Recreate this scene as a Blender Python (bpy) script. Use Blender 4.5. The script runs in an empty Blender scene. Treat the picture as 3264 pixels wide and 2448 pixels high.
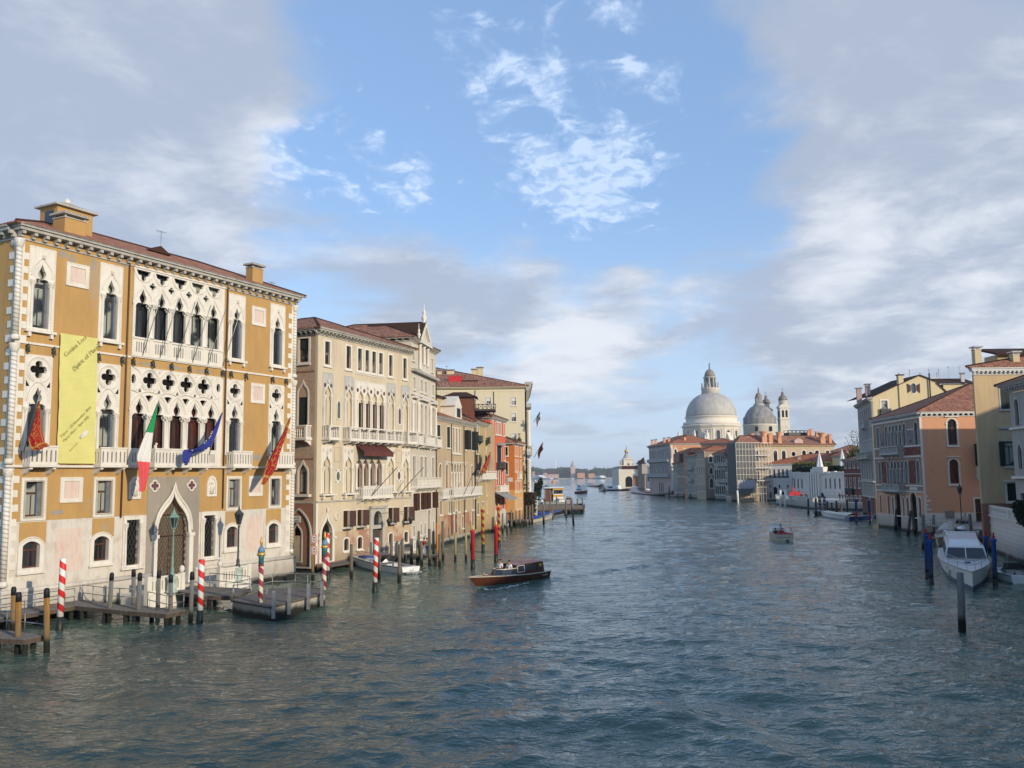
import bpy, bmesh, math, random
import numpy as np
from mathutils import Vector, Matrix, geometry
R = math.radians
random.seed(7)
scene = bpy.context.scene
C = scene.collection

# ------------------------------------------------------------------ camera
F = 2770.0; EYE = 9.0; HY = 1517.8; ROLL = 0.011
TH = math.atan((HY - 1224) / F)
FW = Vector((0, math.cos(TH), math.sin(TH)))
rt0 = Vector((1, 0, 0)); up0 = rt0.cross(FW)
RT = rt0 * math.cos(ROLL) - up0 * math.sin(ROLL)
UP = RT.cross(FW)
cd = bpy.data.cameras.new('camera'); cam = bpy.data.objects.new('camera', cd); C.objects.link(cam)
cd.sensor_width = 36.0; cd.lens = 36.0 * F / 3264.0; cd.clip_start = 0.5; cd.clip_end = 20000
m = Matrix((RT, UP, -FW)).transposed().to_4x4(); m.translation = (0, 0, EYE)
cam.matrix_world = m
scene.camera = cam

def ray(x, y): return FW + RT * ((x - 1632) / F) - UP * ((y - 1224) / F)
def atz(x, y, z=0.0):
    d = ray(x, y); t = (z - EYE) / d.z; return Vector((d.x * t, d.y * t, z))
def atd(x, y, Y):
    d = ray(x, y); t = Y / d.y; return Vector((d.x * t, Y, EYE + d.z * t))

# ------------------------------------------------------------------ light and sky
SUN_AZ = Vector((0.70, -0.72, 0)).normalized()      # towards the sun
SUN_EL = 16.5
sd = SUN_AZ * math.cos(R(SUN_EL)) + Vector((0, 0, math.sin(R(SUN_EL))))
sl = bpy.data.lights.new('sun', 'SUN'); sl.energy = 2.9; sl.angle = R(0.6); sl.color = (1.0, 0.86, 0.66)
so = bpy.data.objects.new('sun', sl); C.objects.link(so)
so.rotation_euler = sd.to_track_quat('Z', 'Y').to_euler()

w = bpy.data.worlds.new("World"); scene.world = w; w.use_nodes = True
nt = w.node_tree; N = nt.nodes; L = nt.links; N.clear()
def nd(tree, t, **k):
    n = tree.nodes.new(t)
    for a, v in k.items(): setattr(n, a, v)
    return n
def math_(tree, op, a, b=None, clamp=False):
    n = nd(tree, 'ShaderNodeMath', operation=op, use_clamp=clamp)
    for i, q in enumerate((a, b)):
        if q is None: continue
        if isinstance(q, (int, float)): n.inputs[i].default_value = q
        else: tree.links.new(q, n.inputs[i])
    return n.outputs[0]
def mixc(tree, fac, a, b):
    n = nd(tree, 'ShaderNodeMix', data_type='RGBA')
    for i, q in ((0, fac), (6, a), (7, b)):
        if isinstance(q, (int, float)): n.inputs[i].default_value = q
        elif isinstance(q, tuple): n.inputs[i].default_value = q if len(q) == 4 else (*q, 1)
        else: tree.links.new(q, n.inputs[i])
    return n.outputs[2]
SKY = 0.12
sky = nd(nt, 'ShaderNodeTexSky', sky_type='NISHITA', sun_disc=False, sun_elevation=R(SUN_EL), altitude=0, air_density=1.0, dust_density=0.6, ozone_density=2.0)
sky.sun_rotation = math.atan2(SUN_AZ.x, SUN_AZ.y)
tc = nd(nt, 'ShaderNodeTexCoord'); D = tc.outputs['Generated']
sep = nd(nt, 'ShaderNodeSeparateXYZ'); L.new(D, sep.inputs[0])
dz = math_(nt, 'ADD', math_(nt, 'MAXIMUM', sep.outputs[2], 0.0), 0.16)
cmb = nd(nt, 'ShaderNodeCombineXYZ')
L.new(math_(nt, 'DIVIDE', sep.outputs[0], dz), cmb.inputs[0]); L.new(math_(nt, 'DIVIDE', sep.outputs[1], dz), cmb.inputs[1])
L.new(math_(nt, 'MULTIPLY', sep.outputs[2], 1.2), cmb.inputs[2])
P = cmb.outputs[0]
def noise(tree, vec, scale, detail=6, rough=0.55, dist=0.0, off=None):
    n = nd(tree, 'ShaderNodeTexNoise'); n.inputs['Scale'].default_value = scale
    n.inputs['Detail'].default_value = detail; n.inputs['Roughness'].default_value = rough; n.inputs['Distortion'].default_value = dist
    if off:
        mp = nd(tree, 'ShaderNodeMapping'); mp.inputs['Location'].default_value = off; tree.links.new(vec, mp.inputs[0]); vec = mp.outputs[0]
    tree.links.new(vec, n.inputs['Vector']); return n.outputs['Fac']
def blobs(lst):
    tot = None
    for px, py, rad, amp in lst:
        d = ray(px, py).normalized(); ang = rad / F
        vm = nd(nt, 'ShaderNodeVectorMath', operation='DOT_PRODUCT'); L.new(D, vm.inputs[0]); vm.inputs[1].default_value = d
        k = 2.0 / (ang * ang)
        e = math_(nt, 'EXPONENT', math_(nt, 'MULTIPLY', math_(nt, 'SUBTRACT', vm.outputs['Value'], 1.0), k))
        e = math_(nt, 'MULTIPLY', e, amp)
        tot = e if tot is None else math_(nt, 'ADD', tot, e)
    return tot
def smooth(x, a, b):
    n = nd(nt, 'ShaderNodeMapRange', interpolation_type='SMOOTHSTEP'); L.new(x, n.inputs[0])
    n.inputs[1].default_value = a; n.inputs[2].default_value = b; return n.outputs[0]
# grey masses
A = blobs([(230, 120, 430, .62), (640, 60, 260, .42), (120, 480, 420, .6), (420, 640, 330, .42), (700, 260, 200, .30), (1000, 900, 250, .46), (1300, 930, 200, .50), (1700, 820, 120, .55), (1480, 960, 170, .40), (600, 760, 230, .36), (1430, 360, 90, .22),
           (3150, 120, 520, .60), (2650, 60, 330, .42), (3180, 600, 420, .6), (3000, 1000, 330, .46), (2550, 1050, 240, .46), (2250, 980, 180, .40), (3264, 1350, 500, .4), (1840, 1100, 170, .50), (1650, 1200, 140, .36), (1950, 950, 140, .20), (2750, 1250, 300, .38), (2000, 1300, 260, .30), (1450, 1080, 160, .3), (2000, 880, 70, .3)])
nA = noise(nt, P, 1.7, 9, 0.58, 0.35)
dens = smooth(math_(nt, 'ADD', A, math_(nt, 'MULTIPLY', math_(nt, 'SUBTRACT', nA, 0.5), 2.0)), 0.18, 0.70)
nL = noise(nt, P, 2.6, 8, 0.62, 0.2, (0.12, 0.2, 0.15))
Lw = blobs([(2750, 800, 110, .7), (1850, 1120, 130, 1.0), (1700, 1200, 120, .9), (3150, 820, 200, .5), (3264, 1200, 250, .3), (850, 440, 150, .6), (2620, 980, 150, .4), (2200, 1000, 130, .3), (1750, 1000, 200, .4), (3100, 1350, 260, .3)])
lit = smooth(math_(nt, 'ADD', nL, math_(nt, 'MULTIPLY', Lw, 0.24)), 0.44, 0.80)
gcol = mixc(nt, lit, (0.325, 0.37, 0.46), (0.62, 0.64, 0.68))
# small white puffs
B = blobs([(1800, 270, 120, .20), (1650, 40, 200, .14), (1330, 40, 160, .16), (1420, 140, 90, .2), (830, 400, 130, .42), (930, 520, 80, .34), (860, 340, 70, .3), (780, 650, 90, .36), (1180, 580, 170, .34), (1300, 600, 80, .3), (1560, 300, 90, .28), (1900, 510, 190, .44), (1900, 600, 150, .40), (1720, 580, 110, .34), (2050, 190, 100, .22), (2100, 300, 90, .22), (1210, 440, 40, .25), (1660, 470, 100, .2), (2000, 30, 120, .25), (1680, 210, 90, .26), (620, 540, 50, .25)])
mpB = nd(nt, 'ShaderNodeMapping'); mpB.inputs['Scale'].default_value = (1.0, 0.8, 1.0); L.new(P, mpB.inputs[0])
nB = noise(nt, mpB.outputs[0], 11.0, 8, 0.58, 0.5)
dB = smooth(math_(nt, 'ADD', B, math_(nt, 'MULTIPLY', math_(nt, 'SUBTRACT', nB, 0.5), 1.9)), 0.24, 0.62)
nT = noise(nt, mpB.outputs[0], 24.0, 6, 0.6, 0.6, (3, 1, 2))
dB = math_(nt, 'MULTIPLY', dB, math_(nt, 'ADD', 0.30, smooth(nT, 0.36, 0.66)), True)
dB = math_(nt, 'MULTIPLY', dB, 0.62)
# pale band low down and pale veil
hz = nd(nt, 'ShaderNodeMapRange', interpolation_type='SMOOTHSTEP'); L.new(sep.outputs[2], hz.inputs[0])
hz.inputs[1].default_value = 0.32; hz.inputs[2].default_value = -0.02
base = nd(nt, 'ShaderNodeVectorMath', operation='MULTIPLY'); L.new(sky.outputs[0], base.inputs[0]); base.inputs[1].default_value = (SKY * .88, SKY * .94, SKY * 1.05)
veil = mixc(nt, 0.42, base.outputs[0], (0.29, 0.46, 0.75))
c1 = mixc(nt, math_(nt, 'MULTIPLY', hz.outputs[0], 0.75), veil, (0.44, 0.53, 0.66))
c2 = mixc(nt, dB, c1, (0.58, 0.68, 0.84))
c3 = mixc(nt, math_(nt, 'MULTIPLY', dens, 0.90), c2, gcol)
sc_ = nd(nt, 'ShaderNodeVectorMath', operation='SCALE'); L.new(c3, sc_.inputs[0]); sc_.inputs['Scale'].default_value = 1.0 / SKY
bg = nd(nt, 'ShaderNodeBackground'); L.new(sc_.outputs[0], bg.inputs[0]); bg.inputs[1].default_value = SKY
ow = nd(nt, 'ShaderNodeOutputWorld'); L.new(bg.outputs[0], ow.inputs[0])
vs = scene.view_settings; scene.display_settings.display_device = 'sRGB'; vs.view_transform = 'Standard'; vs.look = 'None'; vs.exposure = 0.50; vs.gamma = 1.0
# ------------------------------------------------------------------ materials
M = {}
def newmat(name, rough=0.8, spec=0.3, metal=0.0):
    ma = bpy.data.materials.new(name); ma.use_nodes = True; t = ma.node_tree
    b = t.nodes['Principled BSDF']; b.inputs['Roughness'].default_value = rough
    b.inputs['Specular IOR Level'].default_value = spec; b.inputs['Metallic'].default_value = metal
    M[name] = ma; return ma, t, b
def coord(t, kind='Object', scale=None, rot=None):
    c = nd(t, 'ShaderNodeTexCoord').outputs[kind]
    if scale or rot:
        mp = nd(t, 'ShaderNodeMapping'); t.links.new(c, mp.inputs[0])
        if scale: mp.inputs['Scale'].default_value = scale
        if rot: mp.inputs['Rotation'].default_value = rot
        c = mp.outputs[0]
    return c
def ramp(t, fac, a, b):
    n = nd(t, 'ShaderNodeMapRange'); t.links.new(fac, n.inputs[0]); n.inputs[1].default_value = a; n.inputs[2].default_value = b; return n.outputs[0]
def bump(t, b, h, strength=0.3, dist=0.02):
    n = nd(t, 'ShaderNodeBump'); n.inputs['Strength'].default_value = strength; n.inputs['Distance'].default_value = dist
    t.links.new(h, n.inputs['Height']); t.links.new(n.outputs[0], b.inputs['Normal'])
def lighter(c, k): return tuple(min(1, x * k) for x in c[:3])
ALGAE = (0.018, 0.02, 0.014)
def algae(t, col, top=0.38, soft=0.35):
    """dark tide band with an uneven edge near the water (local z = height)"""
    c = coord(t); sp = nd(t, 'ShaderNodeSeparateXYZ'); t.links.new(c, sp.inputs[0])
    n = noise(t, coord(t, scale=(1, 1, .5)), 1.1, 5)
    z = math_(t, 'ADD', sp.outputs[2], math_(t, 'MULTIPLY', math_(t, 'SUBTRACT', n, .5), 0.6))
    mr = nd(t, 'ShaderNodeMapRange', interpolation_type='SMOOTHSTEP'); t.links.new(z, mr.inputs[0]); mr.inputs[1].default_value = top + soft; mr.inputs[2].default_value = top - .1
    mr2 = nd(t, 'ShaderNodeMapRange', interpolation_type='SMOOTHSTEP'); t.links.new(z, mr2.inputs[0]); mr2.inputs[1].default_value = top + 2.2; mr2.inputs[2].default_value = top + .2
    c1 = mixc(t, math_(t, 'MULTIPLY', mr2.outputs[0], .45), col, (0.16, 0.14, 0.10))
    return mixc(t, mr.outputs[0], c1, ALGAE)
def stucco(name, col, stain=None, amt=0.45, tide=False, patch=None, pscale=.35, prange=(.56, .62), bmp=.25):
    ma, t, b = newmat(name, .9, .2)
    stain = stain or lighter(col, .62)
    n1 = noise(t, coord(t, scale=(1, 1, .45)), .55, 8, .62, .3)
    n2 = noise(t, coord(t, scale=(2.2, 2.2, .16)), 1.0, 5, .6)       # rain streaks
    n3 = noise(t, coord(t), 6.0, 6, .7)
    f = math_(t, 'ADD', math_(t, 'MULTIPLY', ramp(t, n1, .42, .72), .6), math_(t, 'MULTIPLY', ramp(t, n2, .5, .75), .5), True)
    c = mixc(t, math_(t, 'MULTIPLY', f, amt), tuple(col), tuple(stain))
    c = mixc(t, math_(t, 'MULTIPLY', ramp(t, n3, .3, .8), .18), c, lighter(col, 1.35))
    if patch:
        n4 = noise(t, coord(t), pscale, 9, .62, .4, (3.1, 1.7, 5.2)); c = mixc(t, math_(t, 'MULTIPLY', ramp(t, n4, *prange), .85), c, tuple(patch))
    if tide: c = algae(t, c)
    t.links.new(c, b.inputs['Base Color']); bump(t, b, n3, bmp, .02); return ma
def brick(name, c1, c2, mortar, tide=True, patch=None, prange=(.5, .6)):
    ma, t, b = newmat(name, .9, .2)
    co = coord(t, rot=(R(90), 0, 0))
    br = nd(t, 'ShaderNodeTexBrick'); t.links.new(co, br.inputs[0]); br.inputs['Scale'].default_value = 1.0
    br.inputs['Brick Width'].default_value = .26; br.inputs['Row Height'].default_value = .075; br.inputs['Mortar Size'].default_value = .011
    br.inputs['Color1'].default_value = (*c1, 1); br.inputs['Color2'].default_value = (*c2, 1); br.inputs['Mortar'].default_value = (*mortar, 1)
    n = noise(t, coord(t), 1.3, 8, .65); c = mixc(t, math_(t, 'MULTIPLY', ramp(t, n, .35, .7), .55), br.outputs[0], lighter(c1, 1.5))
    n5 = noise(t, coord(t), 4.0, 4, .6); c = mixc(t, math_(t, 'MULTIPLY', ramp(t, n5, .5, .75), .4), c, lighter(c2, .5))
    if patch:
        n4 = noise(t, coord(t), .5, 9, .62, .4, (3.1, 1.7, 5.2)); c = mixc(t, ramp(t, n4, *prange), c, tuple(patch))
    if tide: c = algae(t, c)
    t.links.new(c, b.inputs['Base Color']); bump(t, b, br.outputs[1], .4, -.01); return ma
def stone(name, col, dark=None, amt=.5, tide=False, rough=.65):
    ma, t, b = newmat(name, rough, .3); dark = dark or lighter(col, .45)
    n1 = noise(t, coord(t, scale=(1, 1, .5)), 1.6, 9, .66, .3); n2 = noise(t, coord(t, scale=(5, 5, .35)), 1.0, 4, .6)
    f = math_(t, 'ADD', math_(t, 'MULTIPLY', ramp(t, n1, .48, .75), .75), math_(t, 'MULTIPLY', ramp(t, n2, .52, .8), .5), True)
    c = mixc(t, math_(t, 'MULTIPLY', f, amt), tuple(col), tuple(dark))
    if tide: c = algae(t, c)
    t.links.new(c, b.inputs['Base Color']); bump(t, b, n1, .25, .02); return ma
def plain(name, col, rough=.6, spec=.4, metal=0.0, var=.35, scale=3.0, tide=False):
    ma, t, b = newmat(name, rough, spec, metal)
    n = noise(t, coord(t), scale, 6, .6); c = mixc(t, ramp(t, n, .3, .75), lighter(col, 1 + var * .4), lighter(col, 1 - var))
    if tide: c = algae(t, c, .3, .3)
    t.links.new(c, b.inputs['Base Color']); return ma
def tiles(name, c1, c2, c3):
    ma, t, b = newmat(name, .9, .15)
    uv = nd(t, 'ShaderNodeUVMap').outputs[0]
    sp = nd(t, 'ShaderNodeSeparateXYZ'); t.links.new(uv, sp.inputs[0])
    wu = math_(t, 'ABSOLUTE', math_(t, 'SINE', math_(t, 'MULTIPLY', sp.outputs[0], math.pi / .36)))
    wv = math_(t, 'FRACT', math_(t, 'MULTIPLY', sp.outputs[1], 1 / .5))
    iu = math_(t, 'FLOOR', math_(t, 'MULTIPLY', sp.outputs[0], 1 / .36)); iv = math_(t, 'FLOOR', math_(t, 'MULTIPLY', sp.outputs[1], 1 / .5))
    cb = nd(t, 'ShaderNodeCombineXYZ'); t.links.new(iu, cb.inputs[0]); t.links.new(iv, cb.inputs[1])
    wn = nd(t, 'ShaderNodeTexWhiteNoise', noise_dimensions='2D'); t.links.new(cb.outputs[0], wn.inputs['Vector'])
    c = mixc(t, ramp(t, wn.outputs[0], 0.1, .9), tuple(c1), tuple(c2))
    n = noise(t, uv, .5, 8, .65); c = mixc(t, math_(t, 'MULTIPLY', ramp(t, n, .4, .75), .7), c, tuple(c3))
    n2 = noise(t, uv, 2.2, 6, .75); c = mixc(t, math_(t, 'MULTIPLY', ramp(t, n2, .5, .7), .55), c, (.46, .34, .24)); c = mixc(t, ramp(t, wn.outputs[0], .9, .95), c, (.40, .24, .16))
    c = mixc(t, math_(t, 'MULTIPLY', ramp(t, wu, .45, .0), .85), c, (.03, .018, .012))
    c = mixc(t, math_(t, 'MULTIPLY', ramp(t, wv, .12, .0), .5), c, (.04, .02, .015))
    t.links.new(c, b.inputs['Base Color'])
    h = math_(t, 'ADD', wu, math_(t, 'MULTIPLY', wv, -.4)); bump(t, b, h, .9, .05); return ma
def glassm(name, col=(.012, .014, .016), curtain=None, split=.5):
    ma, t, b = newmat(name, .06, .7)
    n = noise(t, coord(t, scale=(1.2, 1, .12)), 1.7, 2, .5); n2 = noise(t, coord(t), .35, 3)
    c = mixc(t, ramp(t, n, .4, .6), tuple(col), lighter(col, 2.6))
    if curtain:
        wv = noise(t, coord(t, scale=(9, 1, .15)), 1.0, 2)
        c = mixc(t, ramp(t, n2, split, split + .05), c, mixc(t, wv, lighter(curtain, .6), tuple(curtain)))
    t.links.new(c, b.inputs['Base Color'])
    n3 = noise(t, coord(t), .8, 1); bump(t, b, n3, .12, .1); return ma
def spiral(name, c1, c2, pitch=.5, phase=0.0, wear=.25, top=None, frac=.5):
    ma, t, b = newmat(name, .55, .35)
    sp = nd(t, 'ShaderNodeSeparateXYZ'); t.links.new(coord(t), sp.inputs[0])
    a = math_(t, 'DIVIDE', math_(t, 'ARCTAN2', sp.outputs[1], sp.outputs[0]), 2 * math.pi)
    n0 = noise(t, coord(t), 2.0, 3)
    s = math_(t, 'ADD', math_(t, 'ADD', math_(t, 'DIVIDE', sp.outputs[2], pitch), a), math_(t, 'MULTIPLY', n0, .10))
    f = math_(t, 'GREATER_THAN', math_(t, 'FRACT', math_(t, 'ADD', s, 10 + phase)), frac)
    c = mixc(t, f, tuple(c1), tuple(c2))
    n = noise(t, coord(t, scale=(2, 2, .7)), 3.0, 7, .7); c = mixc(t, math_(t, 'MULTIPLY', ramp(t, n, .5, .8), wear), c, (.22, .17, .12))
    t.links.new(c, b.inputs['Base Color']); return ma
def woodp(name, col, tide=True, rough=.85):
    ma, t, b = newmat(name, rough, .2)
    n = noise(t, coord(t, scale=(9, 9, .5)), 1.0, 6, .7); n1 = noise(t, coord(t), 1.2, 4)
    c = mixc(t, ramp(t, n, .35, .7), lighter(col, 1.35), lighter(col, .5)); c = mixc(t, math_(t, 'MULTIPLY', n1, .4), c, lighter(col, .6))
    if tide: c = algae(t, c, .6, .4)
    t.links.new(c, b.inputs['Base Color']); bump(t, b, n, .4, .02); return ma

stucco('ochre', (.43, .262, .095), (.27, .165, .075), .75, patch=(.36, .275, .17), pscale=.3, prange=(.60, .66))
stone('istria', (.66, .62, .54), (.30, .27, .22), .45)
stone('istria_low', (.58, .54, .47), (.30, .24, .17), .85, tide=True)
stone('dirty_stone', (.42, .40, .35), (.13, .12, .10), .75)
stone('grey_stone', (.44, .43, .40), (.17, .16, .15), .7)
stone('cornice', (.40, .38, .33), (.12, .11, .095), .8)
stone('pink_marble', (.60, .49, .42), (.50, .24, .16), .75)
stone('purple_marble', (.13, .05, .06), (.07, .03, .035), .6)
stone('green_marble', (.10, .12, .10), (.05, .06, .05), .6)
stucco('cement', (.30, .265, .215), (.17, .155, .13), .8)
stucco('cream', (.55, .465, .33), (.33, .27, .20), .7, tide=True, patch=(.42, .33, .24), pscale=.3, prange=(.6, .72))
stucco('cream_side', (.40, .32, .22), (.24, .19, .14), .7, tide=True)
brick('brick_pale', (.40, .28, .19), (.31, .21, .14), (.42, .35, .27))
brick('brick_red', (.26, .10, .055), (.19, .085, .05), (.32, .25, .19))
brick('brick_worn', (.34, .15, .09), (.24, .12, .08), (.40, .32, .25), patch=(.47, .37, .25), prange=(.44, .52))
stone('baroque', (.57, .51, .41), (.30, .25, .19), .6, tide=True)
stucco('tan', (.46, .35, .215), (.28, .21, .14), .7, tide=True)
stucco('tan_brick', (.44, .33, .20), (.33, .15, .09), .9, tide=True, patch=(.33, .13, .085), pscale=.35, prange=(.5, .58))
stucco('olive', (.42, .32, .16), (.27, .21, .12), .6, tide=True)
stucco('red_wall', (.56, .13, .065), (.42, .11, .06), .5, tide=True)
stucco('orange_wall', (.52, .17, .045), (.40, .13, .04), .5, tide=True)
stucco('orange_low', (.62, .33, .11), (.5, .22, .07), .5, tide=True)
stucco('pale_yellow', (.62, .54, .37), (.48, .40, .27), .4, tide=True)
stucco('terracotta', (.62, .32, .185), (.50, .25, .14), .6, tide=True, patch=(.36, .16, .06), pscale=.2, prange=(.6, .7))
stucco('mustard', (.52, .385, .22), (.25, .20, .12), .7, tide=True)
stucco('butter', (.56, .46, .27), (.42, .35, .22), .5)
stucco('mosaic_wall', (.32, .24, .20), (.20, .155, .135), .8, patch=(.27, .18, .10), pscale=.8, prange=(.5, .6), tide=True)
stucco('mosaic_red', (.17, .06, .045), (.09, .035, .03), .8, patch=(.25, .13, .06), pscale=1.5, prange=(.55, .6))
stucco('mosaic_blue', (.20, .20, .23), (.13, .12, .13), .8, patch=(.25, .17, .10), pscale=1.2, prange=(.52, .56))
stucco('grey_wall', (.38, .36, .32), (.18, .17, .155), .7, tide=True)
stucco('brown_red', (.20, .075, .055), (.13, .055, .045), .6, tide=True)
stucco('far_pink', (.50, .35, .30), (.30, .21, .18), .5)
stucco('far_orange', (.52, .26, .14), (.42, .23, .14), .5)
stucco('far_brown', (.33, .24, .18), (.18, .13, .11), .7, tide=True)
stucco('far_grey', (.38, .34, .30), (.19, .17, .16), .7, tide=True)
stucco('far_tan', (.46, .36, .25), (.34, .26, .19), .6)
stucco('white_wall', (.60, .57, .54), (.44, .41, .38), .5, tide=True)
stucco('salute', (.66, .60, .50), (.42, .37, .31), .5)
stone('white_stone', (.66, .61, .55), (.48, .44, .39), .55, tide=True)
tiles('tiles', (.50, .21, .12), (.27, .095, .055), (.24, .12, .08))
tiles('tiles_brown', (.44, .19, .12), (.19, .075, .05), (.17, .10, .07))
tiles('tiles_bright', (.46, .14, .06), (.36, .11, .055), (.25, .10, .06))
plain('soffit', (.25, .21, .16), .9)
glassm('glass'); glassm('glass_curtain', curtain=(.36, .38, .33), split=.46); glassm('glass_red', col=(.03, .012, .01), curtain=(.10, .025, .018), split=.5)
glassm('glass_grey', col=(.02, .025, .03))
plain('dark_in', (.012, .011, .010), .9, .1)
plain('shutter', (.018, .026, .022), .7, .3); plain('shutter_brown', (.06, .025, .018), .7, .3); plain('shutter_grey', (.13, .15, .18), .6, .4)
plain('frame_brown', (.10, .035, .018), .5, .4); plain('frame_white', (.55, .52, .46), .6, .4); plain('frame_dark', (.03, .03, .028), .5, .4)
plain('iron', (.05, .05, .048), .6, .4); plain('steel', (.32, .32, .31), .45, .4, .6); plain('pipe', (.10, .055, .03), .6, .4)
plain('verdigris', (.18, .30, .25), .7, .3); plain('bronze', (.05, .06, .05), .6, .4); plain('white_paint', (.75, .74, .70), .45, .4, var=.15)
plain('green_pedestal', (.40, .50, .42), .7, .3); plain('gold', (.65, .40, .10), .4, .5, .4); plain('teal', (.05, .16, .17), .5, .4); plain('sky_paint', (.12, .25, .36), .5, .4)
plain('awning', (.12, .04, .032), .8, .2); plain('awning_grey', (.30, .29, .28), .8, .2)
spiral('stripe_red', (.72, .70, .66), (.62, .03, .025), .82, .1)
spiral('stripe_maroon', (.66, .60, .48), (.27, .03, .06), .80, .3, wear=.35)
spiral('stripe_yellow', (.62, .36, .05), (.36, .025, .02), .85, .2)
spiral('stripe_black', (.45, .40, .37), (.05, .03, .03), .85, .2)
spiral('stripe_rope', (.66, .62, .54), (.38, .34, .28), .28, 0, wear=.5, frac=.72)
woodp('red_post', (.40, .025, .035)); woodp('blue_post', (.02, .075, .28)); plain('blue_top', (.02, .10, .36), .5); woodp('post', (.16, .135, .10)); woodp('post_ochre', (.30, .155, .035)); woodp('post_grey', (.17, .17, .165)); woodp('post_yellow', (.36, .31, .15)); woodp('post_dark', (.07, .06, .05))
plain('black_cap', (.015, .015, .018), .6, .3); plain('tide_band', (.014, .017, .011), .5, .4, scale=8)
plain('pink_post', (.52, .03, .04), .5); plain('orange_paint', (.62, .22, .03), .5)
woodp('deck', (.17, .155, .14), False); woodp('deck_edge', (.10, .075, .055), False)
woodp('mahogany', (.085, .03, .015), False, .25); woodp('mahogany_deck', (.22, .09, .05), False, .3); plain('boat_white', (.72, .72, .70), .3, .5, var=.1); plain('boat_cream', (.52, .48, .36), .4, .5, var=.2)
plain('boat_black', (.012, .013, .018), .3, .5); plain('boat_blue', (.02, .05, .16), .35, .5); plain('tarp_blue', (.012, .06, .26), .7, .3, var=.5, scale=1.5); plain('tarp_white', (.52, .50, .46), .8, .2); plain('boat_green', (.10, .20, .17), .5, .4); plain('boat_grey', (.28, .28, .27), .5, .4)
plain('boat_glass', (.03, .035, .04), .08, .7); plain('yellow_paint', (.62, .34, .03), .5); plain('red_paint', (.50, .02, .02), .5); plain('brown_paint', (.16, .05, .025), .5)
plain('skin', (.42, .22, .15), .6, .3, var=.15); plain('hair', (.02, .014, .01), .7, .3); plain('cloth_white', (.68, .68, .70), .9, .1, var=.15); plain('cloth_dark', (.02, .022, .03), .9, .1); plain('cloth_red', (.38, .03, .05), .9, .1); plain('cloth_green', (.02, .25, .13), .9, .1); plain('cloth_blue', (.03, .05, .12), .9, .1); plain('cloth_pale', (.45, .45, .48), .9, .1)
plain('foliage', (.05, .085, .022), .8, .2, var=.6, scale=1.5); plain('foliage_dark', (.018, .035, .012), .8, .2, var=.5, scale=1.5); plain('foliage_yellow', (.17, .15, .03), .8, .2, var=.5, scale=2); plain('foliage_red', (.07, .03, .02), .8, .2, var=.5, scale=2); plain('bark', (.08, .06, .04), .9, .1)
plain('lead', (.30, .30, .29), .6, .3, .1, scale=.3)
def ribbed(name, col, n_, w_=.12, stainc=None):
    ma, t, b = newmat(name, .6, .3)
    sp = nd(t, 'ShaderNodeSeparateXYZ'); t.links.new(coord(t), sp.inputs[0])
    a = math_(t, 'MULTIPLY', math_(t, 'DIVIDE', math_(t, 'ARCTAN2', sp.outputs[1], sp.outputs[0]), 2 * math.pi), n_)
    f = ramp(t, math_(t, 'ABSOLUTE', math_(t, 'SUBTRACT', math_(t, 'FRACT', a), .5)), .5 - w_, .5)
    n = noise(t, coord(t, scale=(1, 1, .35)), .45, 8, .65)
    c = mixc(t, ramp(t, n, .35, .7), tuple(col), stainc or lighter(col, .55)); c = mixc(t, math_(t, 'MULTIPLY', f, .6), c, lighter(col, .4))
    t.links.new(c, b.inputs['Base Color']); bump(t, b, f, .6, .1)
ribbed('dome_lead', (.50, .48, .43), 96, .2, (.36, .33, .29)); ribbed('dome_dark', (.32, .31, .28), 72, .2, (.15, .14, .14)); ribbed('dome_tan', (.30, .255, .21), 32, .2)
# water
ma, t, b = newmat('water', .035, .5)
b.inputs['IOR'].default_value = 1.33
geo = nd(t, 'ShaderNodeNewGeometry').outputs['Position']
n1 = noise(t, geo, .035, 4); c = mixc(t, ramp(t, n1, .35, .65), (.065, .105, .078), (.075, .125, .10)); t.links.new(c, b.inputs['Base Color'])
mp = nd(t, 'ShaderNodeMapping'); t.links.new(geo, mp.inputs[0]); mp.inputs['Rotation'].default_value = (0, 0, R(12)); mp.inputs['Scale'].default_value = (.75, 1.25, 1)
w1 = noise(t, mp.outputs[0], 2.6, 3, .6, .5); w2 = noise(t, mp.outputs[0], .75, 3, .6, .4); w3 = noise(t, mp.outputs[0], .2, 2, .5, .3)
h = math_(t, 'ADD', math_(t, 'ADD', math_(t, 'MULTIPLY', w1, .42), math_(t, 'MULTIPLY', w2, 1.0)), math_(t, 'MULTIPLY', w3, 1.2)); bump(t, b, h, 1.0, .22)
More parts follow.
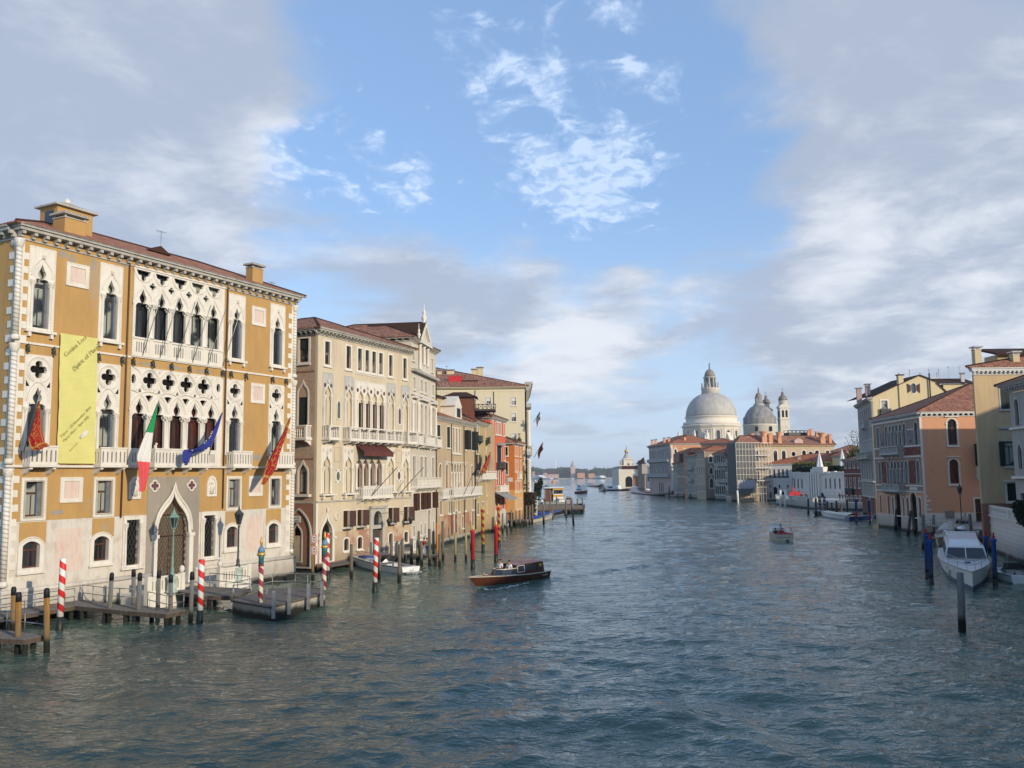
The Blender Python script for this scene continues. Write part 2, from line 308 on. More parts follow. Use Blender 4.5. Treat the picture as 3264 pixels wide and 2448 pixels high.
# flags
def stripes3(name, cs, axis=0, lo=0.0, hi=1.0):
    ma, t, b = newmat(name, .85, .1); sp = nd(t, 'ShaderNodeSeparateXYZ'); t.links.new(nd(t, 'ShaderNodeUVMap').outputs[0], sp.inputs[0])
    v = sp.outputs[axis]; c = mixc(t, math_(t, 'GREATER_THAN', v, 1 / 3), cs[0], cs[1]); c = mixc(t, math_(t, 'GREATER_THAN', v, 2 / 3), c, cs[2]); t.links.new(c, b.inputs['Base Color'])
stripes3('flag_tri', ((.62, .09, .10), (.60, .60, .58), (.02, .26, .09)), 1)
def flagpat(name, ground, ink, sc=5.0, th=.04, border=True):
    ma, t, b = newmat(name, .85, .1); uv = nd(t, 'ShaderNodeUVMap').outputs[0]
    n = noise(t, uv, sc, 3, .5, 2.0); f = math_(t, 'LESS_THAN', math_(t, 'ABSOLUTE', math_(t, 'SUBTRACT', n, .5)), th)
    if border:
        sp = nd(t, 'ShaderNodeSeparateXYZ'); t.links.new(uv, sp.inputs[0])
        for o in (0, 1):
            for e in (.12, .88): f = math_(t, 'MAXIMUM', f, math_(t, 'LESS_THAN', math_(t, 'ABSOLUTE', math_(t, 'SUBTRACT', sp.outputs[o], e)), .018))
    c = mixc(t, f, ground, ink); t.links.new(c, b.inputs['Base Color'])
flagpat('flag_lion', (.27, .012, .02), (.40, .22, .05), 5, .02); plain('flag_blue', (.035, .045, .24), .85, .1, var=.2); plain('flag_red', (.35, .02, .03), .85, .1); plain('star', (.75, .6, .15), .8)
plain('banner', (.60, .56, .20), .85, .1, var=.06, scale=1); plain('banner_ink', (.33, .31, .12), .9, .1, var=.1); plain('net', (.13, .13, .125), .9, .1); plain('sheet', (.42, .40, .44), .9, .1, var=.1)
plain('flat_white', (.62, .61, .58), .7, .3, var=.15); plain('ink', (.03, .03, .05), .8, .1); plain('quay', (.36, .33, .29), .8, .3, var=.3, scale=1, tide=False)
plain('haze_tree', (.05, .07, .045), .9, .1, var=.5, scale=.05)
# ------------------------------------------------------------------ mesh helpers
class MB:
    """collects faces; build() links them as one mesh object"""
    def __init__(s): s.v = []; s.f = []; s.m = []; s.uv = {}; s.cur = 0; s.mats = []; s.sm = []; s.smooth = False
    def use(s, name):
        if name not in s.mats: s.mats.append(name)
        s.cur = s.mats.index(name); return s
    def face(s, idx, uv=None):
        s.f.append(idx); s.m.append(s.cur); s.sm.append(s.smooth)
        if uv: s.uv[len(s.f) - 1] = uv
    def add(s, vs, fs):
        o = len(s.v); s.v += [tuple(q) for q in vs]
        for f in fs: s.face([i + o for i in f])
    def box(s, x0, x1, y0, y1, z0, z1):
        if x0 > x1: x0, x1 = x1, x0
        if y0 > y1: y0, y1 = y1, y0
        if z0 > z1: z0, z1 = z1, z0
        s.add([(x0, y0, z0), (x1, y0, z0), (x1, y1, z0), (x0, y1, z0), (x0, y0, z1), (x1, y0, z1), (x1, y1, z1), (x0, y1, z1)],
              [(0, 3, 2, 1), (4, 5, 6, 7), (0, 1, 5, 4), (1, 2, 6, 5), (2, 3, 7, 6), (3, 0, 4, 7)]); return s
    def bar(s, p, q, wd, ht=None):
        """box bar from p to q"""
        p = Vector(p); q = Vector(q); ht = ht or wd; d = (q - p).normalized()
        up = Vector((0, 0, 1)) if abs(d.z) < .95 else Vector((0, 1, 0)); a = d.cross(up).normalized() * wd / 2; b = a.cross(d).normalized() * ht / 2
        vs = [e + i * a + j * b for e in (p, q) for i, j in ((-1, -1), (1, -1), (1, 1), (-1, 1))]
        s.add(vs, [(3, 2, 1, 0), (4, 5, 6, 7), (0, 1, 5, 4), (1, 2, 6, 5), (2, 3, 7, 6), (3, 0, 4, 7)]); return s
    def tube(s, pts, r, n=6, cap=True):
        pts = [Vector(p) for p in pts]; rs = r if isinstance(r, (list, tuple)) else [r] * len(pts)
        o = len(s.v); prev = None
        for i, p in enumerate(pts):
            d = (pts[min(i + 1, len(pts) - 1)] - pts[max(i - 1, 0)]).normalized()
            if prev is None:
                a = d.orthogonal().normalized()
            else:
                a = (prev - d * prev.dot(d)); a = a.normalized() if a.length > 1e-6 else d.orthogonal().normalized()
            prev = a; b = d.cross(a)
            for k in range(n):
                an = 2 * math.pi * k / n; s.v.append(tuple(p + (a * math.cos(an) + b * math.sin(an)) * rs[i]))
        sm = s.smooth; s.smooth = True
        for i in range(len(pts) - 1):
            for k in range(n):
                k2 = (k + 1) % n; s.face([o + i * n + k, o + i * n + k2, o + (i + 1) * n + k2, o + (i + 1) * n + k])
        s.smooth = sm
        if cap: s.face([o + k for k in range(n)][::-1]); s.face([o + (len(pts) - 1) * n + k for k in range(n)])
        return s
    def lathe(s, prof, cx=0, cy=0, n=12, z=0, a0=0, sm=True):
        """prof: [(r, z)...] from bottom to top"""
        o = len(s.v)
        for r, h in prof:
            for k in range(n):
                an = a0 + 2 * math.pi * k / n; s.v.append((cx + r * math.cos(an), cy + r * math.sin(an), z + h))
        old = s.smooth; s.smooth = sm
        for i in range(len(prof) - 1):
            for k in range(n):
                k2 = (k + 1) % n; s.face([o + i * n + k, o + i * n + k2, o + (i + 1) * n + k2, o + (i + 1) * n + k])
        s.smooth = old
        s.face([o + k for k in range(n)][::-1]); s.face([o + (len(prof) - 1) * n + k for k in range(n)]); return s
    def slab(s, outline, holes, y0, y1, back=False, side='same'):
        """plate in the x-z plane between y0 (front) and y1, holes cut through; outline and holes are lists of (x, z)"""
        loops = [outline] + list(holes); vs = []; es = []
        for lp in loops:
            o = len(vs); vs += [Vector(q) for q in lp]; es += [(o + i, o + (i + 1) % len(lp)) for i in range(len(lp))]
        rv, re, rf, ov, oe, of = geometry.delaunay_2d_cdt(vs, es, [], 2, 1e-5)
        base = len(s.v); s.v += [(q.x, y0, q.y) for q in rv]
        def inside(pt, lp):
            c = False; j = len(lp) - 1
            for i in range(len(lp)):
                if (lp[i][1] > pt[1]) != (lp[j][1] > pt[1]) and pt[0] < (lp[j][0] - lp[i][0]) * (pt[1] - lp[i][1]) / (lp[j][1] - lp[i][1]) + lp[i][0]: c = not c
                j = i
            return c
        keep = []
        for f in rf:
            c = sum((rv[i] for i in f), Vector((0, 0))) / len(f)
            if not inside(c, outline) or any(inside(c, h) for h in holes): continue
            a, b_, c_ = rv[f[0]], rv[f[1]], rv[f[2]]
            cr = (b_.x - a.x) * (c_.y - a.y) - (b_.y - a.y) * (c_.x - a.x)
            f = list(f) if cr > 0 else list(f)[::-1]        # counter clockwise in x-z seen from -y
            keep.append(f); s.face([base + i for i in f])
        if back:
            b2 = len(s.v); s.v += [(q.x, y1, q.y) for q in rv]
            for f in keep: s.face([b2 + i for i in f[::-1]])
        def area(lp): return sum(lp[i][0] * lp[(i + 1) % len(lp)][1] - lp[(i + 1) % len(lp)][0] * lp[i][1] for i in range(len(lp)))
        for k, lp in enumerate(loops):
            l2 = list(lp)
            if (area(l2) > 0) != (k == 0): l2 = l2[::-1]
            o = len(s.v); n = len(l2)
            s.v += [(q[0], y0, q[1]) for q in l2] + [(q[0], y1, q[1]) for q in l2]
            for i in range(n): j = (i + 1) % n; s.face([o + i, o + n + i, o + n + j, o + j])
        return s
    def prism(s, poly, z0, z1):
        n = len(poly); o = len(s.v); s.v += [(p[0], p[1], z0) for p in poly] + [(p[0], p[1], z1) for p in poly]
        s.face([o + i for i in range(n)][::-1]); s.face([o + n + i for i in range(n)])
        for i in range(n): j = (i + 1) % n; s.face([o + i, o + j, o + n + j, o + n + i])
        return s
    def ball(s, c, r, n=10, m=6, sq=(1, 1, 1)):
        o = len(s.v)
        for i in range(m + 1):
            t = math.pi * i / m
            for k in range(n):
                a = 2 * math.pi * k / n; s.v.append((c[0] + r * sq[0] * math.sin(t) * math.cos(a), c[1] + r * sq[1] * math.sin(t) * math.sin(a), c[2] - r * sq[2] * math.cos(t)))
        old = s.smooth; s.smooth = True
        for i in range(m):
            for k in range(n): k2 = (k + 1) % n; s.face([o + i * n + k, o + i * n + k2, o + (i + 1) * n + k2, o + (i + 1) * n + k])
        s.smooth = old; return s
    def build(s, name, mat=None, parent=None, loc=None, mw=None):
        me = bpy.data.meshes.new(name); me.from_pydata(s.v, [], s.f)
        names = s.mats if s.mats else [mat]
        if mat and s.mats and mat not in s.mats and False: pass
        for n_ in names: me.materials.append(M[n_])
        me.polygons.foreach_set('material_index', s.m); me.polygons.foreach_set('use_smooth', s.sm)
        if s.uv:
            ul = me.uv_layers.new(name='UVMap')
            for fi, uvs in s.uv.items():
                for li, q in zip(me.polygons[fi].loop_indices, uvs): ul.data[li].uv = q
        me.update(); o = bpy.data.objects.new(name, me); C.objects.link(o)
        if parent:
            o.parent = parent
        if loc is not None: o.location = loc
        if mw is not None: o.matrix_basis = mw
        return o
def tag(o, label=None, cat=None, group=None, kind=None):
    if label: o['label'] = label
    if cat: o['category'] = cat
    if group: o['group'] = group
    if kind: o['kind'] = kind
    return o
def empty(name, loc, rz=0.0, label=None, cat=None, group=None):
    o = bpy.data.objects.new(name, None); C.objects.link(o); o.location = loc; o.rotation_euler = (0, 0, rz); o.empty_display_size = .5
    return tag(o, label, cat, group)
def kids(o): return [c for c in C.objects if c.parent == o]
def copy_tree(o, parent=None):
    c = o.copy(); C.objects.link(c); c.parent = parent
    for ch in kids(o): copy_tree(ch, c)
    return c
# ---- outlines in (x, z), centred on u, standing on v
def arc(cx, cz, r, a0, a1, n): return [(cx + r * math.cos(R(a0 + (a1 - a0) * i / n)), cz + r * math.sin(R(a0 + (a1 - a0) * i / n))) for i in range(n + 1)]
def shape(kind, u, v, wd, h):
    a = wd / 2
    if kind == 'rect': return [(u - a, v), (u + a, v), (u + a, v + h), (u - a, v + h)]
    if kind == 'round': return [(u - a, v), (u + a, v)] + arc(u, v + h - a, a, 0, 180, 12)
    if kind == 'seg':
        r = a * 1.3; ang = math.degrees(math.acos(a / r)); s_ = r * math.sin(R(ang)); return [(u - a, v), (u + a, v)] + arc(u, v + h - r, r, ang, 180 - ang, 8)
    if kind == 'circle': return arc(u, v + h / 2, 1, 0, 342, 19) if False else [(u + a * math.cos(t * math.pi / 9), v + h / 2 + h / 2 * math.sin(t * math.pi / 9)) for t in range(18)]
    if kind in ('ogee', 'pointed'):
        rise = wd * (1.05 if kind == 'ogee' else .85); hs = h - rise; pts = []
        P0, P1, P2, P3 = ((a, hs), (a * 1.02, hs + .62 * rise), (.12 * a, hs + .55 * rise), (0, h)) if kind == 'ogee' else ((a, hs), (a, hs + .5 * rise), (.5 * a, hs + .85 * rise), (0, h))
        for i in range(9):
            t_ = i / 8; b0, b1, b2, b3 = (1 - t_) ** 3, 3 * t_ * (1 - t_) ** 2, 3 * t_ * t_ * (1 - t_), t_ ** 3
            pts.append((P0[0] * b0 + P1[0] * b1 + P2[0] * b2 + P3[0] * b3, P0[1] * b0 + P1[1] * b1 + P2[1] * b2 + P3[1] * b3))
        return [(u - a, v), (u + a, v)] + [(u + x, v + z) for x, z in pts] + [(u - x, v + z) for x, z in pts[-2::-1]]
    if kind == 'trefoil':
        rise = wd * 1.22; hs = h - rise; r1 = a * .58
        p = arc(a - r1, hs + .05 * wd, r1, -20, 112, 6); r2 = a * .50; cz = hs + .64 * wd
        p += arc(0, cz, r2, -35, 52, 5) + [(0, h)]
        return [(u - a, v), (u + a, v)] + [(u + x, v + z) for x, z in p] + [(u - x, v + z) for x, z in p[-2::-1]]
    if kind == 'quatre':          # four lobes, wd = full width
        d = a * .58; r = a * .42; p = []
        for k in range(4): p += [(u + d * math.cos(R(90 * k)) + x, v + h / 2 + d * math.sin(R(90 * k)) + z) for x, z in arc(0, 0, r, 90 * k - 118, 90 * k + 118, 8)]
        return p
    if kind == 'lozenge': return [(u - a, v + h / 2), (u, v), (u + a, v + h / 2), (u, v + h)]
def scale_loop(lp, u, v, s, dz=0): return [((x - u) * s + u, (z - v) * s + v + dz) for x, z in lp]
def grow(lp, d):
    """offset a counter clockwise loop outwards by d"""
    n = len(lp); ar = sum(lp[i][0] * lp[(i + 1) % n][1] - lp[(i + 1) % n][0] * lp[i][1] for i in range(n)); sg = 1 if ar > 0 else -1; out = []
    for i in range(n):
        a = Vector(lp[i - 1]); b = Vector(lp[i]); c = Vector(lp[(i + 1) % n]); e1 = (b - a); e2 = (c - b)
        n1 = Vector((e1.y, -e1.x)); n2 = Vector((e2.y, -e2.x))
        if n1.length < 1e-9: n1 = n2
        if n2.length < 1e-9: n2 = n1
        n1.normalize(); n2.normalize(); mm = n1 + n2
        if mm.length < .35: mm = n1
        k = mm.length_squared; mm = mm * (2 / k) if k > .6 else mm.normalized() * 1.6
        q = b + mm * d * sg; out.append((q.x, q.y))
    return out

def clip(lp, ax, val, sg):
    out = []
    for i in range(len(lp)):
        a, b = lp[i - 1], lp[i]; ia, ib = sg * (a[ax] - val) >= 0, sg * (b[ax] - val) >= 0
        if ia != ib: t = (val - a[ax]) / (b[ax] - a[ax]); out.append((a[0] + (b[0] - a[0]) * t, a[1] + (b[1] - a[1]) * t))
        if ib: out.append(b)
    return out
class Wall:
    """a facade plane from A (left, seen from outside) to B, local frame x along, y into the house, z up"""
    def __init__(s, A, B, root):
        s.A = Vector((A[0], A[1], 0)); s.B = Vector((B[0], B[1], 0)); s.L = (s.B - s.A).length; s.X = (s.B - s.A) / s.L; s.Y = Vector((0, 0, 1)).cross(s.X)
        s.root = root; mw = Matrix((s.X, s.Y, Vector((0, 0, 1)))).transposed().to_4x4(); mw.translation = s.A; s.mw = mw
        s.ml = root.matrix_world.inverted() @ mw if root else mw
        s.holes = []
    def uv(s, px, py):
        d = ray(px, py); n = s.Y; o = Vector((0, 0, EYE)); t = (s.A - o).dot(n) / d.dot(n); p = o + d * t; return ((p - s.A).dot(s.X), p.z)
    def u(s, px, py): return s.uv(px, py)[0]
    def v(s, px, py): return s.uv(px, py)[1]
    def part(s, mb, name, mat=None, label=None):
        o = mb.build(name, mat, s.root, mw=s.ml)
        if label: o['label'] = label
        return o
    def sub(s, mb, name, mat, parent): return mb.build(name, mat, parent)   # same frame as its part
    def window(s, u, v, wd, h, kind='rect', trim='istria', tw=.16, glass='glass', frame='frame_brown', sill=True, shutters=None, open_=0, hood=False, depth=.24, proud=.05, mull=True, balcony=False, name='window', blind=None, dark=False, grille=False):
        lp = shape(kind, u, v, wd, h); s.holes.append(lp)
        mb = MB(); 
        if trim:
            mb.use(trim); g = grow(lp, tw)
            mn = min(z for _, z in g); g = [(x, z if z > v - tw + .01 else v - (tw if sill else 0)) for x, z in g]
            mb.slab(g, [lp], -proud, .02)
            if sill: mb.box(u - wd / 2 - tw - .08, u + wd / 2 + tw + .08, -proud - .12, .02, v - tw - .1, v - tw + .015)
            if hood: mb.box(u - wd / 2 - tw - .12, u + wd / 2 + tw + .12, -proud - .2, .02, v + h + tw - .02, v + h + tw + .14)
        else: mb.use(frame).slab(lp, [scale_loop(lp, u, v + h / 2, .93)], .1, .14)
        o = s.part(mb, name)
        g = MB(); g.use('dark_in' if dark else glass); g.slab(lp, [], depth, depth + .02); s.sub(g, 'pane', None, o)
        if frame and not dark:
            f = MB().use(frame); inner = scale_loop(lp, u, v + h / 2, 1 - .14 / max(wd, .5)); f.slab(lp, [inner], depth - .05, depth)
            if mull:
                hs = h * (.66 if kind != 'rect' else .78); f.box(u - .035, u + .035, depth - .055, depth - .003, v + .05, v + hs); f.box(u - wd / 2 + .04, u + wd / 2 - .04, depth - .06, depth - .002, v + hs - .035, v + hs + .035)
            s.sub(f, 'frame', None, o)
        if blind:
            f = MB().use(blind); z0 = v + h * .55; f.box(u - wd / 2 + .03, u + wd / 2 - .03, depth - .12, depth - .065, z0, v + h - .02 if kind == 'rect' else v + h * .8); s.sub(f, 'blind', None, o)
        if grille:
            f = MB().use('iron'); k = max(2, int(wd / .22))
            for i in range(1, k): f.box(u - wd / 2 + wd * i / k - .015, u - wd / 2 + wd * i / k + .015, .03, .05, v, v + h * .97)
            for i in range(1, int(h / .35) + 1): f.box(u - wd / 2, u + wd / 2, .052, .07, v + i * h / (int(h / .35) + 1) - .012, v + i * h / (int(h / .35) + 1) + .012)
            s.sub(f, 'grille', None, o)
        if shutters:
            hh = h if kind == 'rect' else h * .72
            if shutters == 'closed' or open_ < 0:
                pass
            for sg in (-1, 1):
                f = MB().use(s.shmat)
                if open_ == 0:       # flat against the wall
                    x0 = u + sg * (wd / 2 + .03); f.box(x0, x0 + sg * wd / 2, -proud - .08, -proud - .03, v, v + hh)
                    for i in range(int(hh / .16)): z = v + .08 + i * .16; f.box(x0 + sg * .05, x0 + sg * (wd / 2 - .05), -proud - .095, -proud - .08, z, z + .08)
                elif open_ == 1:     # closed
                    f.box(u + sg * .01, u + sg * wd / 2, .02, .06, v, v + hh)
                    for i in range(int(hh / .16)): z = v + .08 + i * .16; f.box(u + sg * .05, u + sg * (wd / 2 - .05), .005, .02, z, z + .08)
                else:                # standing out at right angles
                    x0 = u + sg * wd / 2; f.bar((x0, -proud, v + hh / 2), (x0 + sg * wd * .12, -proud - wd * .5, v + hh / 2), .04, hh)
                s.sub(f, 'shutter', None, o)
        return o
    shmat = 'shutter'
    def wall(s, mat, z1, z0=-1.0, outline=None, th=.3, u0=0, u1=None, name='wall', y0=0.0):
        mb = MB().use(mat); u1 = s.L if u1 is None else u1
        hs = []
        for h in s.holes:
            if outline is None: h = clip(clip(h, 1, z0 + .004, 1), 1, z1 - .004, -1)
            if len(h) > 2 and all(u0 <= q[0] <= u1 for q in h): hs.append(h)
        mb.slab(outline or [(u0, z0), (u1, z0), (u1, z1), (u0, z1)], hs, y0, th)
        return s.part(mb, name)
    def band(s, v, h, out=.1, mat='istria', u0=0, u1=None, name='string_course', ext=0):
        u1 = s.L if u1 is None else u1
        return s.part(MB().use(mat).box(u0 - ext, u1 + ext, -out, .015, v, v + h), name)
    def cornice(s, z, mat='cornice', out=.5, h=.35, brk=.55, u0=0, u1=None, bw=.16, bh=.28, name='cornice', e0=.4, e1=.4):
        u1 = s.L if u1 is None else u1; mb = MB().use(mat)
        mb.box(u0 - e0, u1 + e1, -out, .3, z - h * .5, z); mb.box(u0 - e0 * .8, u1 + e1 * .8, -out * .82, .28, z - h, z - h * .5 - .002)
        mb.box(u0 - .05, u1 + .05, -.09, .015, z - h - bh - .12, z - h - bh + .0)
        n = max(1, int((u1 - u0) / brk))
        for i in range(n + 1):
            x = u0 + (u1 - u0) * i / n; mb.box(x - bw / 2, x + bw / 2, -out * .72, .01, z - h - bh * .55, z - h - .002); mb.box(x - bw / 2 + .01, x + bw / 2 - .01, -out * .42, .01, z - h - bh, z - h - bh * .55 - .002)
        return s.part(mb, name)
    def balcony(s, u0, u1, v, h=1.0, out=.8, mat='istria', style='slots', corb=3, name='balcony', th=.14, posts=True, cz=.55):
        """v = floor level; front balustrade with openings, floor slab, corbels"""
        mb = MB().use(mat); mb.box(u0 - .08, u1 + .08, -out - .08, .01, v - .18, v)
        o = s.part(mb, name)
        f = MB().use(mat); Lw = u1 - u0
        if style == 'slots':
            n = max(3, int(Lw / .30)); holes = []
            for i in range(n):
                x = u0 + Lw * (i + .5) / n; ww = min(.115, Lw / n * .42); holes.append([(x - ww / 2, v + .17), (x + ww / 2, v + .17), (x + ww / 2, v + h - .34), (x, v + h - .2), (x - ww / 2, v + h - .34)])
            f.slab([(u0, v), (u1, v), (u1, v + h - .06), (u0, v + h - .06)], holes, -out, -out + .1, back=True)
            f.box(u0 - .04, u1 + .04, -out - .05, -out + .15, v + h - .06, v + h + .05)
            for x in (u0, u1 - .1): 
                hs = []; k = max(1, int((out - .2) / .3))
                f.box(x, x + .1, -out + .1, .0, v + .0, v + .15); f.box(x, x + .1, -out + .1, 0, v + h - .3, v + h - .06)
                for i in range(k + 1): yy = -out + .1 + (out - .15) * (i + .3) / (k + 1); f.box(x, x + .1, yy, yy + .12, v + .15, v + h - .3)
        else:
            f.box(u0, u1, -out, -out + .18, v, v + .12); f.box(u0 - .04, u1 + .04, -out - .04, -out + .22, v + h - .13, v + h)
            nb = max(1, int(Lw / 1.6)); 
            for i in range(nb + 1):
                x = u0 + (Lw - .22) * i / nb; f.box(x, x + .22, -out + .0, -out + .18, v + .12, v + h - .13)
            for i in range(nb):
                xa = u0 + (Lw - .22) * i / nb + .22; xb = u0 + (Lw - .22) * (i + 1) / nb; k = max(2, int((xb - xa) / .24))
                for j in range(k):
                    x = xa + (xb - xa) * (j + .5) / k; f.lathe([(.05, 0), (.05, .05), (.03, .09), (.075, .24), (.04, .38), (.035, .42), (.075, .56), (.04, .7), (.05, .74), (.05, .78)], x, -out + .09, 6, v + .12 - .01 + 0, 0) if h > .95 else f.box(x - .05, x + .05, -out + .04, -out + .14, v + .12, v + h - .13)
            for x in (u0, u1 - .18): f.box(x, x + .18, -out + .18, .0, v + h - .13, v + h); f.box(x, x + .18, -out + .18, 0, v, v + .12); [f.box(x + .04, x + .14, yy, yy + .1, v + .12, v + h - .13) for yy in (-out * .72, -out * .45, -out * .2)]
        s.sub(f, 'balustrade', None, o)
        if corb:
            for i in range(corb):
                x = u0 + .15 + (Lw - .3) * (i / (corb - 1) if corb > 1 else .5); c = MB().use(mat)
                pr = [(-out * .95, v - .18), (-out * .95, v - .32), (-out * .6, v - .42), (-out * .35, v - .18 - cz * .75), (0, v - .18 - cz), (0, v - .18)]
                cv = [(x - .1, a, b) for a, b in pr] + [(x + .1, a, b) for a, b in pr]; k = len(pr)
                c.add(cv, [tuple(range(k)), tuple(range(2 * k - 1, k - 1, -1))] + [(i_, k + i_, k + (i_ + 1) % k, (i_ + 1) % k) for i_ in range(k)]); s.sub(c, 'corbel', None, o)
        return o
    def pipe(s, u, z0, z1, mat='pipe', r=.06): return s.part(MB().use(mat).tube([(u, -.12, z0), (u, -.12, z1)], r, 6), 'drainpipe')

def house(name, label, A, B, depth, cat='building', group=None, skew=0.0):
    """Empty at A; returns root, front wall, the four footprint corners (A, B, C, D)"""
    A = Vector((A[0], A[1], 0)); B = Vector((B[0], B[1], 0)); X = (B - A).normalized(); Y = Vector((0, 0, 1)).cross(X)
    rz = math.atan2(X.y, X.x); root = empty(name, A, rz, label, cat, group)
    root.matrix_world = Matrix.Translation(A) @ Matrix.Rotation(rz, 4, 'Z')
    Cc = B + Y * depth + X * skew; Dd = A + Y * depth + X * skew
    return root, Wall(A, B, root), (A, B, Cc, Dd)
def loc2(root, p): q = root.matrix_world.inverted() @ Vector((p[0], p[1], p[2] if len(p) > 2 else 0)); return (q.x, q.y, q.z)
def core(root, fp, z1, mat, inset=.62, z0=-1.0, name='wall'):
    ps = [Vector(loc2(root, p)).to_2d() for p in fp]; g = grow([tuple(p) for p in ps], -inset); return MB().use(mat).prism(g, z0, z1).build(name, None, root)
def hiproof(root, fp, z, rise, over=.5, mat='tiles', ridge=None, hip=(1, 1), thick=.12, name='roof', slopeback=None):
    """hipped roof over a quadrilateral A,B,C,D (AB front); the ridge runs along the longer direction unless ridge = 'ab' or 'bc'"""
    ps = [tuple(Vector(loc2(root, p)).to_2d()) for p in fp]; ps = grow(ps, over); a, b, c, d = [Vector(p) for p in ps]
    lab = (b - a).length; lbc = (c - b).length
    if ridge is None: ridge = 'ab' if lab >= lbc else 'bc'
    if ridge == 'ab': m0, m1 = (a + d) / 2, (b + c) / 2; half = lbc / 2; ln = lab
    else: m0, m1 = (a + b) / 2, (d + c) / 2; half = lab / 2; ln = lbc
    dr = (m1 - m0).normalized(); i0 = min(half, ln * .49) * hip[0]; i1 = min(half, ln * .49) * hip[1]; r0 = m0 + dr * i0; r1 = m1 - dr * i1
    V = [(p.x, p.y, z) for p in (a, b, c, d)] + [(r0.x, r0.y, z + rise), (r1.x, r1.y, z + rise)]
    fs = [(0, 1, 5, 4), (1, 2, 5), (2, 3, 4, 5), (3, 0, 4)] if ridge == 'ab' else [(0, 1, 4), (1, 2, 5, 4), (2, 3, 5), (3, 0, 4, 5)]
    mb = MB().use(mat); mb.v += V
    for f in fs: 
        P_ = [Vector(V[i]) for i in f]; e = (P_[1] - P_[0]).normalized(); nrm = (P_[1] - P_[0]).cross(P_[2] - P_[0]).normalized(); g = nrm.cross(e)
        mb.face(list(f), [((q - P_[0]).dot(e) + 50, (q - P_[0]).dot(g) + 50) for q in P_])
    mb.use('soffit'); o = len(mb.v); mb.v += [(p.x, p.y, z - thick) for p in (a, b, c, d)]
    mb.face([o + 3, o + 2, o + 1, o]); mb.use(mat)
    for i in range(4): j = (i + 1) % 4; mb.face([o + i, o + j, j, i], [(0, 0), ((Vector(V[i]) - Vector(V[j])).length, 0), ((Vector(V[i]) - Vector(V[j])).length, .1), (0, .1)])
    ro = mb.build(name, None, root)
    # ridge and hip tiles
    rt_ = MB().use(mat)
    lines = [(V[4], V[5])] + ([(V[0], V[4]), (V[3], V[4]), (V[1], V[5]), (V[2], V[5])] if ridge == 'ab' else [(V[0], V[4]), (V[1], V[4]), (V[2], V[5]), (V[3], V[5])])
    for p, q in lines:
        if (Vector(p) - Vector(q)).length > .3: rt_.tube([Vector(p) + Vector((0, 0, .02)), Vector(q) + Vector((0, 0, .02))], .10, 6)
    rt_.build('ridge_tiles', None, ro)
    return ro
def chimney(root, p, z0, h, wd=.9, dp=.6, mat='ochre', style='box', cap='cornice', name='chimney'):
    """p in world x, y; style box / pot (Venetian flared pot) / small"""
    x, y, _ = loc2(root, p); mb = MB().use(mat)
    if style == 'pot':
        mb.box(x - wd / 2, x + wd / 2, y - wd / 2, y + wd / 2, z0, z0 + h * .62); r = wd / 2
        mb.lathe([(r * 1.15, 0), (r * 1.0, .1), (r * .95, .12), (r * 2.0, h * .36), (r * 2.05, h * .38), (r * 1.6, h * .385)], x, y, 12, z0 + h * .62)
    else:
        mb.box(x - wd / 2, x + wd / 2, y - dp / 2, y + dp / 2, z0, z0 + h)
        mb.use(cap); mb.box(x - wd / 2 - .06, x + wd / 2 + .06, y - dp / 2 - .06, y + dp / 2 + .06, z0 + h + .002, z0 + h + .08)
        for sx in (-1, 1):
            for sy in (-1, 1): mb.box(x + sx * (wd / 2 - .1) - .05, x + sx * (wd / 2 - .1) + .05, y + sy * (dp / 2 - .08) - .05, y + sy * (dp / 2 - .08) + .05, z0 + h + .08, z0 + h + .26)
        zt = z0 + h + .26; a, b_ = wd / 2 + .2, dp / 2 + .2
        mb.box(x - a, x + a, y - b_, y + b_, zt, zt + .07)
        n = max(3, int(2 * a / .2))
        for i in range(n): xx = x - a + (i + .5) * 2 * a / n; mb.box(xx - .06, xx + .06, y - b_ - .03, y + b_ + .03, zt + .072, zt + .16)
    return mb.build(name, None, root)
def antenna(root, p, z0, h, name='antenna'):
    x, y, _ = loc2(root, p); mb = MB().use('steel'); mb.tube([(x, y, z0), (x, y, z0 + h)], .025, 5); mb.bar((x - .5, y, z0 + h - .1), (x + .5, y, z0 + h - .1), .02)
    for i in range(5): mb.bar((x - .4 + i * .2, y - .25, z0 + h - .1), (x - .4 + i * .2, y + .25, z0 + h - .1), .015)
    mb.bar((x - .3, y, z0 + h - .6), (x + .3, y, z0 + h - .6), .02); return mb.build(name, None, root)
def uvd(W, px, py, d):
    """u, v of a pixel on the plane a distance d inward of the wall"""
    dr = ray(px, py); n = W.Y; o = Vector((0, 0, EYE)); t = ((W.A + W.Y * d) - o).dot(n) / dr.dot(n); p = o + dr * t; return ((p - W.A).dot(W.X), p.z)
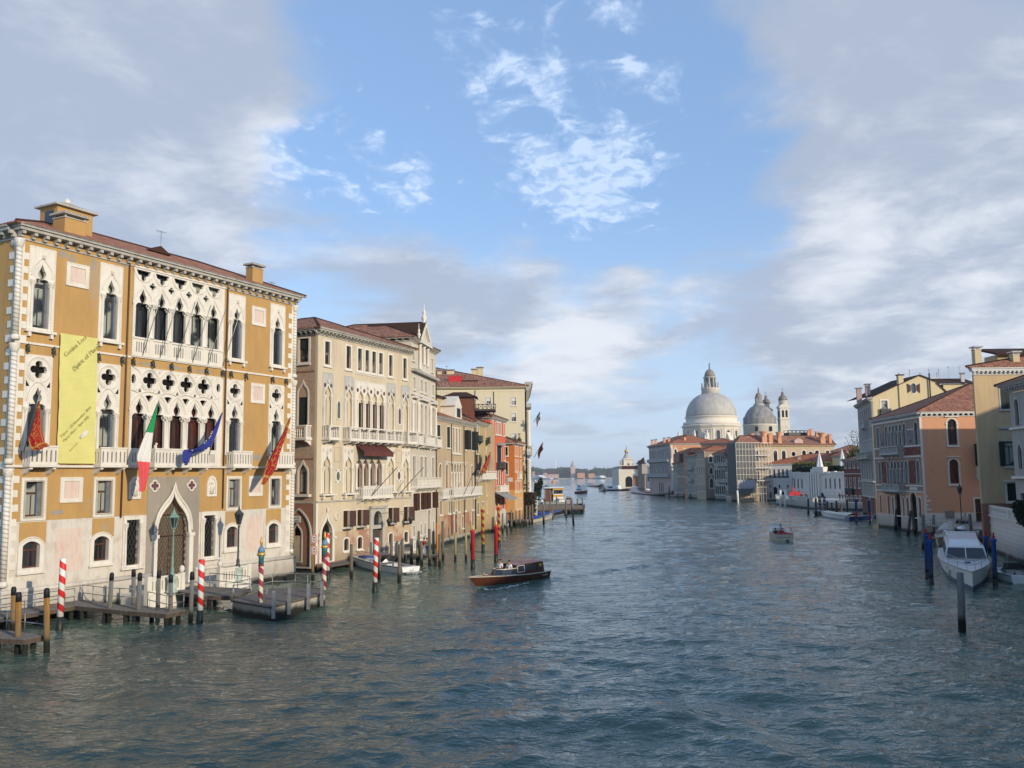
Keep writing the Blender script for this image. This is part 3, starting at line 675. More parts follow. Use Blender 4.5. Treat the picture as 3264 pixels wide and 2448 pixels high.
def drape(parent_or_none, W, left, right, d, mat, name, fold=.18, n=22, m=10, waves=2.5, seed=0):
    """hanging cloth between two pixel edges at a distance d in front of wall W, in wall-local coordinates, with real folds"""
    def samp(pts, t):
        ds = [0]
        for a, b in zip(pts, pts[1:]): ds.append(ds[-1] + math.hypot(b[0] - a[0], b[1] - a[1]))
        q = t * ds[-1]
        for i in range(len(pts) - 1):
            if q <= ds[i + 1] + 1e-6: k = (q - ds[i]) / max(1e-6, ds[i + 1] - ds[i]); return (pts[i][0] + (pts[i + 1][0] - pts[i][0]) * k, pts[i][1] + (pts[i + 1][1] - pts[i][1]) * k)
        return pts[-1]
    mb = MB().use(mat); rnd = random.Random(seed); ph = rnd.random() * 6
    for i in range(n + 1):
        t = i / n; a = samp(left, t); b = samp(right, t)
        ua, va = uvd(W, *a, -d); ub, vb = uvd(W, *b, -d)
        for j in range(m + 1):
            s_ = j / m; off = fold * (math.sin(waves * 2 * math.pi * s_ + ph + t * 1.5) * .5 + .3 * math.sin(5 * math.pi * s_ + ph * 2 + t * 4)) * (.3 + .7 * t)
            mb.v.append((ua + (ub - ua) * s_, -d + off, va + (vb - va) * s_))
    mb.smooth = True
    for i in range(n):
        for j in range(m):
            k = i * (m + 1) + j
            mb.face([k, k + 1, k + m + 2, k + m + 1][::-1], [(j / m, 1 - i / n), ((j + 1) / m, 1 - i / n), ((j + 1) / m, 1 - (i + 1) / n), (j / m, 1 - (i + 1) / n)][::-1])
    return mb
# ------------------------------------------------------------------ ochre gothic palace, left
def slab_border(mb, x0, x1, z0, z1, y=-.09, step=.2, base=False):
    """dentil border round a rectangular stone panel"""
    k = int((z1 - z0) / step)
    for x in (x0, x1):
        for i in range(k): z = z0 + (i + .5) * (z1 - z0) / k; mb.box(x - .045, x + .045, y, 0, z - step * .28, z + step * .28)
    k = int((x1 - x0) / step)
    for z in ([z0, z1] if base else [z1]):
        for i in range(k): x = x0 + (i + .5) * (x1 - x0) / k; mb.box(x - step * .28, x + step * .28, y, 0, z - .045, z + .045)
def colonnette(W, par, u, z0, z1, r=.13, y=-.02, mat='istria', name='column'):
    c = MB().use(mat); c.lathe([(r * 1.5, 0), (r * 1.5, .08), (r * 1.05, .16), (r, .2), (r * .93, z1 - z0 - .55), (r * 1.1, z1 - z0 - .5), (r * 1.15, z1 - z0 - .46), (r * 1.35, z1 - z0 - .3), (r * 1.9, z1 - z0 - .12), (r * 2.0, z1 - z0 - .1), (r * 2.0, z1 - z0)], u, y, 10, z0)
    h = z1 - .34
    for k in range(8): a = k * math.pi / 4; c.ball((u + r * 1.55 * math.cos(a), y + r * 1.55 * math.sin(a), h + .06 * (k % 2)), r * .42, 5, 3); c.ball((u + r * 1.8 * math.cos(a + .4), y + r * 1.8 * math.sin(a + .4), h + .17), r * .38, 5, 3)
    W.sub(c, name, None, par)
def panesub(W, par, lp, glass, d=.3, frame='frame_dark', u=None, v=None, wd=1, h=1):
    g = MB().use(glass).slab(lp, [], d, d + .02); W.sub(g, 'pane', None, par)
    if u is not None:
        f = MB().use(frame); inner = scale_loop(lp, u, v + h / 2, .9); f.slab(lp, [inner], d - .05, d)
        f.box(u - .03, u + .03, d - .05, d - .003, v, v + h * .62); f.box(u - wd / 2 + .03, u + wd / 2 - .03, d - .06, d - .004, v + h * .64, v + h * .7); W.sub(f, 'frame', None, par)
def ringtube(mb, u, z, r, t, y=-.06, n=20): mb.tube([(u + r * math.cos(2 * math.pi * i / n), y, z + r * math.sin(2 * math.pi * i / n)) for i in range(n + 1)], t, 5, False)

P1, W1, fp1 = house('gothic_palace', 'ochre stucco gothic palace with white stone tracery and corner ropework', (-32.7, 56.5), (-20.3, 80.2), 16, 'palace')
core(P1, fp1, 25.9, 'ochre')
H1 = W1.holes
# piano nobile windows (upper): 4 single lights
def upper_light(W, c, glass, sh=False):
    lp = shape('trefoil', c, 19.3, 1.16, 4.38)
    W.holes.append([(c - .62, 19.3), (c + .62, 19.3), (c + .62, 23.8), (c - .62, 23.8)])
    mb = MB().use('istria'); mb.slab([(c - .96, 19.12), (c + .96, 19.12), (c + .96, 24.83), (c - .96, 24.83)], [lp], -.06, .2)
    slab_border(mb, c - .93, c + .93, 19.15, 24.8)
    og = shape('ogee', c, 22.3, 1.5, 2.1); mb.tube([(x, -.07, z) for x, z in og[2:]], .06, 5, False); mb.ball((c, -.16, 24.28), .1, 8, 5); mb.lathe([(.02, 0), (.13, .05), (.06, .16), (.11, .2), (.01, .36)], c, -.14, 7, 24.05)
    mb.box(c - 1.1, c + 1.1, -.32, .01, 18.95, 19.12); [mb.box(c + q - .1, c + q + .1, -.26, .01, 18.65, 18.948) for q in (-.8, .8)]
    o = W.part(mb, 'window'); panesub(W, o, lp, glass, .34, 'frame_dark', c, 19.3, 1.16, 4.38)
    for q in (-.66, .66): colonnette(W, o, c + q, 19.12, 22.55, .11, -.08)
    if sh: s_ = MB().use('shutter_grey'); s_.box(c + .34, c + .5, .05, .3, 19.32, 22.5); W.sub(s_, 'shutter', None, o)
for i, c in enumerate((1.68, 7.07, 19.5, 24.5)): upper_light(W1, c, 'glass_curtain' if i < 2 else 'glass', True)
def lower_light(W, c, glass, b0, b1):
    lp = shape('trefoil', c, 11.3, 1.28, 4.0); qf = shape('quatre', c, 15.88, 1.2, 1.2)
    W.holes.append([(c - .66, 10.1), (c + .66, 10.1), (c + .66, 15.5), (c - .66, 15.5)]); W.holes.append([(c - .66, 15.8), (c + .66, 15.8), (c + .66, 17.15), (c - .66, 17.15)])
    mb = MB().use('istria'); tri = [[(c + s_ * .60, 15.32), (c + s_ * .86, 15.3), (c + s_ * .86, 15.72)] for s_ in (-1, 1)]
    mb.slab([(c - .98, 11.0), (c + .98, 11.0), (c + .98, 17.45), (c - .98, 17.45)], [lp, qf], -.07, .22)
    slab_border(mb, c - .95, c + .95, 11.0, 17.42)
    ringtube(mb, c, 16.48, .86, .07); ringtube(mb, c, 16.48, .74, .035); og = shape('pointed', c, 13.6, 1.62, 2.15); mb.tube([(x, -.07, z) for x, z in og[2:]], .07, 5, False); mb.tube([(x, -.05, z) for x, z in scale_loop(og, c, 13.6, .86)[2:]], .035, 5, False)
    o = W.part(mb, 'window'); panesub(W, o, lp, glass, .36, 'frame_dark', c, 11.3, 1.28, 4.0); W.sub(MB().use('dark_in').slab(qf, [], .36, .38), 'tracery_pane', None, o)
    for t_ in tri: W.sub(MB().use('dark_in').slab(t_, [], -.075, -.071), 'spandrel_hole', None, o)
    for q in (-.74, .74): colonnette(W, o, c + q, 11.0, 13.95, .12, -.08)
    s_ = MB().use('shutter_grey'); s_.box(c + .38, c + .56, .05, .3, 11.32, 13.8); W.sub(s_, 'shutter', None, o)
    W.balcony(b0, b1, 10.12, 1.2, .95, 'istria', 'slots', 2)
for i, (c, b0, b1) in enumerate(((1.74, .85, 2.8), (7.12, 6.1, 8.2), (19.48, 18.6, 20.75), (24.5, 23.6, 25.9))): lower_light(W1, c, ('glass', 'glass_curtain')[i % 2], b0, b1)
CU = [10.68, 12.45, 14.21, 15.98]; LU = [9.82, 11.565, 13.33, 15.095, 16.84]
# upper loggia
mb = MB().use('istria'); holes = []
for c in LU: holes.append(shape('trefoil', c, 19.78, 1.26, 3.74))
for c in LU:   # inverted openings under the lintel
    z1 = 24.93; q = [(c - .66, z1), (c - .5, z1 - .36), (c - .22, z1 - .42), (c - .2, z1 - .68), (c, z1 - .9), (c + .2, z1 - .68), (c + .22, z1 - .42), (c + .5, z1 - .36), (c + .66, z1)]; holes.append(q)
for c in CU: holes.append(shape('quatre', c, 23.5, .58, .66))
for i, c in enumerate(LU):
    k = 5
    for j in range(k): x = c - .42 + .84 * j / (k - 1); holes.append([(x - .055, 18.62), (x + .055, 18.62), (x + .055, 19.34), (x, 19.46), (x - .055, 19.34)])
mb.slab([(8.98, 18.22), (17.98, 18.22), (17.98, 25.18), (8.98, 25.18)], holes, -.12, .1, back=True)
H1.append([(9.08, 18.32), (17.9, 18.32), (17.9, 25.05), (9.08, 25.05)])
slab_border(mb, 9.0, 17.96, 18.25, 25.12, -.15); mb.box(8.98, 17.98, -.2, -.1, 25.06, 25.2)
for c in LU:
    og = shape('ogee', c, 22.3, 1.72, 1.75); mb.tube([(x, -.13, z) for x, z in og[2:]], .06, 5, False)
    dn = [(c - .88, 25.0), (c - .72, 24.5), (c - .42, 24.18), (c, 24.02), (c + .42, 24.18), (c + .72, 24.5), (c + .88, 25.0)]; mb.tube([(x, -.13, z) for x, z in dn], .07, 5, False)
mb.box(9.0, 17.96, -.2, -.12, 19.62, 19.76); mb.box(9.0, 17.96, -.18, -.12, 18.3, 18.5)
for c in CU: mb.box(c - .2, c + .2, -.17, .14, 18.3, 19.76)
lo = W1.part(mb, 'window', label='five light upper loggia of white gothic tracery')
for c in CU: colonnette(W1, lo, c, 19.76, 22.45, .2, -.02)
for i, c in enumerate(LU):
    g = MB().use('glass_curtain' if i > 2 else 'glass'); g.box(c - .86, c + .86, .42, .45, 18.33, 25.0); W1.sub(g, 'pane', None, lo)
    f = MB().use('frame_dark'); f.box(c - .025, c + .025, .37, .418, 19.7, 22.3); f.box(c - .8, c + .8, .36, .415, 22.3, 22.36); W1.sub(f, 'frame', None, lo)
for i in range(6):
    u = 9.9 + i * 1.6; W1.part(MB().use('steel').tube([(u, -.15, 18.35), (u + .05, -2.0, 22.9)], .035, 5), 'awning_pole')
# lower loggia with roundels
mb = MB().use('istria'); holes = [shape('trefoil', c, 11.38, 1.28, 3.76) for c in LU]
for c in CU: holes.append(shape('quatre', c, 15.93, 1.24, 1.24)); holes.append([(c - .36, 15.36), (c - .1, 14.98), (c, 14.9), (c + .1, 14.98), (c + .36, 15.36), (c, 15.44)])
for c in (9.22, 17.56): holes.append(shape('circle', c, 16.2, .42, .72))
for c in LU: holes.append([(c - .15, 15.66), (c, 15.52), (c + .15, 15.66), (c, 15.92)])
for c in LU:
    for j in range(5): x = c - .42 + .84 * j / 4; holes.append([(x - .055, 10.35), (x + .055, 10.35), (x + .055, 11.0), (x, 11.12), (x - .055, 11.0)])
mb.slab([(8.98, 10.1), (18.04, 10.1), (18.04, 17.5), (8.98, 17.5)], holes, -.12, .1, back=True)
H1.append([(9.08, 10.2), (17.94, 10.2), (17.94, 17.4), (9.08, 17.4)])
slab_border(mb, 9.0, 18.02, 10.1, 17.46, -.15)
for c in CU:
    ringtube(mb, c, 16.55, .84, .07, -.13); ringtube(mb, c, 16.55, .70, .035, -.13)
    mb.tube([(x, -.13, z) for x, z in arc(c, 13.95, 1.77, 8, 172, 20)], .065, 5, False); mb.ball((c + .88, -.14, 17.25), .09, 6, 4)
for c in (8.92, 17.74): mb.tube([(x, -.13, z) for x, z in arc(c, 13.95, 1.77, 95 if c > 10 else 8, 172 if c > 10 else 85, 12) if 9.0 < x < 18.0], .065, 5, False)
for c in (9.22, 17.56): mb.tube([(c + (.72 * math.cos(a)) * (1 if c < 10 else -1), -.13, 16.55 + .84 * math.sin(a)) for a in [R(-85 + 17 * i) for i in range(11)]], .06, 5, False)
for c in LU: og = shape('ogee', c, 13.9, 1.5, 1.55); mb.tube([(x, -.12, z) for x, z in og[2:]], .05, 5, False)
lo = W1.part(mb, 'window', label='five light lower loggia with quatrefoil roundels')
for c in CU: colonnette(W1, lo, c, 11.38, 13.95, .21, -.02, 'istria')
for i, c in enumerate(LU):
    g = MB().use('glass_red'); g.box(c - .87, c + .87, .42, .45, 10.2, 15.6); W1.sub(g, 'pane', None, lo)
    f = MB().use('frame_dark'); f.box(c - .03, c + .03, .36, .418, 11.3, 13.7); f.box(c - .8, c + .8, .35, .415, 13.7, 13.78); W1.sub(f, 'frame', None, lo)
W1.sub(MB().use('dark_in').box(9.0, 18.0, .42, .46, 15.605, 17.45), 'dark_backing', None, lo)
bo = W1.balcony(10.68, 15.98, 10.12, 1.22, .95, 'istria', 'slots', 4)
for u in (10.75, 15.9): l_ = MB().use('istria'); l_.ball((u, -.88, 11.5), .15, 8, 5, (.8, 1, 1.2)); l_.ball((u, -.98, 11.7), .1, 8, 5); l_.lathe([(.12, 0), (.12, .05)], u, -.88, 8, 11.38); W1.sub(l_, 'finial', None, bo)
for b in kids(P1):
    pass
# mezzanine and ground floor
for c, w_ in ((1.82, 1.2), (7.13, 1.15), (19.6, 1.15), (24.52, 1.05)):
    mb = MB().use('istria'); lp = shape('rect', c, 6.7, w_, 2.28); H1.append(lp); mb.slab(grow(lp, .28), [lp], -.08, .02); slab_border(mb, c - w_ / 2 - .25, c + w_ / 2 + .25, 6.45, 9.22, -.11); mb.use('dirty_stone').slab(grow(lp, .1), [lp], -.13, -.08)
    o = W1.part(mb, 'window'); panesub(W1, o, lp, 'glass_curtain', .3, 'frame_brown', c, 6.7, w_, 2.28)
    W1.sub(MB().use('shutter_grey').box(c + w_ / 2 - .3, c + w_ / 2 - .02, .1, .29, 6.72, 8.95), 'shutter', None, o)
for c in (1.8, 7.06, 19.5, 24.4):
    mb = MB().use('istria'); lp = shape('seg', c, 3.35, 1.2, 1.72); H1.append(lp); g = grow(lp, .3); mb.slab(g, [lp], -.1, .02); mb.tube([(x, -.12, z) for x, z in grow(lp, .27)[2:]], .05, 5, False); mb.box(c - .98, c + .98, -.22, .01, 2.95, 3.1)
    o = W1.part(mb, 'window'); panesub(W1, o, lp, 'glass', .3, 'frame_brown', c, 3.35, 1.2, 1.72)
for c in (9.68, 17.0):
    mb = MB().use('istria'); lp = shape('rect', c, 2.8, 1.15, 3.3); H1.append(lp); mb.slab(grow(lp, .3), [lp], -.1, .02); slab_border(mb, c - .84, c + .84, 2.6, 6.38, -.13, .16); mb.box(c - 1.0, c + 1.0, -.3, .01, 2.5, 2.65)
    o = W1.part(mb, 'window'); W1.sub(MB().use('dark_in').box(c - .6, c + .6, .35, .38, 2.7, 6.2), 'pane', None, o)
    for q in (-.66, .66): colonnette(W1, o, c + q, 2.65, 5.9, .09, -.14)
    g = MB().use('iron')
    for i in range(-8, 9):      # diagonal lattice
        for sg in (1, -1):
            pts = []
            for t_ in range(0, 34):
                z = 2.82 + t_ * .1; x = c + i * .3 + sg * (z - 2.8) * .45
                if abs(x - c) < .56: pts.append((x, .05, z))
            if len(pts) > 1: g.tube([pts[0], pts[-1]], .018, 4, False)
    W1.sub(g, 'grille', None, o)
# doorway: ogee arch in a cement field
lp = shape('ogee', 13.3, 1.0, 3.05, 7.15); H1.append(lp)
W1.part(MB().use('cement').slab([(10.9, 1.9), (15.95, 1.9), (15.95, 9.25), (10.9, 9.25)], [lp], -.03, .01), 'cement_field')
mb = MB().use('istria'); og = shape('ogee', 13.3, 1.0, 3.5, 7.75); mb.slab(og, [lp], -.2, .1); mb.tube([(x, -.22, z) for x, z in og[2:]], .1, 6, False); mb.tube([(x, -.16, z) for x, z in lp[2:]], .06, 5, False)
for q in (-1.72, 1.72): mb.box(13.3 + q - .28, 13.3 + q + .28, -.34, .01, 4.6, 4.85); mb.box(13.3 + q - .2, 13.3 + q + .2, -.26, .01, 1.0, 4.6); mb.box(13.3 + q - .3, 13.3 + q + .3, -.36, .01, 1.0, 1.35)
dr = W1.part(mb, 'doorway'); W1.sub(MB().use('post').slab(lp, [], .5, .52), 'door_screen', None, dr)
g = MB().use('pipe')
def inog(x, z):
    lo_ = [q for q in lp]; c_ = False; j = len(lo_) - 1
    for i in range(len(lo_)):
        if (lo_[i][1] > z) != (lo_[j][1] > z) and x < (lo_[j][0] - lo_[i][0]) * (z - lo_[i][1]) / (lo_[j][1] - lo_[i][1]) + lo_[i][0]: c_ = not c_
        j = i
    return c_
for i in range(-22, 23):
    for sg in (1, -1):
        seg = None
        for t_ in range(0, 74):
            z = 1.02 + t_ * .1; x = 13.3 + i * .26 + sg * (z - 1) * .5
            if inog(x, z): seg = [seg[0], (x, .12, z)] if seg else [(x, .12, z), (x, .12, z)]
            elif seg: break
        if seg and seg[0] != seg[1]: g.tube(seg, .02, 4, False)
g.box(11.8, 14.8, .1, .16, 4.72, 4.8); g.box(13.27, 13.33, .09, .15, 1.0, 4.72); W1.sub(g, 'lattice_gate', None, dr)
for c in (11.5, 15.05):
    q = shape('quatre', c, 8.2, .72, .72); mb = MB().use('purple_marble').slab(q, [], -.05, -.032); mb.use('istria').slab(grow(q, .11), [q], -.1, -.03); W1.part(mb, 'roundel')
for c in (9.74, 17.17):
    lp2 = [(c - .52, 7.62), (c + .52, 7.62), (c + .52, 8.75), (c + .3, 9.2), (c, 9.32), (c - .3, 9.2), (c - .52, 8.75)]; mb = MB().use('istria').slab(lp2, [], -.03, .01); mb.slab(lp2, [scale_loop(lp2, c, 8.4, .76)], -.1, -.03); mb.use('istria')
    mb.lathe([(.2, 0), (.14, .5), (.16, .55), (.1, .75), (.05, .78)], c, -.05, 8, 7.85); mb.ball((c, -.06, 8.75), .11, 6, 4)
    rnd = random.Random(3)
    mb.use('dirty_stone')
    for k in range(26): a = rnd.random() * 6.28; r_ = .22 + rnd.random() * .14; mb.ball((c + r_ * math.cos(a), -.04, 8.3 + r_ * 1.6 * math.sin(a)), .045, 5, 3)
    W1.part(mb, 'relief')
W1.wall('ochre', 25.9, 6.4); 

rnd = random.Random(8)
for u, z, a, b in ((3.2, 24.75, .5, .3), (3.9, 24.4, .3, .55), (5.6, 24.6, .22, .6), (8.3, 25.1, .6, .2), (10.5, 17.8, 1.1, .13), (13.2, 17.82, 1.0, .12), (15.9, 17.8, .9, .12), (21.5, 25.1, .8, .15), (22.2, 10.9, .7, .35), (3.6, 6.9, .5, .2)):
    W1.part(MB().use('cement').slab([(u + a * math.cos(t / 2.4) * rnd.uniform(.6, 1.1), z + b * math.sin(t / 2.4) * rnd.uniform(.6, 1.1)) for t in range(15)], [], -.008, 0), 'bare_plaster')
hl = H1; W1.wall('istria_low', 6.398, -1.0, name='stone_base')
# ochre fields let into the stone base, pink marble panels
for u0, u1 in ((.95, 2.84), (6.3, 8.1), (18.75, 20.5), (23.5, 25.4)): 
    c = (u0 + u1) / 2; top = arc((u0 + u1) / 2, 3.9, 1.27, 28, 152, 8)
    W1.part(MB().use('ochre').slab([(u0, 5.0), (u0 + .0, 5.0)] + [(x, z + .02) for x, z in reversed(top) if u0 < x < u1] + [(u1, 5.0), (u1, 6.33), (u0, 6.33)], [], -.012, .0), 'ochre_field')
for u0, u1 in ((3.56, 5.57), (21.25, 23.0)): W1.part(MB().use('pink_marble').box(u0, u1, -.015, 0, 2.82, 5.76), 'marble_panel')
for u0, u1, z0, z1 in ((3.45, 5.22, 22.62, 24.28), (21.25, 22.95, 22.5, 24.18), (21.3, 23.0, 15.62, 17.35), (3.69, 5.39, 7.53, 9.26), (21.3, 22.95, 7.53, 9.26)):
    mb = MB().use('istria'); lp = [(u0, z0), (u1, z0), (u1, z1), (u0, z1)]; inn = [(u0 + .28, z0 + .27), (u1 - .28, z0 + .27), (u1 - .28, z1 - .27), (u0 + .28, z1 - .27)]; mb.slab(lp, [inn], -.09, .01); slab_border(mb, u0 + .03, u1 - .03, z0 + .03, z1 - .03, -.11, .2, True); mb.use('pink_marble').slab(inn, [], -.03, -.01); W1.part(mb, 'marble_panel')
def dodge(u0, u1, spans):
    out = []; x = u0
    for a, b in spans:
        if a > x: out.append((x, a))
        x = b
    if x < u1: out.append((x, u1))
    return out
for a, b in dodge(0, 26.75, [(8.98, 17.98)]): W1.band(18.12, .14, .1, u0=a, u1=b)
mb = MB().use('istria')
for a, b in dodge(0, 26.75, [(6.0, 8.3), (.75, 2.9), (10.6, 16.1), (18.5, 20.85), (23.5, 26.0)][0:0]): pass
mb.box(-.2, 26.9, -.16, .005, 9.94, 10.09); mb.tube([(-.3, -.2, 9.99), (27.0, -.2, 9.99)], .09, 6)
for i in range(170): x = -.2 + i * .16; mb.bar((x, -.29, 9.92), (x + .08, -.29, 10.07), .035)
W1.part(mb, 'rope_moulding')
mb = MB().use('istria_low')
for a, b in ((-.3, 11.2), (15.4, 27.05)): mb.tube([(a, -.24, 1.93), (b, -.24, 1.93)], .17, 8); mb.box(a, b, -.36, .0, -1, 1.78)
W1.part(mb, 'plinth')
# quoins and rope columns
for side, uu in ((1, 0.0), (-1, 26.75)):
    mb = MB().use('istria'); mb.box(uu, uu + side * .38, -.05, .0, 2.2, 25.2)
    for i in range(25): z = 2.4 + i * .93; (z < 24.6 and not 9.6 < z < 10.2) and mb.box(uu + side * .38, uu + side * (.78 if i % 2 or side < 0 else .7), -.045, .0, z, z + .46)
    W1.part(mb, 'quoins')
    for z0, z1 in ((2.3, 9.85), (10.15, 18.05), (18.3, 25.1)):
        mb = MB().use('stripe_rope'); mb.lathe([(.2, .35), (.2, z1 - z0 - .55)], 0, 0, 12, 0); mb.use('istria').lathe([(.28, 0), (.28, .2), (.21, .35)], 0, 0, 12); mb.lathe([(.2, z1 - z0 - .55), (.23, z1 - z0 - .5), (.34, z1 - z0 - .1), (.34, z1 - z0)], 0, 0, 12)
        for k in range(10): mb.ball((.27 * math.cos(k * .63), .27 * math.sin(k * .63), z1 - z0 - .3 + .1 * (k % 2)), .06, 5, 3)
        o = mb.build('corner_column', None, P1, loc=(uu, -.06, z0))
W1.cornice(26.05, out=.75, h=.42, brk=.83, bw=.24, bh=.42)
# side wall towards the bridge
WS = Wall(fp1[3], fp1[0], P1); WS.wall('ochre', 25.9, -1, u1=WS.L - .32, u0=.2); WS.cornice(26.06, out=.75, h=.42, brk=.83, bw=.24, bh=.42, e1=.0, u1=WS.L - .3)
mb = MB().use('istria'); mb.box(WS.L - .38, WS.L - .3, -.05, 0, 2.2, 25.2)
for i in range(25): z = 2.4 + i * .93; mb.box(WS.L - (.95 if i % 2 else .8), WS.L - .3, -.045, 0, z, z + .46)
WS.part(mb, 'quoins')
roof1 = hiproof(P1, fp1, 26.06, 3.3, .75, 'tiles', hip=(1, .6))
for pxy in ((285, 30), (560, 60), (1035, 120), (1285, 150), (1400, 165), (1605, 190)): 
    u, v = W1.uv(pxy[0] / 3.318, 1100 + pxy[1] / 3.318)
    mb = MB().use('bronze'); mb.ball((u - .1, -.3, 17.85), .13, 6, 4, (1, 1, 1.6)); mb.tube([(u - .1, 0, 17.95), (u - .1, -.32, 18.1), (u - .1, -.4, 17.7)], .05, 5); mb.ball((u - .1, -.4, 17.6), .1, 6, 4); W1.part(mb, 'bronze_bracket')
for pxy in ((310, 40), (530, 70), (740, 100), (940, 120), (1130, 150), (1228, 180), (1405, 195), (1715, 240), (1875, 255)):
    u, v = W1.uv(400 + pxy[0] / 3.6875, 1150 + pxy[1] / 3.6875)
    mb = MB().use('bronze'); mb.ball((u - .1, -.3, 17.85), .13, 6, 4, (1, 1, 1.6)); mb.tube([(u - .1, 0, 17.95), (u - .1, -.32, 18.1), (u - .1, -.4, 17.7)], .05, 5); mb.ball((u - .1, -.4, 17.6), .1, 6, 4); W1.part(mb, 'bronze_bracket')
W1.pipe(8.55, 6.3, 25.4); W1.pipe(18.35, 6.6, 25.4)
# chimneys, dormer, antenna
def wp(W, u, d): q = W.A + W.X * u + W.Y * d; return (q.x, q.y)
u0, _ = uvd(W1, 203, 750, 1.0); u1, _ = uvd(W1, 272, 752, 1.0); zc = uvd(W1, 240, 684, 1.0)[1]
chimney(P1, wp(W1, (u0 + u1) / 2, 1.6), 25.9, zc - 26.3, (u1 - u0), 1.3, 'ochre', cap='dirty_stone')
ul = uvd(W1, 182, 690, 3.2)[0]; ur = uvd(W1, 296, 690, 3.2)[0]; zt = uvd(W1, 290, 684, 3.2)[1]
mb = MB().use('ochre'); mb.box(ul, ur, 3.2, 5.2, 26, zt); mb.use('glass').box(ul - .02, ul, 3.6, 4.6, zt - 1.4, zt - .3)
d_ = mb.build('roof_lantern', None, P1); rr = MB().use('dirty_stone'); rr.box(ul - .3, ur + .3, 2.9, 5.5, zt + .002, zt + .13); k = len(rr.v); rr.v += [(ul - .3, 2.9, zt + .13), (ur + .3, 2.9, zt + .13), (ur + .3, 5.5, zt + .13), (ul - .3, 5.5, zt + .13), ((ul + ur) / 2, 4.2, zt + .75)]
for f in ((0, 1, 4), (1, 2, 4), (2, 3, 4), (3, 0, 4)): rr.face([k + i for i in f])
rr.use('istria').lathe([(.28, 0), (.25, .12), (.1, .36), (.02, .4)], (ul + ur) / 2, 4.2, 8, zt + .65); rr.build('lantern_roof', None, d_)
u0, _ = uvd(W1, 795, 905, 1.2); u1, v1 = uvd(W1, 843, 850, 1.2)
chimney(P1, wp(W1, (u0 + u1) / 2, 1.5), 25.9, v1 - 25.9 - .4, (u1 - u0) * .72, .8, 'ochre', cap='dirty_stone')
u, v = uvd(W1, 495, 800, 5); mb = MB().use('ochre').box(u - .8, u + .8, 4.6, 7, 27, v - .2); mb.build('dormer', None, P1)
mb = MB().use('tiles'); a = [(u - 1.1, 4.3, v - .25), (u, 4.3, v + .35), (u + 1.1, 4.3, v - .25), (u - 1.1, 7.4, v - .25), (u, 7.4, v + .35), (u + 1.1, 7.4, v - .25)]; mb.add(a, [(0, 1, 4, 3), (1, 2, 5, 4)]); mb.face([0, 2, 1]); mb.build('dormer_roof', None, P1)
antenna(P1, wp(W1, uvd(W1, 513, 760, 6)[0], 6), 28.0, 2.6)
# yellow banner, a thing hung on the front
bn = empty('banner', W1.mw @ Vector((3.1, -.25, 10.2)), math.atan2(W1.X.y, W1.X.x), 'long yellow exhibition banner with slanting grey lettering on the ochre palace', 'banner')
mb = MB().use('banner'); nx, nz = 10, 30
x0t, x1t, x0b, x1b = -.02, 2.9, .15, 3.05
for j in range(nz + 1):
    t = j / nz
    for i in range(nx + 1):
        s_ = i / nx; mb.v.append((x0b + (x0t - x0b) * t + (x1b - x0b) * s_, .03 * math.sin(i * 1.1 + j * .35) + .02 * math.sin(j * 1.3 + i), t * 8.95))
for j in range(nz):
    for i in range(nx): k = j * (nx + 1) + i; mb.face([k, k + 1, k + nx + 2, k + nx + 1])
mb.smooth = True; cl = mb.build('banner_cloth', None, bn)
def text(s_, size, mat, parent, loc, rot, ext=.004, name='lettering', align='LEFT'):
    cu = bpy.data.curves.new(name, 'FONT'); cu.body = s_; cu.size = size; cu.extrude = ext; cu.align_x = align; cu.resolution_u = 2
    tmp = bpy.data.objects.new('tmp', cu); C.objects.link(tmp); dg = bpy.context.evaluated_depsgraph_get(); me = bpy.data.meshes.new_from_object(tmp.evaluated_get(dg)); bpy.data.objects.remove(tmp)
    me.materials.clear(); me.materials.append(M[mat]); o = bpy.data.objects.new(name, me); C.objects.link(o); o.parent = parent; o.location = loc; o.rotation_euler = rot; return o
for s_, sz, x, z in (('Genius Loci', .46, .42, 7.3), ('(Spirit of Place)', .46, 1.08, 6.4), ('7 June – 23 November 2014', .27, .35, 1.75), ('Open 10am – 6pm daily', .27, .55, 1.45), ('LISSON GALLERY', .12, 1.0, .8)):
    text(s_, sz, 'banner_ink', bn, (x, -.07, z), (R(90), R(-45), 0))
mb = MB().use('flat_white').slab([(2.05 + .38 * math.cos(a) * .72 - .14 * math.sin(a) * .72, 2.05 + .38 * math.cos(a) * .72 + .14 * math.sin(a) * .72) for a in [i * math.pi / 8 for i in range(16)]], [], -.08, -.07); mb.build('badge', None, bn)
# flags on poles
def flagthing(name, label, left, right, d, mat, pole, **k):
    rt_ = empty(name, W1.A, math.atan2(W1.X.y, W1.X.x), label, 'flag', 'flags flying from the ochre palace')
    mb = drape(None, W1, left, right, d, mat, 'cloth', **k); cl = mb.build('cloth', None, rt_)
    (pu, pv), (qu, qv), d0, d1 = pole; MB().use('steel').tube([(pu, -d0, pv), (qu, -d1, qv)], .04, 6).build('flagpole', None, rt_); return rt_
def c3(x, y): return (x / 3.318, 1100 + y / 3.318)
def c4(x, y): return (400 + x / 3.6875, 1150 + y / 3.6875)
D_ = 2.2
fu, fv = uvd(W1, *c3(430, 480), -D_)
flagthing('crimson_flag', 'crimson and gold flag hanging limp over the leftmost balcony', [c3(410, 590), c3(365, 760), c3(300, 1000), c3(335, 1100), c3(400, 1118)], [c3(415, 590), c3(432, 760), c3(440, 900), c3(465, 1020), c3(520, 1065)], D_, 'flag_lion', ((fu - .1, 10.9), (fu, fv), .9, D_), fold=.35, waves=2)
fu, fv = uvd(W1, *c4(380, 500), -D_)
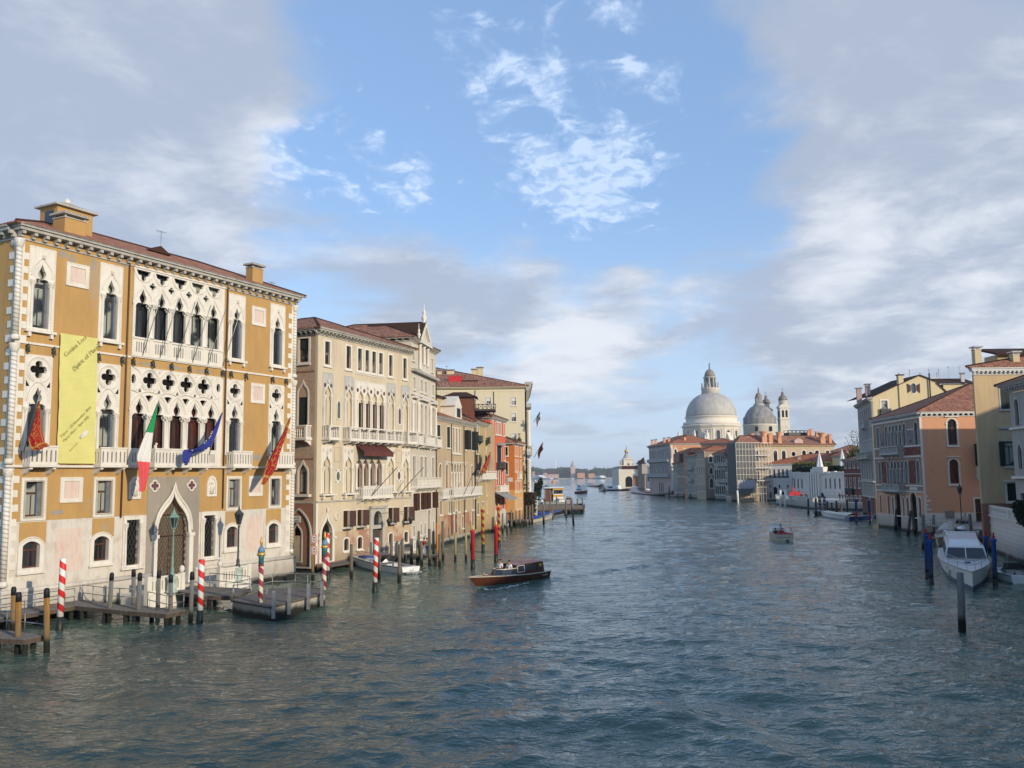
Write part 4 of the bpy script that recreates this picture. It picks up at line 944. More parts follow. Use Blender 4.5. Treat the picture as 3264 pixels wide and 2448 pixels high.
flagthing('tricolour_flag', 'green white and red flag hanging from the central balcony', [c4(375, 505), c4(300, 680), c4(215, 880), c4(130, 1120), c4(170, 1320), c4(175, 1540)], [c4(377, 505), c4(355, 700), c4(330, 900), c4(295, 1160), c4(265, 1330), c4(210, 1530)], D_, 'flag_tri', ((fu - .1, 10.9), (fu, fv), .9, D_), fold=.3)
fu, fv = uvd(W1, *c4(1140, 600), -D_)
fe = flagthing('blue_flag', 'dark blue flag with small gold stars blown across the balcony', [c4(1135, 610), c4(1040, 790), c4(960, 920), c4(860, 1020), c4(680, 1050), c4(680, 1180)], [c4(1138, 612), c4(1075, 860), c4(1020, 1000), c4(900, 1060), c4(780, 1090), c4(710, 1230)], D_, 'flag_blue', ((fu - .1, 10.9), (fu, fv), .9, D_), fold=.3)
for q in ((1020, 835), (1000, 885), (985, 905), (950, 940), (930, 965), (785, 1052), (1008, 855)):
    u, v = uvd(W1, *c4(*q), -D_ - .3); s5 = [(u + (.07 if i % 2 else .03) * math.sin(i * math.pi / 5), v + (.07 if i % 2 else .03) * math.cos(i * math.pi / 5)) for i in range(10)]; MB().use('star').slab(s5, [], -D_ - .3, -D_ - .28, back=True).build('star', None, fe)
fu, fv = uvd(W1, *c4(1940, 660), -D_)
flagthing('red_lion_flag', 'long red flag with gold scrollwork at the right corner balcony', [c4(1935, 670), c4(1840, 870), c4(1740, 1070), c4(1665, 1240), c4(1630, 1360), c4(1605, 1450)], [c4(1938, 672), c4(1880, 900), c4(1830, 1070), c4(1770, 1260), c4(1690, 1370), c4(1620, 1455)], D_, 'flag_lion', ((fu - .1, 10.9), (fu, fv), .9, D_), fold=.35)
# ------------------------------------------------------------------ left bank beyond the ochre palace
def rowwin(W, specs, kind='rect', **k):
    for c, v, w_, h in specs: W.window(c, v, w_, h, kind, **k)
def sidewall(root, fp, i, j): return Wall(fp[i], fp[j], root)
# -- cream gothic palace with brick flank
P2, W2, fp2 = house('cream_palace', 'cream gothic palace with brick flank, pink marble columns and a maroon awning', (-19.36, 86), (-11.9, 101.7), 15, 'palace')
core(P2, fp2, 23.4, 'cream')
TW = [(1.52, .82), (5.1, .78), (7.12, .72), (8.49, .72), (9.78, .72), (11.1, .72), (13.08, .72), (16.05, .72)]
for i, (c, w_) in enumerate(TW): W2.window(c, 20.45, w_, 2.35, 'rect', tw=.2, glass='glass_curtain', frame='frame_brown', blind='shutter', proud=.04)
W2.part(MB().use('istria').box(6.3, 11.9, -.07, 0, 20.0, 20.22), 'sill')
def gothic(c, v, w_, h, glass='dark_in', panel=True, ph=1.9, blk='cream', z0=None, half=None):
    """tall ogee window, partly walled up on its right with a pale post as in the photo"""
    o = W2.window(c, v, w_, h, 'ogee', trim='istria', tw=.14, glass=glass, frame=None, sill=False, depth=.4)
    for q in (-1, 1): colonnette(W2, o, c + q * (w_ / 2 + .02), v, v + h - w_ * 1.05, .09, -.05)
    f = MB().use('cream'); f.box(c - .02, c + w_ / 2, .16, .38, v, v + h * .98) if half else f.box(c - w_ / 2, c + w_ / 2, .2, .38, v + h * .68, v + h * .98); W2.sub(f, 'infill', None, o)
    mb = MB().use('istria'); mb.lathe([(.03, 0), (.13, .06), (.07, .2), (.12, .26), (.01, .42)], c, -.1, 7, v + h + .08); W2.sub(mb, 'finial', None, o); return o
for c in (1.68, 5.22, 13.22, 16.2):
    gothic(c, 14.0, 1.05, 4.45, half=True)
    mb = MB().use('grey_stone').slab([(c - .85, 13.99), (c + .85, 13.99), (c + .85, 19.6), (c - .85, 19.6)], [W2.holes[-1]], -.012, 0); slab_border(mb, c - .84, c + .84, 14.2, 19.6, -.04, .24); W2.part(mb, 'stone_panel')
    for q in (-.5, .5): W2.part(MB().use('purple_marble' if q < 0 else 'green_marble').slab(shape('circle', c + q, 18.15, .36, .42), [], -.05, -.012), 'marble_roundel')
AC = [7.3, 8.6, 9.88, 11.16]
for c in AC: gothic(c, 14.0, 1.0, 4.4, 'glass', half=False)
mb = MB().use('istria').slab([(6.35, 13.99), (12.1, 13.99), (12.1, 19.3), (6.35, 19.3)], W2.holes[-4:], -.012, 0); slab_border(mb, 6.38, 12.08, 14.2, 19.3, -.04, .24); W2.part(mb, 'stone_panel')
for c in (7.95, 9.24, 10.52, 11.7):
    W2.part(MB().use('pink_marble').lathe([(.17, 0), (.17, .1), (.15, .2), (.13, 3.0)], c, -.12, 10, 14.0), 'marble_column')
for c in (6.75, 7.95, 9.24, 10.52, 11.75): W2.part(MB().use('purple_marble').slab(shape('circle', c, 18.1, .36, .42), [], -.05, -.012), 'marble_roundel')
for c in (3.45, 14.9):
    lp = shape('ogee', c, 15.1, .5, 1.9); mb = MB().use('istria').slab(grow(lp, .12), [lp], -.08, 0); mb.use('green_marble' if c < 9 else 'purple_marble').slab(lp, [], -.03, -.01); W2.part(mb, 'niche')
for a, b, n_ in ((.75, 2.6, 2), (4.2, 14.3, 8), (15.3, 17.35, 3)): W2.balcony(a, b, 12.95, 1.3, .95, 'istria', 'bal', n_, cz=.3)
for c in (1.62, 5.25, 13.2, 16.3):
    gothic(c, 7.5, 1.15, 3.85, 'glass', half=True); mb = MB().use('istria').slab([(c - .9, 7.49), (c + .9, 7.49), (c + .9, 12.3), (c - .9, 12.3)], [W2.holes[-1]], -.012, 0); W2.part(mb, 'stone_panel')
    mb = MB().use('istria').box(c - 1.15, c + 1.15, -.5, 0, 7.28, 7.46); [mb.box(c + q - .12, c + q + .12, -.4, 0, 6.95, 7.28) for q in (-.8, .8)]; W2.part(mb, 'sill')
    for q in (-.55, .1, .6): W2.part(MB().use('pink_marble' if q < 0 else 'grey_stone').slab(shape('circle', c + q, 11.5 + abs(q) * .2, .34, .4), [], -.05, -.012), 'marble_roundel')
QC = [7.1, 8.25, 9.45, 10.75]
for c in QC:
    o = W2.window(c, 7.7, .95, 3.5, 'ogee', trim='dirty_stone', tw=.14, glass='glass_red', frame='frame_brown', sill=False, depth=.4)
for c in (6.52, 7.68, 8.85, 10.1, 11.35): W2.part(MB().use('pink_marble' if int(c) in (7, 10) else 'istria').lathe([(.16, 0), (.13, .15), (.12, 2.1), (.2, 2.4), (.24, 2.6), (.22, 2.75)], c, -.12, 8, 7.75), 'marble_column')
W2.balcony(6.55, 12.2, 6.95, 1.15, .95, 'istria', 'slots', 5)
aw = MB().use('awning'); aw.add([(6.5, -.05, 12.5), (12.05, -.05, 12.5), (12.05, -1.1, 11.75), (6.5, -1.1, 11.75), (12.05, -1.1, 11.35), (6.5, -1.1, 11.35), (12.05, -.05, 12.45), (6.5, -.05, 12.45), (12.05, -1.07, 11.7), (6.5, -1.07, 11.7), (12.05, -1.07, 11.35), (6.5, -1.07, 11.35)], [(0, 3, 2, 1), (3, 5, 4, 2), (7, 6, 8, 9), (9, 8, 10, 11)])
for i in range(28): x = 6.6 + i * .2; aw.box(x - .08, x + .08, -1.1, -1.07, 11.27, 11.35)
W2.part(aw, 'awning')
for i in (0, 1): W2.part(MB().use('iron').tube([(8.0 + i * 5.3, -.9, 7.0), (9.9 + i * 5.4, -3.0, 10.1)], .045, 5), 'flagpole')
for c in (3.45, 14.8):
    mb = MB().use('istria').box(c - .42, c + .42, -.05, 0, 8.5, 9.9); mb.use('green_marble' if c < 9 else 'purple_marble').slab(shape('circle', c, 8.75, .5, .9), [], -.08, -.051); mb.use('ink')
    for a in (-.33, .33):
        for b in (8.62, 9.78): mb.box(c + a - .06, c + a + .06, -.07, -.051, b - .06, b + .06)
    W2.part(mb, 'roundel'); W2.part(MB().use('cream').slab([(c - .6, 10.7), (c + .6, 10.7), (c + .6, 12.2), (c - .6, 12.2)], [[(c - .5, 10.8), (c + .5, 10.8), (c + .5, 12.1), (c - .5, 12.1)]], -.06, 0), 'plaster_frame')
W2.band(6.62, .16, .12, 'dirty_stone')
# ground floor
lp = shape('ogee', 1.72, .8, 1.75, 4.4); W2.holes.append(lp); mb = MB().use('istria'); mb.slab(grow(lp, .34), [lp], -.1, .02); mb.tube([(x, -.12, z) for x, z in grow(lp, .3)[2:]], .06, 5, False); mb.lathe([(.02, 0), (.15, .1), (.08, .3), (.14, .4), (.01, .6)], 1.72, -.12, 7, 5.55)
for q in (-1.2, 1.2): mb.box(1.72 + q - .2, 1.72 + q + .2, -.2, 0, 3.0, 3.2)
o = W2.part(mb, 'doorway'); W2.sub(MB().use('dark_in').slab(lp, [], .5, .52), 'door_screen', None, o)
for c, w_ in ((4.95, 1.0), (7.35, .95), (13.2, .95), (16.4, 1.05)):
    o = W2.window(c, 4.0, w_, 1.65, 'rect', glass='glass', frame='frame_brown', tw=.1)
    f = MB().use('iron')
    for i in range(8): x = c - .6 + i * 1.2 / 7; f.box(x - .012, x + .012, -.42, -.4, 3.75, 4.15)
    f.box(c - .62, c + .62, -.43, -.39, 4.13, 4.17); f.box(c - .62, c + .62, -.43, -.02, 3.72, 3.76); W2.sub(f, 'grille', None, o)
    s_ = MB().use('shutter_brown'); s_.bar((c + w_ / 2 + .02, -.05, 4.82), (c + w_ / 2 + .55, -.5, 4.82), .04, 1.6); W2.sub(s_, 'shutter', None, o)
    s_ = MB().use('shutter_brown'); s_.bar((c - w_ / 2 - .02, -.05, 4.82), (c - w_ / 2 - .1, -.55, 4.82), .04, 1.6); W2.sub(s_, 'shutter', None, o)
for c in (4.98, 7.35, 13.2, 16.35): W2.window(c, 1.62, .78, 1.2, 'seg', glass='dark_in', frame=None, tw=.16, grille=True)
lp = shape('round', 10.5, 3.9, 1.5, 1.5); l2 = shape('rect', 10.5, .6, 1.9, 2.9); W2.holes += [lp, l2]; mb = MB().use('dirty_stone'); mb.slab([(9.1, .6), (11.95, .6), (11.95, 5.7), (9.1, 5.7)], [lp, l2], -.14, .02); mb.box(8.95, 12.1, -.35, 0, 5.7, 5.95)
o = W2.part(mb, 'doorway'); W2.sub(MB().use('post_dark').slab(l2, [], .25, .3), 'door', None, o); W2.sub(MB().use('glass').slab(lp, [], .25, .3), 'fanlight', None, o)
for c in (3.35, 5.9, 8.6, 14.6): mb = MB().use('istria'); ringtube(mb, c, 5.1, .36, .06, -.05, 14); W2.part(mb, 'roundel')
for c in (10.9, 15.3):
    mb = MB().use('iron'); mb.tube([(c - 1.0, 0, 5.1), (c, -1.3, 5.2), (c, -1.3, 4.7)], .03, 5); mb.lathe([(.1, 0), (.26, .55), (.3, .6), (.1, .85), (.02, 1.0)], c, -1.3, 6, 3.75); o = W2.part(mb, 'lantern')
W2.wall('cream', 23.4, 3.6); W2.wall('brick_worn', 3.598, -1.0, name='lower_wall'); W2.part(MB().use('cream').box(-.02, 3.2, -.01, 0, .6, 6.55) if False else MB().use('istria').box(-.02, .3, -.03, 0, .5, 6.55), 'quoins')
mb = MB().use('brick_red').box(0, 9.0, -.2, 0, -1, .7); W2.part(mb, 'plinth')
W2.cornice(24.05, 'cornice', .62, .32, .62, bh=.3, bw=.2, e1=-.02)
# flank towards the side canal
S2 = sidewall(P2, fp2, 3, 0); LS = S2.L; o_ = LS - 12
S2.window(o_ + 10.25, 20.65, 1.2, 2.4, 'rect', tw=.22, glass='glass_curtain', blind='shutter')
o = S2.window(o_ + 10.23, 14.3, 1.2, 4.3, 'ogee', tw=.17, glass='shutter', frame=None, depth=.12, sill=False); S2.sub(MB().use('brick_pale').box(o_ + 9.6, o_ + 10.86, .03, .11, 17.1, 18.5), 'infill', None, o)
S2.balcony(o_ + 8.7, o_ + 11.35, 12.95, 1.3, .9, 'istria', 'bal', 2)
o = S2.window(o_ + 10.35, 7.5, 1.1, 3.1, 'ogee', tw=.2, glass='glass_curtain', sill=False); S2.part(MB().use('istria').box(o_ + 9.2, o_ + 11.4, -.4, 0, 7.2, 7.45), 'sill')
lp = shape('ogee', o_ + 9.75, 3.4, .95, 1.15); S2.holes.append(lp)
mb = MB().use('dirty_stone'); ou = shape('ogee', o_ + 9.75, .8, 1.35, 4.0); inn = shape('ogee', o_ + 9.75, .9, 1.1, 3.7); mb.slab(ou, [inn], -.1, .02); big = shape('pointed', o_ + 9.95, .4, 2.9, 5.5); mb.slab(grow(big, .15), [big], -.16, .02); o = S2.part(mb, 'blind_arch')
S2.sub(MB().use('dark_in').slab(lp, [], .3, .32), 'pane', None, o); S2.sub(MB().use('brick_worn').slab([(o_ + 9.21, .95), (o_ + 10.29, .95), (o_ + 10.29, 3.35), (o_ + 9.21, 3.35)], [], -.03, .0), 'brick_infill', None, o)
sg = empty('street_sign', S2.mw @ Vector((o_ + 9.2, -.19, 4.7)), math.atan2(S2.X.y, S2.X.x), 'white painted canal name plate above the blind arch on the brick flank', 'sign')
MB().use('flat_white').box(0, 1.12, -.03, 0, 0, .62).build('plate', None, sg); text('RIO DE', .24, 'ink', sg, (.56, -.035, .34), (R(90), 0, 0), align='CENTER'); text("L'ORSO", .24, 'ink', sg, (.56, -.035, .07), (R(90), 0, 0), align='CENTER')
S2.wall('brick_pale', 23.4, 6.6, u1=LS - .32, u0=.1); S2.wall('brick_red', 6.598, -1, u1=LS - .32, u0=.1, name='lower_wall')
for z in (23.2, 19.6, 10.85, 6.55): S2.band(z, .14, .05, 'brick_red' if z != 6.55 else 'dirty_stone', u1=LS - .35)
S2.cornice(24.05, 'cornice', .6, .32, .62, bh=.3, bw=.2, u1=LS - .05, e1=-.05)
hiproof(P2, fp2, 24.07, 3.0, .62, 'tiles_brown', ridge='bc', hip=(1.0, .8))
# low dormer shed on the roof
u, v = uvd(W2, 1075, 1050, 4.5); mb = MB().use('cream').box(u - 2.2, u + .9, 3.6, 7.6, 24.2, v - .35); mb.use('dark_in').box(u - 1.3, u + .3, 3.58, 3.62, v - 1.2, v - .55); do = mb.build('dormer', None, P2)
mb = MB().use('tiles_brown'); mb.add([(u - 2.7, 3.0, v - .5), (u + 1.4, 3.0, v - .25), (u + 1.4, 8.2, v + .35), (u - 2.7, 8.2, v + .5), (u - 2.7, 3.0, v - .38), (u + 1.4, 3.0, v - .13), (u + 1.4, 8.2, v + .47), (u - 2.7, 8.2, v + .62)], [(0, 1, 2, 3), (4, 5, 6, 7), (0, 4, 5, 1), (1, 5, 6, 2), (2, 6, 7, 3), (3, 7, 4, 0)]); mb.build('dormer_roof', None, do)
antenna(P2, wp(W2, -1.2, 5), 25.0, 4.0)

# -- baroque palace with gabled attic
P3, W3, fp3 = house('baroque_palace', 'weathered white baroque palace with a gabled attic and long balustrades', (-11.9, 101.7), (-10.05, 113.8), 14, 'palace')
core(P3, fp3, 25.2, 'baroque')
U3 = (1.5, 4.9, 6.9, 10.7)
for c, v, h in ((.6, 22.9, 1.5), (9.9, 22.6, 1.6)): W3.window(c + .4, v, .9, h, 'rect', trim='istria', tw=.14, glass='glass_grey', frame='frame_dark')
for c in (4.5, 6.3): W3.window(c, 22.5, .95, 2.7, 'round', trim='istria', tw=.16, glass='glass', sill=False, frame='frame_dark')
W3.balcony(3.7, 7.1, 21.95, .9, .4, 'istria', 'bal', 0)
W3.part(MB().use('baroque').box(2.9, 7.9, -.25, 0, 22.0, 25.3), 'attic_front') if False else None
for q in (3.5, 5.4, 7.3): W3.part(MB().use('istria').lathe([(.24, 0), (.2, .2), (.18, 2.9), (.28, 3.1)], q, -.2, 8, 22.0), 'column')
mb = MB().use('istria'); mb.slab([(2.6, 25.55), (8.2, 25.55), (5.4, 28.2)], [[(3.5, 25.8), (7.3, 25.8), (5.4, 27.6)]], -.55, .1); mb.box(2.6, 8.2, -.6, .1, 25.25, 25.55); mb.use('baroque').slab([(3.3, 25.56), (7.5, 25.56), (5.4, 27.7)], [], -.2, .1); gb = W3.part(mb, 'pediment')
for c, z, s_ in ((5.4, 28.1, 1.3), (2.9, 25.8, .9), (7.9, 25.8, .9)): W3.sub(MB().use('istria').lathe([(.25 * s_, 0), (.12 * s_, .2 * s_), (.3 * s_, .5 * s_), (.1 * s_, .85 * s_), (.2 * s_, 1.05 * s_), (.06 * s_, 1.3 * s_), (.03, 2.0 * s_)], c, -.2, 8, z), 'finial', None, gb)
for c in U3: W3.window(c, 19.5, .9, 1.35, 'rect', trim='istria', tw=.16, glass='glass', frame='frame_dark')
W3.band(21.5, .32, .55, 'cornice'); W3.band(18.7, .2, .3, 'istria'); 
for c in U3:
    W3.window(c, 14.0, 1.0, 3.9, 'round', trim='istria', tw=.2, glass='glass_grey', frame=None, sill=False, depth=.35); W3.part(MB().use('istria').box(c - .95, c + .95, -.45, 0, 18.35, 18.6), 'hood_mould')
for c in (.5, 2.9, 8.9, 11.7): W3.part(MB().use('istria').lathe([(.22, 0), (.18, .2), (.16, 3.6), (.26, 4.0)], c, -.15, 8, 14.0), 'column')
W3.balcony(.2, 2.6, 12.95, 1.25, .9, 'istria', 'bal', 2, cz=.3); W3.balcony(3.6, 8.3, 12.95, 1.25, .95, 'istria', 'bal', 4, cz=.3); W3.balcony(9.6, 12.1, 12.95, 1.25, .9, 'istria', 'bal', 2, cz=.3)
for c in U3: W3.window(c, 9.05, 1.15, 2.4, 'rect', trim='istria', tw=.2, glass='shutter', frame='frame_dark', sill=False)
W3.balcony(.2, 12.0, 7.85, 1.1, .8, 'istria', 'bal', 6, cz=.35)
W3.shmat = 'shutter_brown'
for c in U3: W3.window(c, 5.1, 1.0, 2.0, 'rect', trim='istria', tw=.12, glass='glass', frame='frame_brown', shutters=True, open_=2)
W3.window(8.5, .8, 1.3, 4.1, 'round', trim='istria', tw=.3, dark=True, sill=False, name='doorway')
for c in (1.4, 4.7, 6.6, 10.9): W3.window(c, 2.1, .7, 1.25, 'rect', trim='istria', tw=.14, glass='glass', frame=None, grille=True)
W3.wall('baroque', 25.2); W3.cornice(25.6, 'cornice', .55, .26, .5, u0=8.4, bh=.2); W3.cornice(25.6, 'cornice', .55, .26, .5, u1=2.5, bh=.2, e0=.3)
S3 = sidewall(P3, fp3, 3, 0); S3.wall('baroque', 25.2, 20, u1=S3.L - .31); S3.cornice(25.6, 'cornice', .5, .24, .8, u1=S3.L - .1, bh=.2)
hiproof(P3, fp3, 25.62, 2.7, .55, 'tiles_brown', ridge='bc', hip=(.9, .8)); W3.pipe(12.1, .5, 21.4, 'frame_dark')
mb = MB().use('tiles_brown'); mb.add([(2.6, -.5, 25.62), (5.4, -.5, 28.3), (5.4, 7, 28.3), (2.6, 7, 25.62), (8.2, -.5, 25.62), (8.2, 7, 25.62)], [(0, 1, 2, 3), (1, 4, 5, 2), (3, 2, 5)]); mb.build('gable_roof', None, P3)

# -- tan gothic house
P4, W4, fp4 = house('tan_house', 'tan stucco gothic house with a five arch window, long balcony and peeling brick base', (-10.05, 113.8), (-5.87, 134), 13, 'house')
core(P4, fp4, 16.4, 'tan'); W4.shmat = 'shutter'
for c, w_ in ((1.3, 1.6), (6.0, 1.6), (15.2, 1.3), (19.4, 1.3)): W4.window(c, 13.0, w_, 2.85, 'rect', trim='istria', tw=.12, glass='glass', shutters=True, open_=1 if c < 8 else 2)
for c in (8.5, 10.1, 11.7): W4.window(c, 12.4, 1.0, 3.4, 'rect', trim='istria', tw=.2, glass='glass_curtain', frame='frame_white')
for c in (2.0, 5.1, 14.6, 18.9): W4.window(c, 7.5, 1.1, 3.2, 'round', trim='istria', tw=.2, glass='glass', frame='frame_brown', sill=False)
for c in (7.9, 9.3, 10.7, 12.1): W4.window(c, 7.5, 1.1, 3.3, 'round', trim='istria', tw=.14, glass='glass_curtain', frame='frame_brown', sill=False)
for c in (7.2, 8.6, 10.0, 11.4, 12.8): W4.part(MB().use('istria').lathe([(.16, 0), (.11, .2), (.1, 1.9), (.2, 2.2)], c, -.1, 7, 7.5), 'column')
W4.band(10.95, .14, .08, u0=4.2, u1=16)
W4.balcony(.6, 3.6, 6.3, 1.1, .8, 'istria', 'slots', 2); W4.balcony(4.3, 20.3, 6.4, 1.15, 1.25, 'istria', 'slots', 9, cz=.7)
for i in (0, 1): W4.part(MB().use('iron').tube([(9.2 + 4.2 * i, -1.2, 6.3), (10.6 + 4.4 * i, -2.9, 10.6)], .04, 5), 'flagpole')
for c in (2.3, 6.4, 8.7, 11.3, 14.9, 19.4): W4.window(c, 4.1, 1.0, 1.7, 'rect', trim='istria', tw=.16, glass='glass_curtain', frame='frame_dark')
W4.window(9.8, .8, 1.4, 3.4, 'round', trim='istria', tw=.25, dark=True, sill=False, name='doorway'); W4.window(19.2, 1.0, 1.2, 2.8, 'round', trim='istria', tw=.25, dark=True, sill=False, name='doorway'); W4.window(13.3, 1.7, .9, 1.6, 'rect', trim='istria', tw=.14, dark=True)
W4.wall('tan', 16.4, 3.9); W4.wall('tan_brick', 3.898, -1, name='lower_wall'); W4.cornice(17.1, 'cornice', .5, .3, .7, bh=.25); W4.part(MB().use('istria_low').box(0, 20.6, -.18, 0, -1, .8), 'plinth')
for u in (7.3, 14.0, 20.4): W4.pipe(u, 1.0, 16.4)
hiproof(P4, fp4, 17.12, 2.6, .5, 'tiles', ridge='ab'); 
# raised attic with a small pediment
ua, va = uvd(W4, *(1360 + 160 / 5.53, 1120 + 900 / 5.53), 3.0); ub, vb = uvd(W4, 1360 + 470 / 5.53, 1120 + 880 / 5.53, 3.0); uc, vc = uvd(W4, 1360 + 600 / 5.53, 1120 + 1180 / 5.53, .5)
mb = MB().use('tan').box(-.5, ub, 2.5, 7, 17, vb); at_ = mb.build('attic', None, P4); MB().use('shutter').box(1.2, 2.6, 2.44, 2.5, vb - 2.0, vb - .7).build('window', None, at_)
mb = MB().use('tiles_brown'); mb.add([(-.9, 2.0, vb - .05), (ub + .4, 2.0, vb - .05), (ub + .4, 7.4, vb + 1.1), (-.9, 7.4, vb + 1.1), (-.9, 2.0, vb - .25), (ub + .4, 2.0, vb - .25)], [(0, 1, 2, 3), (4, 5, 1, 0)]); mb.build('attic_roof', None, at_)
ud, vd = uvd(W4, 1360 + 525 / 5.53, 1120 + 790 / 5.53, .6)
mb = MB().use('istria').slab([(ud - 2.0, 17.0), (ud + 2.0, 17.0), (ud + 1.6, vd - 1.6), (ud + 2.0, vd - 1.5), (ud, vd), (ud - 2.0, vd - 1.5), (ud - 1.6, vd - 1.6)], [], .3, 3.0, back=True); dm = mb.build('dormer', None, P4); MB().use('shutter').box(ud - .9, ud + .9, .24, .3, 17.6, vd - 1.8).build('window', None, dm)
chimney(P4, wp(W4, 22.5, 4.5), 16.5, 4.0, 1.1, .9, 'flat_white')
u, v = uvd(W4, 1360 + 600 / 5.53, 1120 + 800 / 5.53, 8); MB().use('tiles_bright').box(u - 1, u + 1, 7, 8, 17, 17.1)
for px, top in ((1360 + 240 / 5.53, 1120 + 300 / 5.53), (1360 + 295 / 5.53, 1120 + 310 / 5.53), (1360 + 352 / 5.53, 1120 + 255 / 5.53)):
    u, v = uvd(W4, px, top, 6); antenna(P4, wp(W4, u, 6), 18, v - 18)

# -- timber roof terrace and cabin standing behind the tan house
q0 = atd(1470, 1500, 142); q1 = atd(1575, 1500, 142); AT, WA, fpA = house('roof_terrace_house', 'house with dark timber roof cabin and terrace railing behind the tan house', (q0.x, 142), (q1.x, 142), 12, 'house')
core(AT, fpA, 17.5, 'tan', .0)
def zz(W, x, y, d=0): return uvd(W, x, y, d)
a0, t0 = zz(WA, 1460, 1266); a1, t1 = zz(WA, 1512, 1266); _, b0 = zz(WA, 1490, 1292); 
cb = MB().use('brown_paint').box(a0, a1, .0, 5, 17.4, t0).build('cabin', None, AT)
mb = MB().use('tiles_bright'); tb, tt = zz(WA, 1460, 1266), zz(WA, 1488, 1255); mb.add([(a0 - 3, -.6, t0), (a1 + .5, -.6, t0), (a1 - 1.4, 3, t0 + 1.1), (a0 - 1, 3, t0 + 1.1), (a1 + .5, 6, t0), (a0 - 3, 6, t0)], [(0, 1, 2, 3), (1, 4, 2), (3, 2, 4, 5), (0, 3, 5)]); mb.build('cabin_roof', None, cb)
r0, z0_ = zz(WA, 1512, 1304); r1, z1_ = zz(WA, 1579, 1287); mb = MB().use('post_dark'); mb.box(r0, r1, -.1, 4, z0_ - .3, z0_); 
for x in np.linspace(r0, r1, 6): mb.box(x - .06, x + .06, -.1, .02, z0_, z1_)
mb.box(r0, r1, -.1, .0, z1_ - .1, z1_)
for i in range(5): x = r0 + (r1 - r0) * i / 5; x2 = r0 + (r1 - r0) * (i + 1) / 5; mb.bar((x, -.05, z0_), (x2, -.05, z1_), .06); mb.bar((x, -.05, z1_), (x2, -.05, z0_), .06)
mb.use('tarp_white').bar((r0, -.3, t0 - .3), (r1 + .4, -.3, t0 - 1.7), .05, .1); mb.build('terrace', None, AT)
fl = bush_at = None

# -- olive house, red house, orange house
P5, W5, fp5 = house('olive_house', 'olive stucco house with paired white windows and a carved balcony with a limp flag', (-5.87, 134), (-3.74, 144.5), 12, 'house')
core(P5, fp5, 16.9, 'olive')
for c in (1.9, 8.6):
    for q in (-.62, .62): W5.window(c + q, 15.2, .8, 1.6, 'rect', trim='istria', tw=.16, glass='shutter_grey', frame='frame_dark')
    W5.balcony(c - 1.2, c + 1.2, 14.6, .7, .6, 'iron', 'slots', 2); W5.window(c, 12.7, 1.5, 1.1, 'round', trim='istria', tw=.22, glass='glass', sill=False); W5.window(c, 10.0, 1.5, 2.4, 'rect', trim='istria', tw=.12, glass='shutter', shutters=True, open_=0); W5.window(c, 6.0, 1.3, 2.1, 'rect', trim='istria', tw=.14, glass='glass', frame='frame_brown')
W5.balcony(.3, 10.3, 8.7, 1.15, 1.2, 'istria', 'bal', 5)
for c in (2, 5.2, 8.6): W5.window(c, 3.2, 1.1, 1.8, 'rect', trim='istria', tw=.14, glass='glass', grille=True)
W5.window(5.2, .6, 1.3, 2.2, 'round', trim='istria', dark=True, sill=False, name='doorway'); W5.wall('olive', 16.9); W5.cornice(17.5, 'cornice', .5, .3, .6, bh=.2); hiproof(P5, fp5, 17.52, 2.2, .5, 'tiles')
W5.pipe(.15, 1, 16.8, 'frame_dark')
P6, W6, fp6 = house('red_house', 'coral red house with white framed windows and a grey sloping awning', (-3.74, 144.5), (-1.28, 155), 10, 'house')
core(P6, fp6, 18.4, 'red_wall')
for c, w_ in ((1.87, .7), (4.3, .7), (5.3, .7), (6.3, .7), (7.3, .7), (9.9, .7)): W6.window(c, 16.2, w_, 2.0, 'rect', trim='istria', tw=.18, glass='glass_curtain', frame='frame_white')
for c, w_ in ((1.9, 1.0), (10.0, .9)): W6.window(c, 11.8, w_, 2.4, 'rect', trim='istria', tw=.12, glass='shutter', frame='frame_dark')
W6.window(6.0, 11.2, 3.2, 3.0, 'rect', trim='istria', tw=.14, glass='shutter', shutters=True, open_=1); W6.part(MB().use('awning_grey').box(4.2, 7.6, -.8, -.02, 14.25, 14.7), 'awning')
W6.balcony(4.0, 8.0, 10.5, .9, .6, 'iron', 'slots', 2)
for c in (1.6, 10.2): W6.window(c, 7.6, 1.0, 2.3, 'rect', trim='istria', tw=.12, glass='shutter')
for c in (4.5, 6.0, 7.5): W6.window(c, 7.6, 1.1, 2.5, 'round', trim='istria', tw=.14, glass='glass_curtain', sill=False)
W6.balcony(3.4, 9.4, 6.5, 1.0, .9, 'istria', 'bal', 3)
aw = MB().use('awning_grey'); aw.add([(1.6, -.1, 6.5), (8.8, -.1, 6.5), (8.8, -2.6, 5.2), (1.6, -2.6, 5.2), (1.6, -2.6, 5.0), (8.8, -2.6, 5.0)], [(0, 3, 2, 1), (3, 4, 5, 2)]); aw.add([(1.6, -.1, 6.45), (8.8, -.1, 6.45), (8.8, -2.55, 5.15), (1.6, -2.55, 5.15)], [(0, 1, 2, 3)]); W6.part(aw, 'awning')
for c in (2.4, 5.5, 8.6): W6.window(c, 3.4, 1.5, 2.0, 'rect', trim='istria', dark=True)
W6.wall('red_wall', 18.4, 3.1); W6.wall('istria_low', 3.098, -1, name='stone_base'); W6.cornice(18.95, 'cornice', .5, .28, .5, bh=.15)
S6 = sidewall(P6, fp6, 3, 0); S6.wall('red_wall', 18.4, 14, u1=S6.L - .31); S6.cornice(18.95, 'cornice', .45, .28, .5, bh=.15, u1=S6.L - .1); hiproof(P6, fp6, 18.97, 2.2, .5, 'tiles_brown')
P7, W7, fp7 = house('orange_house', 'burnt orange corner house fading to pale orange at its foot', (.29, 160), (1.95, 170), 8, 'house')
core(P7, fp7, 14.8, 'orange_wall')
